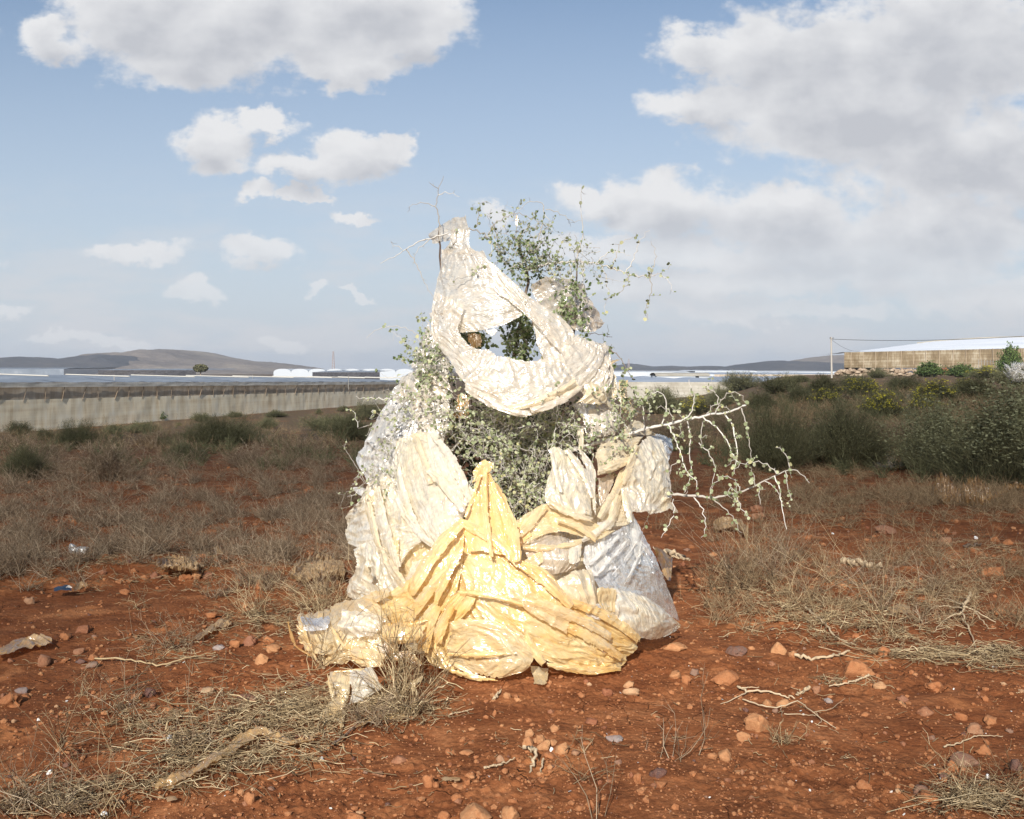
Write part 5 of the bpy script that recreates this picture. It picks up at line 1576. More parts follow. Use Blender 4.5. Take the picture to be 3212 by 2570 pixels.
branch('upper right branch spreading flat against the clouds', [
    (L1([(1000, 720), (1060, 690), (1180, 660), (1330, 650), (1460, 660), (1500, 672), (1560, 690), (1650, 722), (1730, 745), (1800, 750), (1870, 725), (1935, 675)], 5.85, 5.55), .0065, .0012, .4),
    (L1([(1330, 650), (1360, 560), (1378, 470), (1372, 390), (1360, 300), (1366, 240), (1370, 178)], 5.75, 5.7), .0036, .0009, .1),
    (L1([(1490, 670), (1520, 730), (1530, 800), (1545, 870), (1515, 920), (1520, 990)], 5.7, 5.65), .0028, .0009, .5),
    (L1([(1650, 722), (1695, 640), (1715, 590), (1740, 520), (1795, 452)], 5.65, 5.6), .003, .0008, .1),
    (L1([(1560, 690), (1590, 610), (1610, 550), (1650, 510), (1720, 488)], 5.68, 5.65), .003, .0008, .2),
    (L1([(1795, 748), (1825, 690), (1840, 620), (1830, 560), (1800, 525)], 5.6, 5.58), .0028, .0009, .3),
    (L1([(1800, 750), (1822, 820), (1800, 890), (1775, 950), (1790, 1015)], 5.58, 5.55), .0026, .0008, .6),
    (L1([(1378, 655), (1382, 760), (1378, 860), (1370, 950), (1358, 1050)], 5.72, 5.66), .003, .0009, .5),
    (L1([(1290, 660), (1310, 760), (1320, 860), (1318, 960)], 5.76, 5.7), .0028, .0009, .5),
    (L1([(1650, 722), (1672, 790), (1610, 850), (1560, 870), (1520, 900)], 5.64, 5.6), .0024, .0008, .7),
    (L1([(1200, 660), (1235, 740), (1280, 800)], 5.8, 5.76), .0024, .0008, .5),
    (L1([(1460, 660), (1500, 620), (1560, 585), (1640, 600), (1680, 615)], 5.68, 5.66), .0024, .0008, .7),
    (L1([(1210, 640), (1225, 560), (1260, 510), (1300, 470)], 5.8, 5.78), .0022, .0008, .7),
    (L1([(1330, 640), (1345, 560), (1330, 480)], 5.76, 5.74), .0022, .0008, .4),
    (L1([(1870, 725), (1920, 770), (1955, 850)], 5.56, 5.54), .0018, .0007, .2),
], sub=2, subL=.05)
branch('thin bent twig sticking out on the left', [
    (L1([(352, 1190), (330, 1130), (300, 1095), (240, 1076), (170, 1062), (100, 1072), (40, 1092), (0, 1140)], 5.9, 5.85), .0024, .0008, 0),
    (L1([(420, 1040), (370, 1025), (310, 1005)], 5.8, 5.78), .002, .0008, .7),
], sub=1, subL=.03)
branch('dark thorny twigs at the right shoulder', [
    (L1([(1480, 1180), (1540, 1200), (1600, 1250), (1640, 1310), (1670, 1370), (1700, 1400)], 5.8, 5.7), .003, .001, .5),
    (L1([(1560, 1180), (1545, 1260), (1600, 1320)], 5.8, 5.75), .002, .001, .5),
    (L1([(1395, 1108), (1480, 1115), (1560, 1135)], 5.8, 5.78), .002, .001, .2),
    (L1([(1550, 1640), (1560, 1520), (1550, 1420), (1575, 1330)], 5.72, 5.72), .003, .001, .9),
    (L1([(1670, 1640), (1720, 1560), (1700, 1460), (1640, 1420)], 5.65, 5.6), .003, .001, .9),
    (L1([(1600, 1640), (1640, 1560), (1620, 1480)], 5.68, 5.65), .003, .001, .9),
], mt='twig_brown', ml='leaf_green', sub=2, subL=.06)

def thicket(name, label, n, sampler, L, mt, ml, leaf, lsize, r=.0022, sub=2, seed=1, bias=(0, -.1, .1)):
    gg = np.random.default_rng(seed); T = Twigs()
    for _ in range(n):
        p = sampler(gg)
        d = gg.normal(size=3) + np.array(bias); d /= np.linalg.norm(d)
        l_ = L * gg.uniform(.5, 1.3)
        b_ = gg.normal(0, .3, 3) * l_
        N = T.run([p, p + d * l_ * .5 + b_ * .3, p + d * l_ + b_], r * gg.uniform(.7, 1.4), r * .35, leaf, lsize, .45, .022, .006, gg, 3)
        if sub: subtwigs(T, N, sub, L * .4, gg, leaf, r * .6, lsize=lsize * .9)
    o = T.build(name, M[mt], M[ml], shrub); o['label'] = label
    return o
def samp(conv, poly_boxes, Y0, Y1):
    def f(gg):
        x0, x1, y0, y1 = poly_boxes[gg.integers(len(poly_boxes))]
        return at(conv(gg.uniform(x0, x1), gg.uniform(y0, y1)), gg.uniform(Y0, Y1))
    return f
# dense heart of the shrub between the sheets
thicket('thicket', 'dark dense inner twigs and leaves', 430, samp(C2, [(620, 1320, 120, 520), (700, 1200, 100, 700), (860, 1150, 500, 760), (650, 1250, 150, 450)], 5.9, 6.4), .22, 'twig_brown', 'leaf_shaded', .6, .0105, .0024, 2, 11)
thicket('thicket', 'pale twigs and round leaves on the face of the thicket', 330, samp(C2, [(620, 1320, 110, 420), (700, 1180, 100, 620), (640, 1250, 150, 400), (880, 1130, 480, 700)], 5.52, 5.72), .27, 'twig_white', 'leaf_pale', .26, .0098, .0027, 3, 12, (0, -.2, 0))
# upper leafy part
thicket('thicket', 'green leafy twigs standing at the top behind the upper sheet', 78, samp(C1, [(830, 1130, 520, 760), (950, 1060, 470, 900), (1000, 1200, 600, 720)], 5.72, 5.98), .13, 'twig_white', 'leaf_green', .38, .009, .0022, 3, 13, (0, 0, .2))
thicket('thicket', 'green leafy twigs seen through the hole in the upper sheet', 125, samp(C1, [(840, 1060, 980, 1260), (900, 1040, 900, 1280), (620, 700, 1100, 1180)], 5.75, 6.0), .11, 'twig_white', 'leaf_green', .7, .0098, .0018, 3, 14)
thicket('thicket', 'pale leafy twigs over the left shoulder of plastic', 85, samp(C1, [(280, 560, 1230, 1560), (330, 480, 1180, 1400), (200, 620, 1480, 1720)], 5.48, 5.75), .16, 'twig_white', 'leaf_pale', .28, .009, .0018, 2, 15)
thicket('thicket', 'green leaves under the twigs of the left shoulder', 26, samp(C1, [(300, 540, 1250, 1520)], 5.65, 5.85), .12, 'twig_white', 'leaf_green', .9, .010, .0016, 2, 25)
thicket('thicket', 'thin white twigs lying on the left plastic', 80, samp(C2, [(120, 420, 80, 600), (300, 620, 60, 330), (150, 350, 380, 600)], 5.42, 5.60), .16, 'twig_white', 'leaf_pale', .22, .008, .0021, 2, 16)
thicket('thicket', 'leafy twigs at the right shoulder over plastic', 44, samp(C2, [(1300, 1560, 180, 420), (1480, 1700, 20, 260)], 5.36, 5.55), .13, 'twig_white', 'leaf_pale', .6, .009, .0016, 2, 17)
thicket('thicket', 'fine bare white twigs crossing the sky above the wrap', 70, samp(C1, [(760, 1200, 330, 620), (1150, 1500, 560, 900)], 5.6, 5.9), .12, 'twig_white', 'leaf_pale', .22, .008, .0018, 2, 19)
thicket('thicket', 'green twigs behind the brown film on the right', 34, samp(C1, [(1200, 1400, 850, 1050)], 5.6, 5.85), .11, 'twig_white', 'leaf_green', .8, .010, .0016, 1, 18)

# ------------------------------------------------------------------ torn plastic sheets
M['film_ivory'] = make_film('ivory_film', (.86, .73, .49), (.87, .81, .69), .32)
M['film_smoky'] = make_film('smoky_film', (.64, .50, .35), (.72, .63, .50), .34)
_Z = [0, .4, .8, 1.2, 1.6, 2.0, 2.4, 3.0]
_Wd = [1.15, 1.15, 1.1, 1.02, .78, .60, .48, .4]
_Dp = [1.03, 1.0, .76, .52, .40, .32, .27, .2]
def place(s, d, h=0.0):
    """d: distance in front of the mass of the bundle, or (above 2) distance from the viewer"""
    if d > 2: Y = d
    else:
        Y = 5.6
        for _ in range(30):
            x = (s[0] - HX) * Y / F; z = CAMZ - (s[1] - HY) * Y / F
            w = np.interp(z, _Z, _Wd); dp = np.interp(z, _Z, _Dp)
            Yn = 6.0 - dp * (1 - min(abs((x - .03) / w), 1.05) ** 2)
            Y += .5 * (Yn - Y)
        Y -= d
    if s[1] > HY + 300:
        Yg = g1p(s)[1]; Yg = (CAMZ - .018 - h - float(hgt((s[0] - HX) * Yg / F, Yg))) * F / (s[1] - HY)
        Y = min(Y, Yg)
    return at(s, Y)

def catmull(Pc, n, axis):
    Pc = np.moveaxis(Pc, axis, 0); K = len(Pc)
    t = np.linspace(0, K - 1, n) * .999999; i = t.astype(int); f = (t - i)[:, None, None]
    e = np.concatenate([[2 * Pc[0] - Pc[1]], Pc, [2 * Pc[-1] - Pc[-2]]])
    a, b, c, d = e[i], e[i + 1], e[i + 2], e[i + 3]
    o = .5 * (2 * b + (c - a) * f + (2 * a - 5 * b + 4 * c - d) * f ** 2 + (3 * b - a - 3 * c + d) * f ** 3)
    return np.moveaxis(o, 0, axis)

def worley(x, y, seed):
    ix, iy = np.floor(x), np.floor(y); best = np.full(x.shape, 9.0); sec = np.full(x.shape, 9.0); tl = np.zeros(x.shape)
    z = np.zeros_like(x)
    for i in (-1, 0, 1):
        for j in (-1, 0, 1):
            h = _h(ix + i, iy + j, z, seed); jx = (h & 0xffff) / 65535.; jy = ((h >> 16) & 0xffff) / 65535.
            d = np.hypot(ix + i + jx - x, iy + j + jy - y)
            a_ = (h % 6283) / 1000.0
            tl = np.where(d < best, np.cos(a_) * (ix + i + jx - x) + np.sin(a_) * (iy + j + jy - y), tl)
            sec = np.minimum(sec, np.maximum(best, d)); best = np.minimum(best, d)
    return tl * np.clip((sec - best) / .35, 0, 1), best

PLK, CRK = .34, .5
def patch(mb, conv, rows, ax=0, pl=(9, .022), cr=.010, tear=(.0, .0, .0, .0), holes=(), seed=1, res=.0055, puff=0.0, d0=0.0, h=0.0, tuck=.0, worldrows=None, hanging=0.0):
    """one stretch of film; rows of (x, y, d) from the top edge down"""
    if worldrows is None:
        C = np.array([[place(conv(p[0], p[1]), (p[2] if len(p) > 2 else 0) + d0, h) for p in r] for r in rows])
    else: C = np.asarray(worldrows, float)
    lu = np.linalg.norm(np.diff(C, axis=1), axis=2).sum(1).max(); lv = np.linalg.norm(np.diff(C, axis=0), axis=2).sum(0).max()
    nu, nv = int(np.clip(lu / res, 8, 420)), int(np.clip(lv / res, 8, 420))
    S = catmull(catmull(C, nu, 1), nv, 0)
    du = np.gradient(S, axis=1); dv = np.gradient(S, axis=0)
    N = np.cross(du, dv); N /= np.linalg.norm(N, axis=2, keepdims=True) + 1e-12
    if N[..., 1].mean() > 0: N = -N
    U, V = np.meshgrid(np.linspace(0, 1, nu), np.linspace(0, 1, nv))
    mu, mv = U * lu, V * lv
    a, al = (U, V) if ax == 0 else (V, U)
    ma, mal = (mu, mv) if ax == 0 else (mv, mu)
    n, amp = pl
    w = a * n * .8 + .9 * perlin2(a * n * .35, al * .7 + seed, seed + 50) + 1.7 * fbm2(mu * 3.1, mv * 3.1, seed, 3) + .5 * np.sin(al * 3 + seed)
    p1 = perlin2(w, al * 1.1 + seed * 3.3, seed + 1); p2 = perlin2(w * 2.7, al * 2.3 + seed, seed + 2); p3 = perlin2(w * 6.1, al * 3.9 + seed, seed + 5)
    fd = lambda p, e_: .5 - 1.5 * np.sqrt(p * p + e_)
    mk = .10 + 1.15 * sst(-.2, .4, fbm2(mu * 3.3 + 4, mv * 3.3, seed + 40, 2))
    mk2 = sst(-.1, .4, fbm2(mu * 6 + 4, mv * 6, seed + 41, 2))
    disp = amp * PLK * (mk * 1.2 * fd(p1, .003) + .34 * mk * fd(p2, .001) + .30 * mk2 * fd(p3, .001) + 1.5 * fbm2(mu * 3.4, mv * 3.4, seed + 9, 2))
    wx = ma * 11 + 1.3 * fbm2(mu * 6, mv * 6, seed + 3, 2); wy = mal * 6 + 1.3 * fbm2(mu * 6 + 9, mv * 6, seed + 4, 2)
    f1, f2 = worley(wx, wy, seed); g1_, _ = worley(wx * 2.3, wy * 2.3, seed + 7)
    # long soft creases crossing the pleats
    sl = (mu * math.cos(seed) + mv * math.sin(seed)) * 9 + fbm2(mu * 4, mv * 4, seed + 12, 2)
    cross = .5 - 1.7 * np.abs(perlin2(sl, (mu - mv) * 1.7, seed + 13))
    sl2 = (mu * math.cos(seed * 2.3 + 1) + mv * math.sin(seed * 2.3 + 1)) * 17 + fbm2(mu * 6, mv * 6, seed + 14, 2)
    cross2 = .5 - 1.7 * np.abs(perlin2(sl2, (mu + mv) * 3.1, seed + 15))
    disp += cr * CRK * ((.6 + 1.6 * mk2) * f1 + (.2 + 1.3 * mk2) * g1_ + 1.5 * cross + .8 * cross2)
    disp += puff * .6 * np.sin(np.pi * np.clip(U, 0, 1)) ** .7 * np.sin(np.pi * np.clip(V, 0, 1)) ** .7
    eu = np.minimum(mu, lu - mu); ev = np.minimum(mv, lv - mv); e = np.minimum(eu, ev)
    disp *= .7 + .3 * sst(0, .04, e)
    disp -= tuck * np.exp(-(e / .018) ** 2)
    Pn = S + N * disp[..., None]
    # film bunches sideways a little as well
    sh = fbm2(mu * 7, mv * 7, seed + 20, 3) * .008
    Pn = Pn + (du / (np.linalg.norm(du, axis=2, keepdims=True) + 1e-9)) * sh[..., None]
    gz_ = hgt(Pn[..., 0], Pn[..., 1]) + .004
    Pn[..., 2] = np.maximum(Pn[..., 2], gz_)
    keep = np.ones(U.shape, bool)
    rag = .5 + .5 * fbm2(mu * 16, mv * 16, seed + 30, 4, .62) * 1.6
    big = np.clip(.5 + 1.2 * fbm2(mu * 4.5, mv * 4.5, seed + 31, 2), 0, 1.4)
    for amt, dist in zip(tear, (mv, lu - mu, lv - mv, mu)):
        if amt > 0: keep &= dist > amt * (rag * .7 + big * 1.0 - .35)
    base_rag = .010 * rag + .030 * np.clip(big - .75, 0, 1)
    keep &= e > base_rag
    for (hu, hv, hr) in holes:
        dd = np.hypot((U - hu) * lu, (V - hv) * lv); keep &= dd > hr * (.6 + .9 * rag * .8)
    Fc = grid_faces(nu, nv); k = keep.ravel(); Fc = Fc[k[Fc].all(1)]
    if len(Fc) == 0: return
    used = np.unique(Fc); mp = np.full(nu * nv, -1); mp[used] = np.arange(len(used))
    mb.add(Pn.reshape(-1, 3)[used], mp[Fc], .5, uv=np.stack([ma, mal], -1).reshape(-1, 2)[used] + seed * .37)

def sheet_obj(name, label, mats, specs, group=None, cat='plastic sheet'):
    """a sheet made of one or more joined stretches; each colour of film is one part"""
    mbs = {}
    for m_, conv, rows, kw in specs:
        mb_ = mbs.setdefault(m_, MB()); patch(mb_, conv, rows, **kw)
    allv = np.concatenate([v for mb_ in mbs.values() for v in mb_.v])
    o0 = np.array([allv[:, 0].mean(), allv[:, 1].mean(), allv[:, 2].min()])
    if len(mbs) == 1:
        m_, mb_ = list(mbs.items())[0]
        o = mb_.build(name, M[m_], offset=o0); o.location = o0
        tag(o, label, cat, group); return o
    r = empty(name, o0); tag(r, label, cat, group)
    for m_, mb_ in mbs.items():
        o = mb_.build({'film_clear': 'clear_panel', 'film_white': 'whitish_panel', 'film_ivory': 'ivory_panel', 'film_cream': 'cream_panel', 'film_orange': 'orange_panel', 'film_amber': 'amber_panel', 'film_pale': 'pale_panel', 'film_brown': 'brown_panel', 'film_smoky': 'smoky_panel', 'film_tan': 'tan_panel'}[m_], M[m_], r, offset=o0)
    return r
D = dict
def st(m_, conv, x0, y0, x1, y1, w, d, seed, bend=0.0, n=4, amp=.022):
    """a narrow gathered fold, tapering at both ends"""
    L_ = math.hypot(x1 - x0, y1 - y0); nx, ny = -(y1 - y0) / L_, (x1 - x0) / L_
    rows = []
    for s_ in (-1, 0, 1):
        r_ = []
        for i in range(6):
            t = i / 5; ww = w * .62 * (.25 + .75 * math.sin(math.pi * (.1 + .8 * t)) ** .6) * s_ + bend * math.sin(math.pi * t)
            r_.append((x0 + (x1 - x0) * t + nx * ww, y0 + (y1 - y0) * t + ny * ww, d + (.006 if s_ == 0 else -.006)))
        rows.append(r_)
    return (m_, conv, rows, dict(ax=1, pl=(n, amp), cr=.008, seed=seed, tear=(.010, .01, .010, .01)))
PS = 'plastic_sheet'
# --- fill behind the outer sheets
sheet_obj(PS, 'cream plastic layer deep behind the left sheets, seen in the gaps', None, [
    ('film_cream', C2, [[(200, 420), (350, 380), (560, 420)], [(150, 700), (350, 700), (640, 760)], [(160, 950), (400, 1000), (760, 1000)], [(120, 1230), (400, 1300), (900, 1300)], [(420, 1450), (560, 1500), (950, 1480)]], D(d0=-.22, pl=(16, .05), seed=3, cr=.02, res=.008))])
sheet_obj(PS, 'cream plastic layer deep behind the right sheets, seen in the gaps', None, [
    ('film_cream', C2, [[(1180, 700), (1350, 600), (1600, 600)], [(1010, 820), (1300, 800), (1640, 780)], [(940, 1000), (1300, 1050), (1740, 1050)], [(900, 1300), (1250, 1380), (1800, 1260)], [(950, 1480), (1250, 1500), (1640, 1380)]], D(d0=-.2, pl=(16, .05), seed=4, cr=.02, res=.008))])
# --- left shoulder
sheet_obj(PS, 'whitish torn sheet forming the left shoulder and the ragged left outline', None, [
    ('film_white', C2, [[(335, 10), (400, -45), (500, -60)], [(300, 70), (420, 50), (560, 60)], [(230, 190), (380, 190), (540, 220)], [(150, 330), (310, 360), (500, 400)], [(115, 420), (280, 470), (480, 540)], [(170, 540), (300, 590), (440, 700)]], D(pl=(9, .022), cr=.016, tear=(.03, 0, 0, .035), seed=5, puff=.05)),
    ('film_pale', C1, [[(230, 1380), (330, 1340), (470, 1350)], [(190, 1460), (340, 1430), (520, 1430)], [(180, 1560), (340, 1540), (540, 1540)]], D(pl=(6, .02), cr=.02, tear=(.01, 0, 0, .02), seed=6, d0=.03, puff=.05))])
sheet_obj(PS, 'pale vertical sheet hanging between the left shoulder and the dark thicket', None, [
    ('film_pale', C2, [[(420, 20), (500, -20), (600, -40)], [(400, 130), (500, 130), (640, 120)], [(370, 260), (480, 260), (620, 260)], [(360, 380), (480, 380), (590, 380)], [(400, 480), (500, 520), (640, 560)]], D(d0=.03, pl=(9, .03), cr=.012, seed=7, tear=(.02, .02, 0, .01))),
    ('film_brown', C10, [[(1010, 220), (1080, 210), (1130, 230)], [(1000, 330), (1060, 340), (1130, 360)], [(960, 440), (1040, 480), (1110, 470)]], D(d0=-.06, pl=(4, .02), seed=8, tear=(.02, .01, .03, .01)))])
sheet_obj(PS, 'big glossy ivory sheet bulging with long vertical pleats, left of the yellow peak', None, [
    ('film_ivory', C2, [[(330, 310), (400, 275), (480, 262), (540, 300)], [(310, 440), (420, 410), (540, 400), (640, 440)], [(345, 590), (460, 570), (600, 565), (725, 600)], [(405, 725), (500, 725), (620, 710), (715, 700)], [(480, 850), (560, 860), (630, 830), (680, 770)], [(555, 905), (590, 905), (620, 885), (650, 840)]], D(d0=.10, pl=(12, .018), cr=.010, seed=9, puff=.06, tear=(.0, .02, 0, 0))),
    ('film_ivory', C10, [[(760, 560), (830, 540), (880, 600)], [(790, 720), (880, 700), (940, 780)], [(860, 900), (970, 900), (1080, 950)], [(960, 1050), (1060, 1040), (1165, 1030)], [(1040, 1160), (1080, 1170), (1110, 1170)]], D(d0=.15, pl=(9, .03), cr=.006, seed=10)),
    st('film_ivory', C2, 515, 255, 735, 650, 60, 0.19, 120, -20, 4, .022),
    st('film_ivory', C2, 500, 470, 700, 705, 55, 0.2, 121, -15, 4, .022),
    st('film_ivory', C2, 340, 440, 490, 865, 50, 0.15, 122, 30, 4, .022),
    st('film_ivory', C2, 330, 620, 560, 905, 45, 0.19, 123, 25, 4, .022),
    st('film_cream', C2, 430, 270, 520, 560, 50, 0.16, 124, 0, 4, .022)])
sheet_obj(PS, 'pointed cream flag of plastic at the far left, tapering down to a tip', None, [
    ('film_ivory', C2, [[(175, 560), (215, 520), (270, 490), (310, 520)], [(115, 650), (200, 640), (300, 610), (370, 640)], [(50, 735), (180, 750), (320, 740), (440, 770)], [(72, 870), (200, 870), (340, 860), (490, 850)], [(235, 920), (290, 930), (360, 950), (410, 900)], [(310, 1005), (330, 1015), (345, 1010), (360, 990)]], D(d0=.13, pl=(9, .03), cr=.012, tear=(0, .01, .01, .03), seed=11)),
    ('film_white', C2, [[(95, 562), (135, 560), (172, 575)], [(100, 585), (140, 595), (168, 610)], [(140, 615), (155, 625), (168, 640)]], D(d0=.1, pl=(3, .01), seed=12, tear=(.008, .0, .01, .01))),
    st('film_ivory', C2, 225, 560, 345, 1010, 60, 0.19, 125, 20, 4, .022),
    st('film_cream', C2, 170, 600, 240, 900, 40, 0.17, 126, 0, 4, .022),
    st('film_amber', C2, 330, 830, 345, 1010, 36, 0.17, 127, 0, 4, .022)])
sheet_obj(PS, 'cream scrap with torn holes low on the left side', None, [
    ('film_ivory', C2, [[(95, 905), (175, 850), (235, 860), (270, 900)], [(110, 1000), (200, 960), (270, 970), (340, 1010)], [(70, 1080), (180, 1070), (280, 1090), (385, 1115)], [(75, 1165), (190, 1165), (300, 1175), (400, 1160)], [(180, 1200), (240, 1210), (330, 1210), (420, 1195)]], D(d0=.15, pl=(8, .03), cr=.016, tear=(.02, 0, 0, .03), holes=((.3, .38, .032), (.45, .5, .028)), seed=13)),
    st('film_cream', C2, 230, 880, 400, 1140, 50, 0.2, 128, 0, 4, .022),
    st('film_ivory', C2, 90, 1080, 300, 1190, 50, 0.19, 129, 15, 4, .022)])
sheet_obj(PS, 'amber fold tucked between the pointed flag and the yellow band', None, [
    ('film_amber', C2, [[(385, 875), (470, 865), (600, 900)], [(345, 1010), (470, 990), (620, 960)], [(380, 1100), (500, 1070), (600, 1010)]], D(d0=.04, pl=(6, .02), cr=.02, seed=14, puff=.03)),
    ('film_ivory', C2, [[(420, 960), (500, 950), (570, 960)], [(390, 1040), (470, 1010), (560, 1000)], [(360, 1080), (440, 1070), (520, 1050)]], D(d0=.09, pl=(6, .012), ax=1, seed=15))])
# --- the yellow orange sheet
sheet_obj(PS, 'large yellow orange sheet rising to a twisted peak and sweeping over the base', None, [
    ('film_orange', C2, [[(790, 455), (800, 448), (825, 455)], [(762, 540), (808, 520), (875, 550)], [(738, 610), (825, 600), (915, 620)], [(705, 700), (845, 700), (965, 725)], [(690, 790), (860, 830), (993, 850)], [(720, 930), (870, 930), (1000, 985)]], D(d0=.22, pl=(8, .034), cr=.007, seed=16, tear=(0, 0, 0, 0))),
    ('film_orange', C2, [[(735, 490), (775, 440), (810, 412), (866, 432)], [(745, 520), (785, 480), (820, 462), (858, 455)], [(738, 555), (780, 540), (812, 510), (845, 480)]], D(d0=.24, pl=(6, .022), cr=.014, seed=17, tear=(.012, .01, .02, .012))),
    ('film_orange', C2, [[(690, 735), (810, 800), (960, 930), (1140, 1010), (1290, 1150), (1460, 1270), (1655, 1395)], [(665, 860), (800, 930), (960, 1050), (1120, 1130), (1280, 1260), (1470, 1360), (1645, 1430)], [(650, 1000), (780, 1070), (910, 1170), (1060, 1260), (1250, 1370), (1440, 1440), (1610, 1475)], [(640, 1150), (760, 1200), (900, 1290), (1050, 1380), (1240, 1470), (1420, 1510), (1575, 1515)], [(620, 1270), (750, 1320), (900, 1390), (1080, 1480), (1240, 1548), (1400, 1570), (1530, 1560)]], D(d0=.16, ax=1, pl=(7, .030), cr=.018, seed=18, puff=.05)),
    ('film_orange', C2, [[(650, 1140), (710, 1120), (770, 1140)], [(560, 1220), (640, 1230), (740, 1240)], [(480, 1320), (560, 1340), (650, 1340)], [(458, 1420), (545, 1450), (630, 1440)], [(500, 1520), (590, 1560), (680, 1555)]], D(d0=.22, pl=(9, .035), cr=.010, seed=19)),
    ('film_orange', C2, [[(700, 745), (620, 850), (490, 990), (340, 1100), (210, 1180), (80, 1235)], [(705, 850), (640, 950), (520, 1070), (400, 1160), (260, 1225), (110, 1290)], [(690, 990), (640, 1070), (560, 1160), (440, 1235), (300, 1290), (130, 1350)], [(665, 1130), (610, 1190), (530, 1260), (430, 1320), (310, 1380), (160, 1420)]], D(d0=.20, ax=1, pl=(9, .032), cr=.012, seed=20)),
    ('film_amber', C2, [[(610, 1295), (700, 1275), (880, 1290), (1010, 1350)], [(615, 1370), (760, 1330), (930, 1345), (1060, 1420)], [(600, 1440), (780, 1410), (950, 1425), (1085, 1490)], [(625, 1520), (780, 1500), (960, 1510), (1060, 1540)], [(690, 1572), (800, 1590), (880, 1606), (1010, 1572)]], D(d0=.25, ax=1, pl=(5, .03), cr=.018, seed=21, puff=.05)),
    ('film_amber', C2, [[(900, 1060), (1040, 1110), (1160, 1180), (1280, 1270)], [(930, 1120), (1050, 1190), (1160, 1250), (1270, 1320)], [(980, 1190), (1070, 1260), (1170, 1320), (1260, 1370)]], D(d0=.235, ax=1, pl=(5, .02), cr=.012, seed=48)),
    ('film_amber', C2, [[(1045, 1530), (1100, 1535), (1170, 1540)], [(1072, 1590), (1105, 1600), (1155, 1600)], [(1072, 1636), (1110, 1640), (1150, 1630)]], D(d0=.1, pl=(5, .012), cr=.004, seed=22, tuck=0)),
    st('film_orange', C2, 812, 470, 850, 950, 40, 0.27, 130, 15, 4, .022),
    st('film_orange', C2, 850, 540, 990, 975, 70, 0.28, 131, -25, 5, .022),
    st('film_orange', C2, 795, 490, 700, 740, 30, 0.26, 132, 0, 4, .022),
    st('film_orange', C2, 660, 745, 1005, 990, 60, 0.24, 133, -25, 4, .022),
    st('film_orange', C2, 990, 975, 1290, 1225, 60, 0.23, 134, -20, 4, .022),
    st('film_orange', C2, 1270, 1190, 1650, 1400, 60, 0.21, 135, -30, 4, .022),
    st('film_orange', C2, 690, 760, 410, 1150, 70, 0.27, 136, 30, 5, .022),
    st('film_orange', C2, 670, 960, 400, 1290, 60, 0.27, 137, 20, 5, .022),
    st('film_orange', C2, 700, 880, 540, 1200, 50, 0.28, 138, 10, 4, .022),
    st('film_orange', C2, 560, 1200, 480, 1470, 80, 0.29, 139, 25, 6, 0.03),
    st('film_orange', C2, 640, 1200, 560, 1420, 60, 0.29, 140, 20, 5, .022),
    st('film_amber', C2, 940, 1160, 1500, 1380, 60, 0.24, 141, -30, 5, .022),
    st('film_orange', C2, 660, 1140, 1030, 1210, 40, 0.24, 142, -20, 4, .022),
    st('film_orange', C2, 1030, 1350, 1140, 1530, 50, 0.25, 143, 10, 4, .022),
    st('film_orange', C2, 610, 1550, 900, 1612, 34, 0.26, 144, 14, 4, .022),
    st('film_orange', C2, 600, 1470, 1000, 1460, 30, 0.3, 145, 10, 4, .022),
    st('film_orange', C2, 1180, 1290, 1560, 1500, 60, 0.22, 146, -20, 5, .022),
    st('film_amber', C2, 300, 1130, 60, 1250, 60, 0.27, 147, 10, 4, .022),
    st('film_orange', C2, 1140, 1530, 1560, 1555, 40, 0.2, 148, 14, 4, .022)])
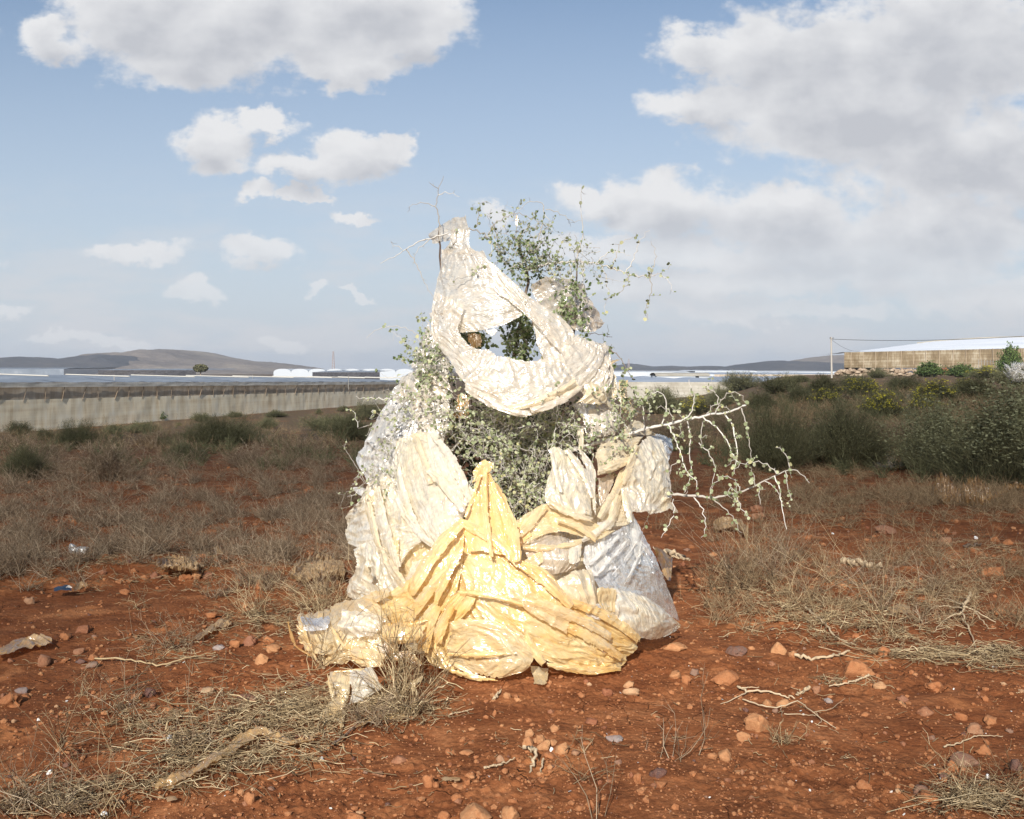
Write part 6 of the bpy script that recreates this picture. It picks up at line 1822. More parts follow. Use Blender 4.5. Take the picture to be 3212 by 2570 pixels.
# --- heap of scraps on the left
sheet_obj(PS, 'crumpled amber and clear heap spreading over the ground at the lower left', None, [
    ('film_amber', C8, [[(200, 570, 5.35), (330, 575, 5.4), (470, 520, 5.4), (620, 450, 5.35), (780, 450, 5.3)], [(170, 640, 5.2), (330, 660, 5.15), (500, 600, 5.15), (700, 580, 5.1), (900, 560, 5.1)], [(200, 780, 5.1), (400, 800, 5.0), (560, 760, 4.95), (750, 740, 4.92), (950, 700, 4.95)], [(350, 860, 5.05), (480, 910, 4.95), (620, 900, 4.9), (800, 900, 4.85), (1000, 840, 4.9)], [(400, 950, 4.95), (520, 1000, 4.9), (650, 980, 4.85), (820, 980, 4.82), (1000, 950, 4.82)]], D(pl=(8, .04), cr=.035, tear=(.02, 0, .09, .05), seed=23, puff=.05)),
    ('film_ivory', C8, [[(540, 500, 5.0), (700, 545, 4.95), (880, 560, 4.95)], [(500, 640, 4.92), (700, 650, 4.87), (870, 670, 4.87)], [(590, 790, 4.88), (700, 750, 4.83), (790, 740, 4.85)]], D(pl=(5, .025), cr=.03, tear=(.02, .02, .03, .02), seed=24, puff=.04)),
    ('film_clear', C8, [[(205, 575, 5.1), (330, 580, 5.1), (465, 570, 5.1)], [(220, 640, 5.02), (340, 640, 5.02), (460, 630, 5.02)], [(250, 700, 5.0), (360, 700, 4.98), (430, 690, 5.0)]], D(pl=(3, .01), cr=.012, seed=25, tear=(.01, .01, .02, .01))),
    ('film_orange', C8, [[(840, 650, 4.88), (1000, 620, 4.84), (1210, 640, 4.84)], [(850, 720, 4.84), (1000, 715, 4.78), (1180, 720, 4.8)], [(930, 795, 4.85), (1040, 795, 4.78), (1150, 785, 4.82)]], D(ax=1, pl=(5, .025), cr=.008, seed=26, puff=.03)),
    ('film_amber', C8, [[(600, 830, 4.85), (740, 800, 4.8), (900, 880, 4.82)], [(620, 900, 4.8), (760, 900, 4.76), (870, 920, 4.78)], [(700, 970, 4.78), (800, 975, 4.74), (870, 965, 4.76)]], D(ax=1, pl=(6, .02), cr=.008, seed=27)),
    ('film_smoky', C8, [[(820, 760, 4.84), (890, 760, 4.82), (940, 830, 4.84)], [(820, 820, 4.82), (880, 840, 4.8), (920, 860, 4.82)], [(830, 860, 4.82), (870, 865, 4.8), (900, 865, 4.82)]], D(pl=(3, .01), cr=.01, seed=28)),
    st('film_amber', C8, 215, 560, 350, 890, 34, 5.00, 190, 12),
    st('film_brown', C8, 130, 600, 200, 820, 40, 5.20, 191, 12),
    st('film_amber', C8, 600, 870, 890, 965, 40, 4.78, 192, 12),
    st('film_ivory', C8, 820, 690, 890, 910, 36, 4.80, 193, 12),
    st('film_amber', C8, 1000, 700, 1170, 960, 34, 4.78, 194, 12),
    st('film_ivory', C8, 660, 470, 900, 620, 50, 4.95, 195, 12),
    st('film_amber', C8, 460, 640, 620, 860, 40, 4.88, 196, 12),
    st('film_orange', C8, 880, 640, 1230, 600, 40, 4.84, 197, 12),
    st('film_amber', C8, 300, 820, 420, 990, 34, 4.98, 198, 12),
    st('film_brown', C8, 160, 780, 330, 880, 26, 5.10, 199, 12),
    ('film_brown', C8, [[(950, 860, 4.86), (1060, 830, 4.86), (1130, 900, 4.86)], [(930, 920, 4.84), (1040, 930, 4.84), (1180, 980, 4.84)]], D(pl=(4, .01), cr=.01, seed=29))])
sheet_obj(PS, 'squarish amber scrap standing in straw, lowest piece left of the base', None, [
    ('film_amber', C8, [[(440, 1020, 4.62), (560, 1000, 4.6), (640, 985, 4.6)], [(415, 1100, 4.55), (520, 1100, 4.48), (620, 1110, 4.5)], [(470, 1200, 4.5), (540, 1200, 4.45), (600, 1220, 4.46)], [(380, 1320, 4.4), (480, 1300, 4.36), (580, 1290, 4.4)], [(440, 1390, 4.38), (520, 1400, 4.34), (580, 1440, 4.34)]], D(pl=(5, .03), cr=.02, tear=(.015, 0, .03, .02), seed=30)),
    ('film_ivory', C8, [[(600, 1000, 4.58), (700, 975, 4.56), (775, 950, 4.58)], [(600, 1080, 4.52), (720, 1080, 4.48), (850, 1110, 4.52)], [(620, 1170, 4.5), (720, 1160, 4.47), (830, 1160, 4.5)], [(590, 1290, 4.42), (640, 1270, 4.40), (690, 1240, 4.42)]], D(pl=(4, .015), cr=.016, tear=(.015, .015, .02, 0), seed=31)),
    st('film_amber', C8, 430, 1010, 560, 1440, 34, 4.42, 210, 12),
    st('film_amber', C8, 560, 1180, 545, 1540, 30, 4.34, 211, 12),
    st('film_ivory', C8, 690, 990, 640, 1260, 34, 4.44, 212, 12),
    st('film_amber', C8, 480, 1000, 800, 960, 30, 4.58, 213, 12),
    st('film_brown', C8, 640, 1440, 820, 1330, 26, 4.30, 214, 12),
    ('film_brown', C8, [[(840, 1310, 4.5), (940, 1300, 4.48), (1050, 1305, 4.5)], [(840, 1370, 4.4), (940, 1370, 4.38), (1040, 1370, 4.4)]], D(ax=1, pl=(3, .012), cr=.004, seed=32))])
sheet_obj('plastic_scrap', 'small ochre scrap caught at the top of the straw sheaf', None, [
    ('film_amber', C8, [[(1110, 1070, 4.6), (1190, 1020, 4.6)], [(1060, 1090, 4.58), (1180, 1070, 4.56)], [(1040, 1110, 4.56), (1130, 1110, 4.55)], [(1100, 1160, 4.53), (1140, 1180, 4.52)]], D(pl=(3, .012), cr=.006, seed=33, tuck=0))], cat='plastic scrap')
# --- right side
sheet_obj(PS, 'cream sheet with two horn like points, right of the dark thicket', None, [
    ('film_ivory', C9, [[(365, 510), (430, 455), (520, 500), (600, 530)], [(420, 600), (490, 600), (600, 570), (690, 620)], [(380, 740), (470, 720), (620, 720), (755, 760)], [(345, 870), (450, 860), (640, 860), (800, 880)], [(335, 995), (440, 1000), (620, 1020), (832, 1040)], [(385, 1080), (500, 1130), (650, 1160), (828, 1205)]], D(d0=.17, pl=(5, .035), cr=.012, seed=34, puff=.04)),
    ('film_ivory', C9, [[(660, 490), (700, 500), (740, 535)], [(700, 620), (765, 620), (825, 660)], [(745, 760), (800, 760), (850, 760)], [(795, 900), (815, 900), (845, 900)], [(812, 1100), (828, 1130), (845, 1190)]], D(d0=.20, pl=(3, .022), cr=.006, seed=35)),
    ('film_cream', C9, [[(655, 275), (690, 260), (725, 275)], [(650, 400), (700, 395), (742, 400)], [(655, 520), (690, 520), (730, 520)]], D(d0=.16, pl=(3, .015), cr=.004, seed=36, tuck=0)),
    st('film_ivory', C2, 1175, 350, 1230, 600, 30, 0.22, 149, 10, 4, .022),
    st('film_ivory', C2, 1250, 360, 1400, 640, 40, 0.22, 150, -20, 4, .022),
    st('film_cream', C2, 1150, 640, 1400, 745, 40, 0.2, 151, 15, 4, .022)])
sheet_obj(PS, 'cream sheet hung over the right branch with a torn fringe and clear corner', None, [
    ('film_cream', C9, [[(890, 440), (1040, 400), (1200, 375), (1330, 362)], [(820, 560), (980, 535), (1120, 490), (1270, 440)], [(842, 680), (980, 650), (1110, 600), (1200, 560)], [(850, 775), (980, 742), (1100, 692), (1170, 640)]], D(d0=.09, ax=1, pl=(7, .024), cr=.007, seed=37)),
    ('film_cream', C9, [[(1060, 370), (1150, 260), (1240, 205), (1330, 270)], [(1090, 375), (1200, 320), (1320, 310), (1440, 350)], [(1170, 385), (1250, 370), (1360, 370), (1510, 385)]], D(d0=.09, ax=1, pl=(5, .018), cr=.006, seed=38)),
    ('film_ivory', C9, [[(1180, 600), (1265, 440), (1360, 360), (1490, 400)], [(1150, 700), (1300, 600), (1440, 570), (1560, 610)], [(1085, 800), (1280, 760), (1440, 760), (1575, 800)], [(1120, 900), (1280, 900), (1440, 900), (1590, 925)], [(1165, 1040), (1290, 1030), (1420, 1020), (1590, 1010)], [(1185, 1130), (1300, 1140), (1400, 1165), (1570, 1100)]], D(d0=.17, pl=(5, .022), cr=.016, tear=(.006, .012, .035, 0), seed=39, puff=.02)),
    ('film_clear', C9, [[(1375, 370), (1480, 335), (1615, 400)], [(1440, 500), (1520, 480), (1605, 510)], [(1505, 610), (1530, 660), (1560, 600)]], D(d0=.12, pl=(3, .012), cr=.014, seed=40)),
    ('film_ivory', C9, [[(1520, 985), (1545, 985), (1575, 1000)], [(1545, 1070), (1580, 1060), (1620, 1060)], [(1630, 1120), (1650, 1130), (1675, 1140)]], D(d0=.17, pl=(2, .006), cr=.008, seed=41, tuck=0, tear=(0, .008, 0, .008))),
    ('film_ivory', C9, [[(1375, 1080), (1410, 1080), (1440, 1080)], [(1380, 1110), (1405, 1110), (1440, 1110)], [(1385, 1145), (1398, 1145), (1410, 1140)]], D(d0=.17, pl=(2, .004), cr=.004, seed=42, tuck=0)),
    st('film_cream', C2, 1420, 480, 1640, 400, 50, 0.16, 152, 0, 4, .022),
    st('film_cream', C2, 1640, 330, 1560, 560, 40, 0.19, 153, 0, 4, .022),
    st('film_ivory', C2, 1560, 560, 1600, 760, 40, 0.2, 154, 0, 4, .022)])
sheet_obj(PS, 'cream column of plastic between the horned sheet and the torn flag', None, [
    ('film_smoky', C9, [[(850, 780), (950, 745), (1050, 720)], [(855, 900), (930, 900), (1015, 850)], [(880, 1060), (900, 1060), (950, 960)]], D(d0=.05, pl=(3, .012), cr=.012, seed=43)),
    ('film_cream', C9, [[(1080, 700), (1150, 690), (1200, 800)], [(1000, 900), (1080, 900), (1160, 950)], [(950, 1050), (1060, 1060), (1170, 1090)], [(890, 1200), (1040, 1180), (1195, 1150)], [(850, 1340), (1000, 1290), (1180, 1240)]], D(d0=.10, pl=(5, .026), cr=.010, seed=44)),
    ('film_white', C9, [[(850, 1200), (950, 1190), (1060, 1170)], [(840, 1280), (960, 1250), (1060, 1220)]], D(d0=.12, ax=1, pl=(3, .012), seed=45)),
    st('film_cream', C2, 1590, 470, 1430, 740, 50, 0.15, 155, 0, 4, .022),
    st('film_cream', C2, 1540, 600, 1480, 800, 50, 0.16, 156, 0, 4, .022),
    st('film_ivory', C2, 1500, 740, 1330, 860, 40, 0.16, 157, -10, 4, .022)])
sheet_obj(PS, 'amber band pleated like a scarf, stretching right from the yellow peak', None, [
    ('film_amber', C9, [[(40, 1210), (200, 1100), (370, 1015), (520, 1060), (700, 1150), (880, 1270)], [(55, 1290), (220, 1195), (400, 1130), (620, 1165), (800, 1220), (950, 1300)], [(75, 1395), (240, 1300), (420, 1235), (640, 1260), (830, 1310), (1010, 1300)], [(90, 1480), (240, 1390), (440, 1325), (680, 1365), (850, 1405), (1060, 1290)]], D(d0=.13, ax=1, pl=(9, .026), cr=.007, seed=46)),
    ('film_orange', C9, [[(30, 1240), (120, 1180), (210, 1130)], [(60, 1360), (140, 1300), (230, 1240)], [(90, 1500), (150, 1420), (230, 1360)]], D(d0=.145, ax=1, pl=(5, .018), cr=.004, seed=47)),
    st('film_amber', C2, 1140, 660, 985, 840, 60, 0.17, 158, 0, 5, .022),
    st('film_amber', C2, 1190, 740, 1420, 860, 40, 0.18, 159, -25, 4, .022),
    st('film_amber', C2, 1340, 860, 1010, 890, 40, 0.17, 160, -20, 4, .022)])
sheet_obj('plastic_bag', 'small clear crumpled bag shape under the amber band', None, [
    ('film_smoky', C9, [[(210, 1400), (400, 1340), (560, 1370), (700, 1400)], [(130, 1520), (350, 1480), (560, 1500), (705, 1520)], [(200, 1630), (380, 1640), (550, 1640), (690, 1620)], [(290, 1700), (400, 1745), (520, 1725), (640, 1680)]], D(d0=.11, pl=(5, .02), cr=.022, seed=49, puff=.08)),
    ('film_amber', C9, [[(85, 1600), (200, 1540), (330, 1470)], [(110, 1650), (220, 1600), (330, 1540)], [(200, 1680), (270, 1660), (340, 1610)]], D(d0=.16, ax=1, pl=(3, .012), seed=50)),
    ('film_ivory', C9, [[(560, 1380), (640, 1385), (718, 1400)], [(570, 1500), (640, 1510), (710, 1520)], [(560, 1640), (620, 1640), (690, 1610)]], D(d0=.17, pl=(4, .018), seed=51))], cat='plastic bag')
sheet_obj('plastic_bag', 'big clear grey sheet fanning down to the pointed right corner', None, [
    ('film_clear', C2, [[(1360, 880), (1460, 830), (1550, 780), (1612, 700)], [(1350, 950), (1480, 900), (1600, 880), (1690, 850)], [(1375, 1020), (1520, 1020), (1660, 1010), (1762, 1000)], [(1420, 1110), (1560, 1110), (1700, 1120), (1812, 1130)], [(1500, 1170), (1620, 1200), (1760, 1240), (1872, 1305)]], D(d0=.08, pl=(14, .02), cr=.005, seed=52)),
    ('film_white', C2, [[(1350, 880), (1400, 870), (1460, 850)], [(1340, 960), (1400, 970), (1480, 930)], [(1360, 1020), (1420, 1060), (1520, 1010)]], D(d0=.11, pl=(5, .018), seed=53)),
    ('film_white', C2, [[(1590, 760), (1620, 760), (1660, 780)], [(1600, 860), (1640, 860), (1660, 850)], [(1630, 990), (1645, 990), (1660, 985)]], D(d0=.13, pl=(3, .012), seed=54, tuck=0, tear=(0, .006, .01, .006))),
    st('film_white', C2, 1420, 1040, 1600, 840, 22, 0.15, 161, 0, 4, .022),
    st('film_white', C2, 1500, 1050, 1640, 860, 18, 0.15, 162, 0, 4, .022),
    st('film_white', C2, 1560, 1110, 1680, 880, 18, 0.15, 163, 0, 4, .022),
    st('film_white', C2, 1370, 990, 1540, 830, 30, 0.14, 164, 0, 4, .022)], cat='plastic bag')
sheet_obj('plastic_bag', 'puffed ivory bag end lying on the soil, gathered to a point at the right corner', None, [
    ('film_ivory', C2, [[(1425, 1110), (1540, 1115), (1700, 1170), (1868, 1305)], [(1440, 1180), (1580, 1200), (1720, 1250), (1875, 1315)], [(1490, 1290), (1600, 1310), (1740, 1330), (1865, 1330)], [(1550, 1370), (1640, 1392), (1740, 1392), (1810, 1365)]], D(d0=.17, pl=(11, .02), cr=.014, seed=55, puff=.07)),
    ('film_amber', C2, [[(1415, 1110), (1450, 1100), (1530, 1110)], [(1420, 1170), (1470, 1170), (1520, 1180)], [(1450, 1240), (1480, 1240), (1520, 1260)]], D(d0=.20, pl=(4, .02), seed=56))], cat='plastic bag')
sheet_obj(PS, 'dusty cream bulge between the yellow sweep and the clear grey sheet', None, [
    ('film_cream', C2, [[(1190, 1075), (1290, 1015), (1395, 1000)], [(1225, 1130), (1330, 1090), (1415, 1090)], [(1280, 1210), (1370, 1190), (1425, 1170)], [(1340, 1230), (1390, 1230), (1430, 1200)]], D(d0=.17, pl=(4, .018), cr=.014, seed=57, puff=.05)),
    ('film_white', C2, [[(1330, 1230), (1400, 1190), (1450, 1190)], [(1370, 1270), (1430, 1240), (1480, 1260)], [(1440, 1290), (1470, 1290), (1500, 1300)]], D(d0=.19, pl=(5, .02), cr=.02, seed=58))])
sheet_obj(PS, 'pale rounded sheet under the right shoulder, above the branch', None, [
    ('film_pale', C9, [[(700, 100), (850, 50), (970, 60), (1060, 110)], [(690, 190), (850, 160), (980, 170), (1080, 200)], [(720, 290), (860, 290), (980, 290), (1065, 300)], [(760, 390), (870, 390), (980, 380), (1045, 370)]], D(d0=.04, pl=(5, .022), cr=.016, seed=59, puff=.04)),
    ('film_clear', C9, [[(590, 50), (700, 30), (850, 50)], [(640, 120), (740, 110), (850, 120)], [(700, 220), (760, 220), (840, 210)]], D(d0=.05, pl=(4, .01), cr=.012, seed=60, tear=(0, 0, .02, .02)))])
# --- upper wrap
sheet_obj(PS, 'large pale weathered sheet wrapped round the top with a hole in its middle', None, [
    ('film_pale', C1, [[(470, 555), (560, 578), (650, 565), (742, 578)], [(462, 680), (580, 690), (700, 680), (802, 692)], [(432, 820), (570, 820), (720, 800), (880, 790)], [(425, 925), (560, 930), (760, 900), (960, 870)], [(480, 1010), (590, 1030), (790, 990), (1000, 925)], [(600, 1112), (700, 1105), (850, 1075), (1000, 990)]], D(d0=.14, pl=(6, .010), cr=.013, tear=(.02, .012, .012, .012), seed=61, puff=.02, ax=1)),
    ('film_pale', C1, [[(730, 590), (900, 745), (1035, 865), (1180, 960), (1285, 1035), (1330, 1120)], [(790, 740), (920, 845), (1030, 945), (1140, 1040), (1230, 1120), (1310, 1190)], [(820, 850), (940, 935), (1030, 1015), (1100, 1090), (1180, 1180), (1250, 1250)]], D(d0=.17, ax=1, pl=(5, .010), cr=.010, tear=(.015, .02, .02, .01), seed=62)),
    ('film_pale', C1, [[(640, 930), (596, 1080), (635, 1160), (700, 1198), (800, 1212), (900, 1248), (1010, 1272), (1130, 1262), (1230, 1210), (1300, 1150), (1340, 1100)], [(520, 880), (485, 1020), (525, 1140), (620, 1260), (720, 1370), (880, 1460), (1040, 1490), (1180, 1430), (1310, 1350), (1420, 1250), (1450, 1150)], [(430, 830), (400, 1000), (420, 1150), (530, 1300), (620, 1440), (820, 1570), (1040, 1642), (1190, 1550), (1370, 1460), (1490, 1330), (1525, 1190)]], D(d0=.20, ax=1, pl=(8, .012), cr=.012, tear=(.018, .05, .025, 0), seed=63, puff=.02)),
    ('film_pale', C1, [[(1030, 960), (1160, 1030), (1310, 1110), (1430, 1180)], [(1062, 1075), (1170, 1130), (1300, 1200), (1420, 1260)], [(1085, 1190), (1180, 1220), (1280, 1280), (1400, 1330)], [(1135, 1300), (1200, 1330), (1290, 1360), (1380, 1390)]], D(d0=.13, pl=(4, .014), cr=.012, seed=64, tear=(.005, .01, .005, .012))),
    ('film_pale', C1, [[(390, 478), (465, 415), (550, 368), (640, 352)], [(398, 520), (480, 480), (565, 440), (652, 420)], [(425, 548), (505, 530), (585, 495), (662, 480)]], D(d0=.10, ax=1, pl=(4, .02), cr=.016, tear=(.006, .004, .006, .012), seed=65)),
    ('film_pale', C1, [[(540, 470), (600, 440), (662, 440)], [(525, 535), (595, 535), (662, 550)], [(465, 605), (600, 610), (735, 605)]], D(d0=.12, pl=(4, .02), cr=.012, seed=66)),
    ('film_pale', C1, [[(398, 1010), (440, 1150), (540, 1290)], [(335, 1180), (410, 1300), (530, 1400)], [(270, 1330), (390, 1420), (560, 1500)]], D(d0=.06, pl=(5, .02), cr=.02, tear=(.01, .02, .03, .03), seed=184)),
    ('film_cream', C1, [[(1480, 1230), (1540, 1290), (1590, 1380)], [(1440, 1340), (1520, 1420), (1600, 1500)], [(1380, 1450), (1480, 1540), (1590, 1630)]], D(d0=.10, pl=(5, .025), cr=.02, tear=(.02, .03, .02, .01), seed=185)),
    ('film_pale', C1, [[(1380, 1160), (1440, 1150), (1500, 1190)], [(1420, 1240), (1490, 1230), (1545, 1140)], [(1440, 1300), (1510, 1260), (1570, 1190)]], D(d0=.17, pl=(5, .02), cr=.02, tear=(.01, .03, .02, .01), seed=180)),
    ('film_pale', C1, [[(400, 985), (430, 960), (470, 1000)], [(400, 1080), (440, 1090), (490, 1120)], [(425, 1180), (480, 1200), (530, 1230)]], D(d0=.16, pl=(4, .02), cr=.015, tear=(.01, .01, .02, .02), seed=181)),
    ('film_cream', C1, [[(1000, 1560), (1180, 1500), (1340, 1400)], [(1040, 1600), (1210, 1540), (1370, 1450)], [(1060, 1640), (1200, 1580), (1320, 1500)]], D(d0=.24, ax=1, pl=(5, .02), cr=.01, tear=(.012, .01, .02, .01), seed=182)),
    ('film_pale', C1, [[(740, 1090), (790, 1080), (840, 1070)], [(770, 1110), (805, 1105), (835, 1095)], [(790, 1128), (805, 1125), (815, 1120)]], D(d0=.16, pl=(2, .008), cr=.01, tear=(0, .006, .006, .006), seed=183, tuck=0)),
    st('film_pale', C1, 620, 1440, 1040, 1630, 60, 0.26, 166, 30, 5, .022),
    st('film_pale', C1, 1040, 1600, 1380, 1440, 60, 0.26, 170, 20, 5, .022),
    st('film_cream', C1, 900, 1590, 1340, 1400, 50, 0.27, 172, 30, 4, .022)])
sheet_obj(PS, 'crumpled pale bunch at the right shoulder with torn wisps', None, [
    ('film_pale', C1, [[(1220, 1390), (1400, 1340), (1490, 1250), (1540, 1150)], [(1290, 1430), (1420, 1390), (1510, 1320), (1555, 1180)], [(1370, 1500), (1460, 1470), (1530, 1410), (1560, 1300)], [(1430, 1560), (1490, 1550), (1540, 1500), (1570, 1420)]], D(d0=.13, pl=(6, .03), cr=.03, tear=(.01, .04, .02, .01), seed=67, puff=.05)),
    ('film_cream', C1, [[(1350, 1400), (1450, 1420), (1520, 1450)], [(1370, 1480), (1460, 1500), (1530, 1530)], [(1320, 1560), (1400, 1560), (1480, 1570)]], D(d0=.17, pl=(4, .022), cr=.012, seed=68, puff=.05)),
    ('film_amber', C1, [[(1540, 1290), (1580, 1272), (1622, 1275)], [(1480, 1360), (1530, 1340), (1560, 1300)]], D(d0=.1, ax=1, pl=(3, .01), seed=69, tuck=0, tear=(.006, .006, .006, 0)))])
sheet_obj(PS, 'thin smoky film caught in twigs behind the upper right of the wrap', None, [
    ('film_smoky', C1, [[(1030, 810), (1130, 745), (1270, 755), (1400, 790)], [(1070, 900), (1200, 870), (1340, 880), (1460, 930)], [(1150, 990), (1280, 980), (1400, 990), (1515, 1030)], [(1270, 1080), (1360, 1100), (1430, 1110), (1500, 1070)]], D(d0=-.08, pl=(6, .03), cr=.025, tear=(.015, .015, .012, .01), seed=70)),
    ('film_brown', C1, [[(1220, 900), (1260, 890), (1320, 920)], [(1200, 960), (1270, 960), (1340, 980)], [(1260, 1020), (1320, 1030), (1380, 1050)]], D(d0=-.14, pl=(3, .02), cr=.02, seed=71, tear=(.01, .01, .01, .01)))])
sheet_obj('plastic_scrap', 'brown scrap inside the left corner of the hole in the wrap', None, [
    ('film_brown', C1, [[(640, 1110), (680, 1100), (725, 1100)], [(640, 1160), (690, 1150), (740, 1170)], [(670, 1210), (700, 1205), (730, 1200)]], D(d0=-.02, pl=(3, .015), cr=.01, seed=72))], cat='plastic scrap')
sheet_obj('plastic_scrap', 'tiny dry wisp of film hanging from the topmost twigs', None, [
    ('film_brown', C1, [[(945, 355), (955, 350), (968, 356)], [(938, 395), (952, 395), (968, 395)], [(945, 432), (955, 436), (962, 430)]], D(d0=.0, pl=(2, .006), cr=.004, seed=73, tuck=0, res=.003))], cat='plastic scrap')
sheet_obj('plastic_scrap', 'orange translucent strip hanging at the right shoulder beside green leaves', None, [
    ('film_amber', C1, [[(1600, 1412), (1640, 1400), (1672, 1402)], [(1600, 1490), (1635, 1485), (1662, 1480)], [(1612, 1560), (1650, 1570), (1700, 1570)], [(1640, 1620), (1700, 1640), (1755, 1610)]], D(d0=.06, pl=(4, .02), cr=.012, seed=74, tear=(.01, .02, .02, 0)))], cat='plastic scrap')
sheet_obj('plastic_scrap', 'brown folded film on the shaded soil right behind the clear sheet', None, [
    ('film_brown', C2, [[(1715, 885, 6.3), (1770, 900, 6.3), (1830, 950, 6.3)], [(1745, 960, 6.25), (1790, 970, 6.2), (1832, 1020, 6.25)], [(1785, 1050, 6.1), (1800, 1065, 6.1), (1822, 1075, 6.1)]], D(pl=(7, .03), cr=.01, seed=75))], cat='plastic scrap')

# --- scraps lying about
def scrap(label, mat, conv, rows, seed, pl=(4, .012), cr=.010, ax=1, tear=.012, h=.0,  name='plastic_scrap', cat='plastic scrap'):
    pl = (pl[0], pl[1] * 2.0); cr = cr * 2.0; tear *= 1.5; h *= .5
    sheet_obj(name, label, None, [(mat, conv, [[(p[0], p[1], 60 - (p[2] if len(p) > 2 else 0)) for p in r] for r in rows], D(pl=pl, cr=cr, ax=ax, seed=seed, tear=(tear,) * 4, tuck=-.004, h=h))], cat=cat)
scrap('long brown ribbon of film snaking through straw at the lower left', 'film_brown', C5, [[(755, 1555), (880, 1500), (985, 1450), (1110, 1385), (1215, 1295), (1300, 1262), (1390, 1295), (1470, 1320), (1590, 1308)], [(765, 1570), (900, 1525), (1000, 1480), (1130, 1400), (1230, 1325), (1310, 1285), (1390, 1325), (1470, 1340), (1595, 1322)], [(775, 1585), (910, 1540), (1010, 1495), (1150, 1415), (1250, 1345), (1330, 1305), (1400, 1345), (1480, 1352), (1600, 1332)]], 80, (4, .02), .014, 1, .006, .03)
scrap('folded orange brown film cut by the left edge', 'film_brown', C5, [[(-60, 870), (30, 850), (120, 805), (200, 798), (262, 800)], [(-60, 890), (40, 870), (130, 835), (210, 820), (265, 830)], [(-60, 905), (40, 895), (140, 865), (220, 855), (255, 850)]], 81, (4, .02), .012, 1, .01, .02)
scrap('short amber strip propped among dead twigs, left middle ground', 'film_tan', C5, [[(975, 805), (1050, 745), (1110, 710), (1178, 712)], [(990, 815), (1060, 775), (1120, 750), (1180, 745)]], 82, (3, .014), .012, 1, .01, .03)
scrap('greyish film scrap lying on dead twigs behind the row of stones', 'film_tan', C5, [[(795, 430), (850, 400), (930, 405), (985, 385)], [(790, 442), (860, 425), (930, 430), (1000, 425)], [(900, 450), (930, 455), (970, 460), (1010, 460)]], 83, (3, .02), .02, 1, .015, .04)
scrap('tan film scrap beside the blue black wrapper', 'film_tan', C5, [[(360, 565), (400, 530), (440, 525)], [(370, 575), (420, 560), (450, 555)]], 84, (3, .012), .012, 1, .008, .02)
scrap('dusty film half hidden in twigs left of the wrapped shrub', 'film_tan', C5, [[(1480, 450), (1580, 400), (1640, 395), (1740, 430)], [(1460, 490), (1580, 460), (1660, 450), (1745, 470)], [(1500, 505), (1600, 490), (1680, 480), (1740, 490)]], 85, (4, .02), .02, 1, .02, .04)
scrap('tan film clod on a stone at the far end of the dead scrub', 'film_tan', C5, [[(1040, 390), (1080, 345), (1120, 360)], [(1050, 400), (1090, 380), (1130, 385)]], 86, (3, .015), .015, 1, .01, .03)
scrap('ochre film draped low under the biggest olive bush', 'film_brown', C4, [[(1275, 775), (1330, 745), (1410, 728), (1450, 745), (1490, 765)], [(1275, 785), (1340, 775), (1410, 770), (1450, 770), (1500, 770)]], 87, (4, .03), .03, 1, .02, .06)
scrap('ochre film scrap at the foot of the feathery sagebrush shoots', 'film_brown', C4, [[(1530, 760), (1560, 735), (1615, 750)], [(1520, 770), (1570, 765), (1615, 765)]], 88, (3, .02), .02, 1, .015, .05)
scrap('big crumpled ochre film under the tall sagebrush, upright left part', 'film_brown', C4, [[(1690, 900), (1715, 830), (1750, 815), (1800, 880)], [(1700, 915), (1730, 890), (1770, 880), (1810, 910)], [(1740, 930), (1780, 930), (1830, 935), (1860, 940)]], 89, (4, .05), .05, 1, .02, .12)
scrap('big crumpled ochre film under the tall sagebrush, middle part', 'film_brown', C4, [[(1825, 900), (1860, 855), (1910, 840), (1960, 885)], [(1840, 920), (1880, 900), (1930, 900), (1985, 915)], [(1860, 940), (1900, 945), (1950, 945), (1990, 930)]], 90, (5, .05), .05, 1, .02, .12)
scrap('ochre film arching under the sagebrush at the right edge', 'film_brown', C4, [[(1990, 920), (2040, 880), (2100, 850), (2170, 850), (2220, 880)], [(2000, 930), (2050, 895), (2110, 870), (2170, 870), (2220, 900)]], 91, (3, .03), .03, 1, .015, .14)
scrap('brown film hanging behind the dark tufted bush', 'film_brown', C4, [[(750, 670), (790, 645), (825, 680)], [(770, 720), (800, 715), (835, 735)]], 92, (3, .03), .02, 0, .015, .25)
scrap('rolled tan film under the lower white branch', 'film_tan', C4, [[(555, 1075), (575, 1035), (640, 1030), (700, 1050), (735, 1075)], [(560, 1090), (600, 1065), (660, 1065), (710, 1090), (735, 1100)], [(570, 1095), (620, 1085), (680, 1085), (710, 1115), (735, 1130)]], 93, (4, .03), .02, 1, .01, .05)
scrap('white crumpled film snagged on the bush at the right edge', 'film_white', C4, [[(2055, 260, 32), (2095, 230, 32), (2160, 240, 32)], [(2060, 300, 32.3), (2110, 280, 32.4), (2170, 290, 32)], [(2080, 320, 32.5), (2120, 325, 32.5), (2180, 330, 32)]], 94, (4, .10), .12, 1, .06, 0)
scrap('white scrap of film on the litter at the right edge', 'film_white', C7, [[(1785, 875), (1810, 866), (1840, 880)], [(1790, 888), (1815, 886), (1838, 890)]], 95, (3, .006), .006, 1, .004, .01)
scrap('dusty film patch lying in the dry litter on the right', 'film_tan', C7, [[(1215, 545), (1280, 520), (1350, 535)], [(1230, 580), (1290, 570), (1360, 575)]], 96, (3, .012), .012, 1, .012, .03)
scrap('pale dry leaf like scrap of film in the front soil', 'film_tan', C6, [[(545, 1050), (620, 1042), (700, 1050)], [(560, 1066), (630, 1070), (690, 1060)]], 97, (2, .006), .006, 1, .004, .01)
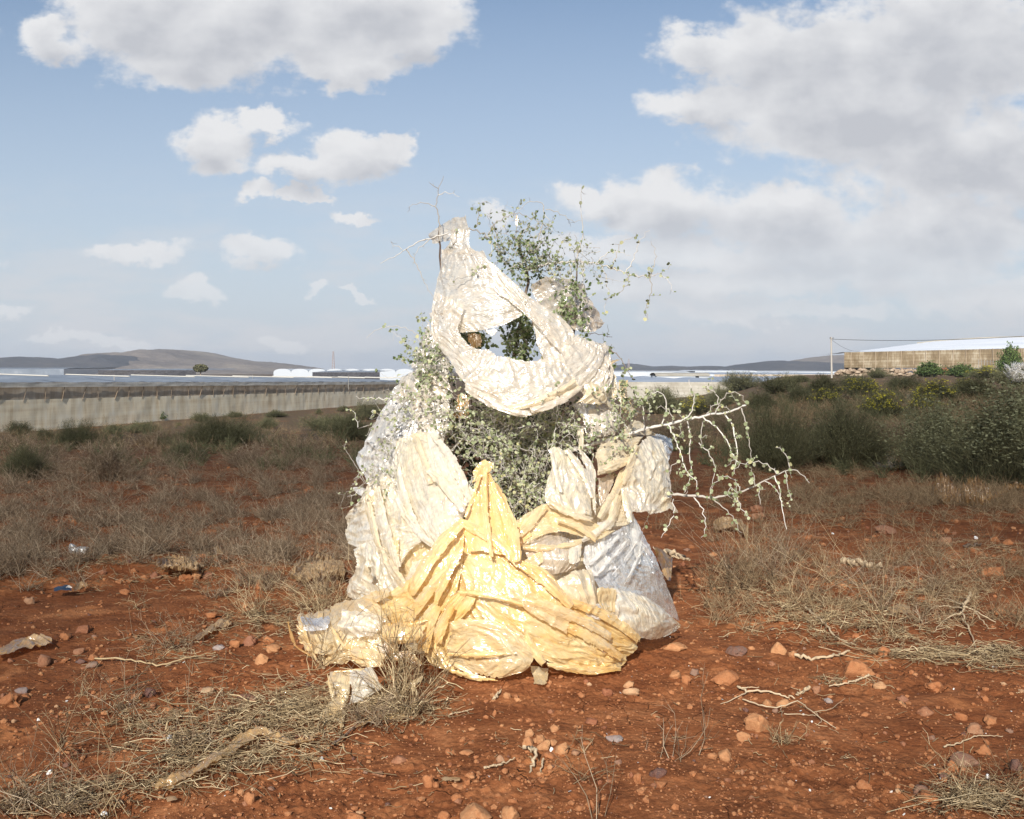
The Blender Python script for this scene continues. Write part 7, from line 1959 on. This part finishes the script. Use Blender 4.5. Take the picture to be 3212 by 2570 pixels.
scrap('small brown leaf like scrap near the bottom edge', 'film_tan', C5, [[(830, 1610), (865, 1598), (905, 1608)], [(840, 1628), (870, 1632), (900, 1618)]], 98, (2, .005), .006, 1, .004, .01)

# ------------------------------------------------------------------ litter and dead wood
def can():
    p = g1p(C5(400, 385)); L_, r_ = .17, .036
    root = empty('drink_can', p + (0, 0, r_ * .9)); tag(root, 'crushed silver drink can with blue printing at the edge of the dead scrub', 'can')
    m, T = new_mat('can_silver'); pr = principled(T, (.62, .60, .56), .35, .5); pr.inputs['Metallic'].default_value = .6; out(T, pr.outputs[0])
    nu, nv = 40, 26
    U, V = np.meshgrid(np.linspace(0, 2 * np.pi, nu), np.linspace(0, 1, nv))
    rr = r_ * (1 - .12 * (V > .93) - .18 * np.maximum(0, .12 - V) / .12) + .006 * perlin2(U * 1.2, V * 4, 4) - .012 * np.exp(-((V - .35) / .12) ** 2) * (1 + np.cos(U - 1.6))
    sq = 1 - .35 * np.exp(-((V - .05) / .2) ** 2)
    X = (V - .5) * L_; Y = np.cos(U) * rr * sq; Z = np.sin(U) * rr * (2 - sq)
    mb = MB(); mb.add(np.stack([X, Y, Z], -1).reshape(-1, 3), grid_faces(nu, nv), .5, uv=np.stack([U, V], -1).reshape(-1, 2))
    body = mb.build('body', m, root)
    for sx_, nm in ((-.5, 'base'), (.5, 'lid')):
        mb = MB(); k = 0 if sx_ < 0 else nv - 1
        ring = np.stack([X[k], Y[k] * .97, Z[k] * .97], -1)[:-1]; c = ring.mean(0) + (-.004 * np.sign(sx_), 0, 0)
        mb.add(np.concatenate([ring, [c]]), [(i, (i + 1) % (nu - 1), nu - 1) for i in range(nu - 1)], .5); mb.build(nm, m, root)
    mk_, T = new_mat('can_blue'); out(T, principled(T, (.04, .07, .22), .4, .4).outputs[0])
    mb = MB()
    for i, (u0, v0, w, h) in enumerate([(3.9, .34, .5, .03), (3.7, .42, .7, .025), (4.1, .50, .5, .03), (3.8, .58, .6, .03), (4.3, .40, .25, .12), (3.6, .50, .15, .14), (4.0, .64, .4, .02), (4.4, .56, .2, .06)]):
        uu, vv = np.meshgrid(np.linspace(u0, u0 + w, 6), np.linspace(v0, v0 + h, 3))
        rr2 = r_ * 1.02 + .006 * perlin2(uu * 1.2, vv * 4, 4) - .012 * np.exp(-((vv - .35) / .12) ** 2) * (1 + np.cos(uu - 1.6))
        sq2 = 1 - .35 * np.exp(-((vv - .05) / .2) ** 2)
        mb.add(np.stack([(vv - .5) * L_, np.cos(uu) * rr2 * sq2, np.sin(uu) * rr2 * (2 - sq2)], -1).reshape(-1, 3), grid_faces(6, 3), .5)
    mb.build('printing', mk_, root)
    root.rotation_euler = (.2, .12, -.25)
can()
m, T = new_mat('dark_blue_foil'); out(T, principled(T, (.02, .035, .06), .35, .5).outputs[0]); M['foil'] = m
M['film_foil'] = m
def foil():
    mb = MB(); patch(mb, C5, [[(265, 560, 60), (310, 545, 60), (360, 545, 60)], [(270, 578, 60), (320, 572, 60), (365, 575, 60)]], ax=1, pl=(3, .012), cr=.014, seed=110, tear=(.01,) * 4, tuck=-.004, h=.02)
    tag(mb.build('wrapper', m), 'dark blue torn wrapper on the low bank at the left', 'wrapper')
foil()
sheet_obj('wrapper', 'white corner of wrapper above the dark blue one', None, [('film_white', C5, [[(330, 545, 60), (350, 540, 60), (368, 552, 60)], [(335, 556, 60), (352, 556, 60), (370, 565, 60)]], D(ax=1, pl=(2, .006), cr=.006, seed=111, tear=(.004,) * 4, tuck=-.003, h=.03))], cat='wrapper')

def shell(s, wpx, label, seed):
    """empty snail shell"""
    p = g1p(s); r_ = wpx * p[1] / F / 2
    mb = MB(); pts, rad = [], []
    for i in range(46):
        t = i / 45; a = t * 2.6 * 2 * np.pi; q = .12 + .55 * t ** 1.6
        pts.append((np.cos(a) * q * r_, np.sin(a) * q * r_, (1 - t) * .55 * r_)); rad.append(r_ * (.10 + .46 * t ** 1.7))
    tube(mb, np.array(pts) + (0, 0, r_ * .3), rad, 10, .8)
    o = mb.build('snail_shell', M['shell']); o.location = (p[0], p[1], p[2] + r_ * .2); o.rotation_euler = (.5 + seed, .3 * seed, seed * 1.7)
    tag(o, label, 'snail shell')
shell(C5(850, 1335), 30, 'large crumpled white shell in the straw at the lower left', 1)
shell(C5(515, 1697), 28, 'round white shell at the bottom edge on the left', 2)
shell(C5(250, 1505), 22, 'small cream shell alone at the lower left', 3)
shell(C5(1630, 1410), 16, 'greyish white shell below the end of the brown ribbon', 4)
shell(C7(1780, 1478), 17, 'white shell below the large grey stone', 5)
shell(C7(1712, 198), 14, 'white shell high on the right soil', 6)
shell(C5(196, 1247), 12, 'tiny white shell chip at the left on bare soil', 7)
shell(C6(1230, 893), 16, 'white shell chip tucked in the central clod cluster', 8)
shell(C4(1170, 1128), 9, 'tiny white shell chip behind the right hand dead plants', 9)

def stick(conv, pts, rpx, label, mat='wood', name='stick', cat='stick', lift=.01, forks=()):
    P_ = []
    for q in pts:
        g_ = g1p(conv(q[0], q[1] + (q[2] if len(q) > 2 else 0)))
        P_.append(g_ + np.array([0, 0, lift + (q[2] if len(q) > 2 else 0) * g_[1] / F / {C5: 1.61, C6: 1.96, C7: 1.78, C4: 1.64, C9: 3.1}[conv]]))
    P_ = np.array(P_); Ym = P_[:, 1].mean(); r_ = rpx * Ym / F
    mb = MB(); n = 26; q = np.linspace(0, len(P_) - 1, n); Q = np.stack([np.interp(q, np.arange(len(P_)), P_[:, i]) for i in range(3)], 1)
    Q[1:-1] += rng.normal(0, r_ * .5, (n - 2, 3)); rad = r_ * (1 - .5 * np.linspace(0, 1, n)) * rng.uniform(.8, 1.2, n)
    tube(mb, Q, rad, 7)
    for f in forks:
        F_ = np.array([g1p(conv(a[0], a[1] + (a[2] if len(a) > 2 else 0))) + np.array([0, 0, lift + (a[2] if len(a) > 2 else 0) * Ym / F / 1.8]) for a in f])
        q = np.linspace(0, len(F_) - 1, 12); F2 = np.stack([np.interp(q, np.arange(len(F_)), F_[:, i]) for i in range(3)], 1)
        F2[1:-1] += rng.normal(0, r_ * .3, (10, 3)); tube(mb, F2, r_ * np.linspace(.6, .25, 12), 5)
    o0 = Q[0].copy(); o = mb.build(name, M[mat], offset=o0); o.location = o0; tag(o, label, cat)
stick(C6, [(1070, 885, 20), (1110, 905, 35), (1135, 930, 40), (1130, 1000, 10), (1100, 1060)], 6.5, 'curved pale root standing from the soil at the clod cluster', forks=[[(1185, 990, 10), (1165, 1060)]])
stick(C7, [(700, 832), (800, 830, 6), (900, 832, 8), (1005, 805, 10)], 6, 'pale driftwood stick above the large cracked stone')
stick(C7, [(975, 300, 8), (1020, 310, 18), (1080, 318, 16), (1140, 318, 14), (1180, 328, 6)], 11, 'weathered pale log piece in the dry litter on the right')
stick(C7, [(1110, 945, 6), (1050, 965, 4), (980, 980, 4), (890, 985)], 3.5, 'thin brown stick in front of the large cracked stone')
stick(C7, [(780, 995, 4), (740, 1025, 4), (705, 1045)], 5, 'short thick brown stick left of the tan wedge stone')
stick(C7, [(380, 985, 10), (430, 1015, 8), (560, 1035, 8), (640, 1055, 4), (700, 1070)], 4, 'forked grey stick lying right of the large lumpy stone', forks=[[(430, 1020, 8), (380, 1060, 4), (285, 1095)], [(390, 1000, 8), (440, 990, 14), (500, 995, 6)]])
stick(C7, [(410, 1065, 4), (500, 1100, 6), (600, 1120, 8), (720, 1080, 20), (800, 1150, 14), (930, 1220)], 2.5, 'long thorny twig lying across the right foreground', forks=[[(800, 1150, 14), (900, 1120, 20), (980, 1060, 20)], [(640, 1160, 4), (740, 1165, 4), (815, 1170, 6)], [(620, 1100, 12), (628, 1175)], [(820, 1150, 10), (850, 1190, 6), (820, 1210)]])
stick(C7, [(1680, 480, 70), (1650, 540, 50), (1635, 580, 30), (1640, 640, 10)], 5, 'uprooted dry twig with claw like roots, right of the litter', forks=[[(1635, 570, 40), (1560, 545, 40), (1480, 550, 30), (1420, 600)], [(1640, 560, 45), (1700, 575, 40), (1760, 610, 30), (1820, 640)], [(1650, 640, 10), (1680, 700), (1710, 780)], [(1630, 590, 30), (1540, 620, 20), (1470, 690)], [(1640, 545, 45), (1580, 515, 50), (1530, 505, 40)], [(1700, 575, 40), (1740, 630, 20), (1780, 670)]])
stick(C7, [(760, 560, 20), (850, 640, 12), (940, 710, 8), (1040, 760)], 4, 'dark brown bent stick slanting through the dry litter')
stick(C7, [(1530, 1300), (1620, 1285, 10), (1720, 1262, 14), (1860, 1265, 6)], 2.5, 'thin pale twig above the large grey stone')
stick(C7, [(1640, 250), (1680, 235, 8), (1740, 232, 6)], 5, 'short dark curved stick high on the right soil', 'twig_brown')
stick(C5, [(480, 915), (640, 930, 4), (810, 955, 4), (950, 930, 6), (1090, 895, 6)], 3, 'long thin stalk lying on smooth soil at the left', 'straw')
stick(C6, [(880, 590), (905, 560, 6), (925, 535)], 5, 'short brown stick in front of the yellow sheet')
stick(C6, [(600, 670), (680, 660, 3), (755, 655)], 2, 'thin pale twig on smooth soil left of centre')
stick(C6, [(820, 1010, 4), (900, 1000, 6), (1010, 965, 8)], 4, 'knobbly grey twig left of the curved root')
stick(C9, [(1530, 1510, 20), (1650, 1545, 16), (1765, 1600)], 9, 'flat grey board lying in the shadow behind the clear sheet')
stick(C4, [(340, 1230, 20), (390, 1240, 10), (430, 1245)], 3, 'thin stick in the shadow behind the corner of the bag')
stick(C5, [(1680, 1335, 10), (1740, 1300, 12), (1800, 1260)], 4, 'dark bare stem at the end of the brown ribbon', 'twig_brown')

# ------------------------------------------------------------------ air
def haze():
    m, T = new_mat('haze')
    v = T.n('ShaderNodeVolumePrincipled')
    v.inputs['Color'].default_value = (.86, .92, 1.0, 1); v.inputs['Density'].default_value = 1.5e-4; v.inputs['Anisotropy'].default_value = .2
    o = T.n('ShaderNodeOutputMaterial'); T.l(v.outputs[0], o.inputs['Volume'])
    mb = MB(); box(mb, -3200, 3200, -60, 4200, -14, 62)
    tag(mb.build('haze', m), kind='stuff')
haze()
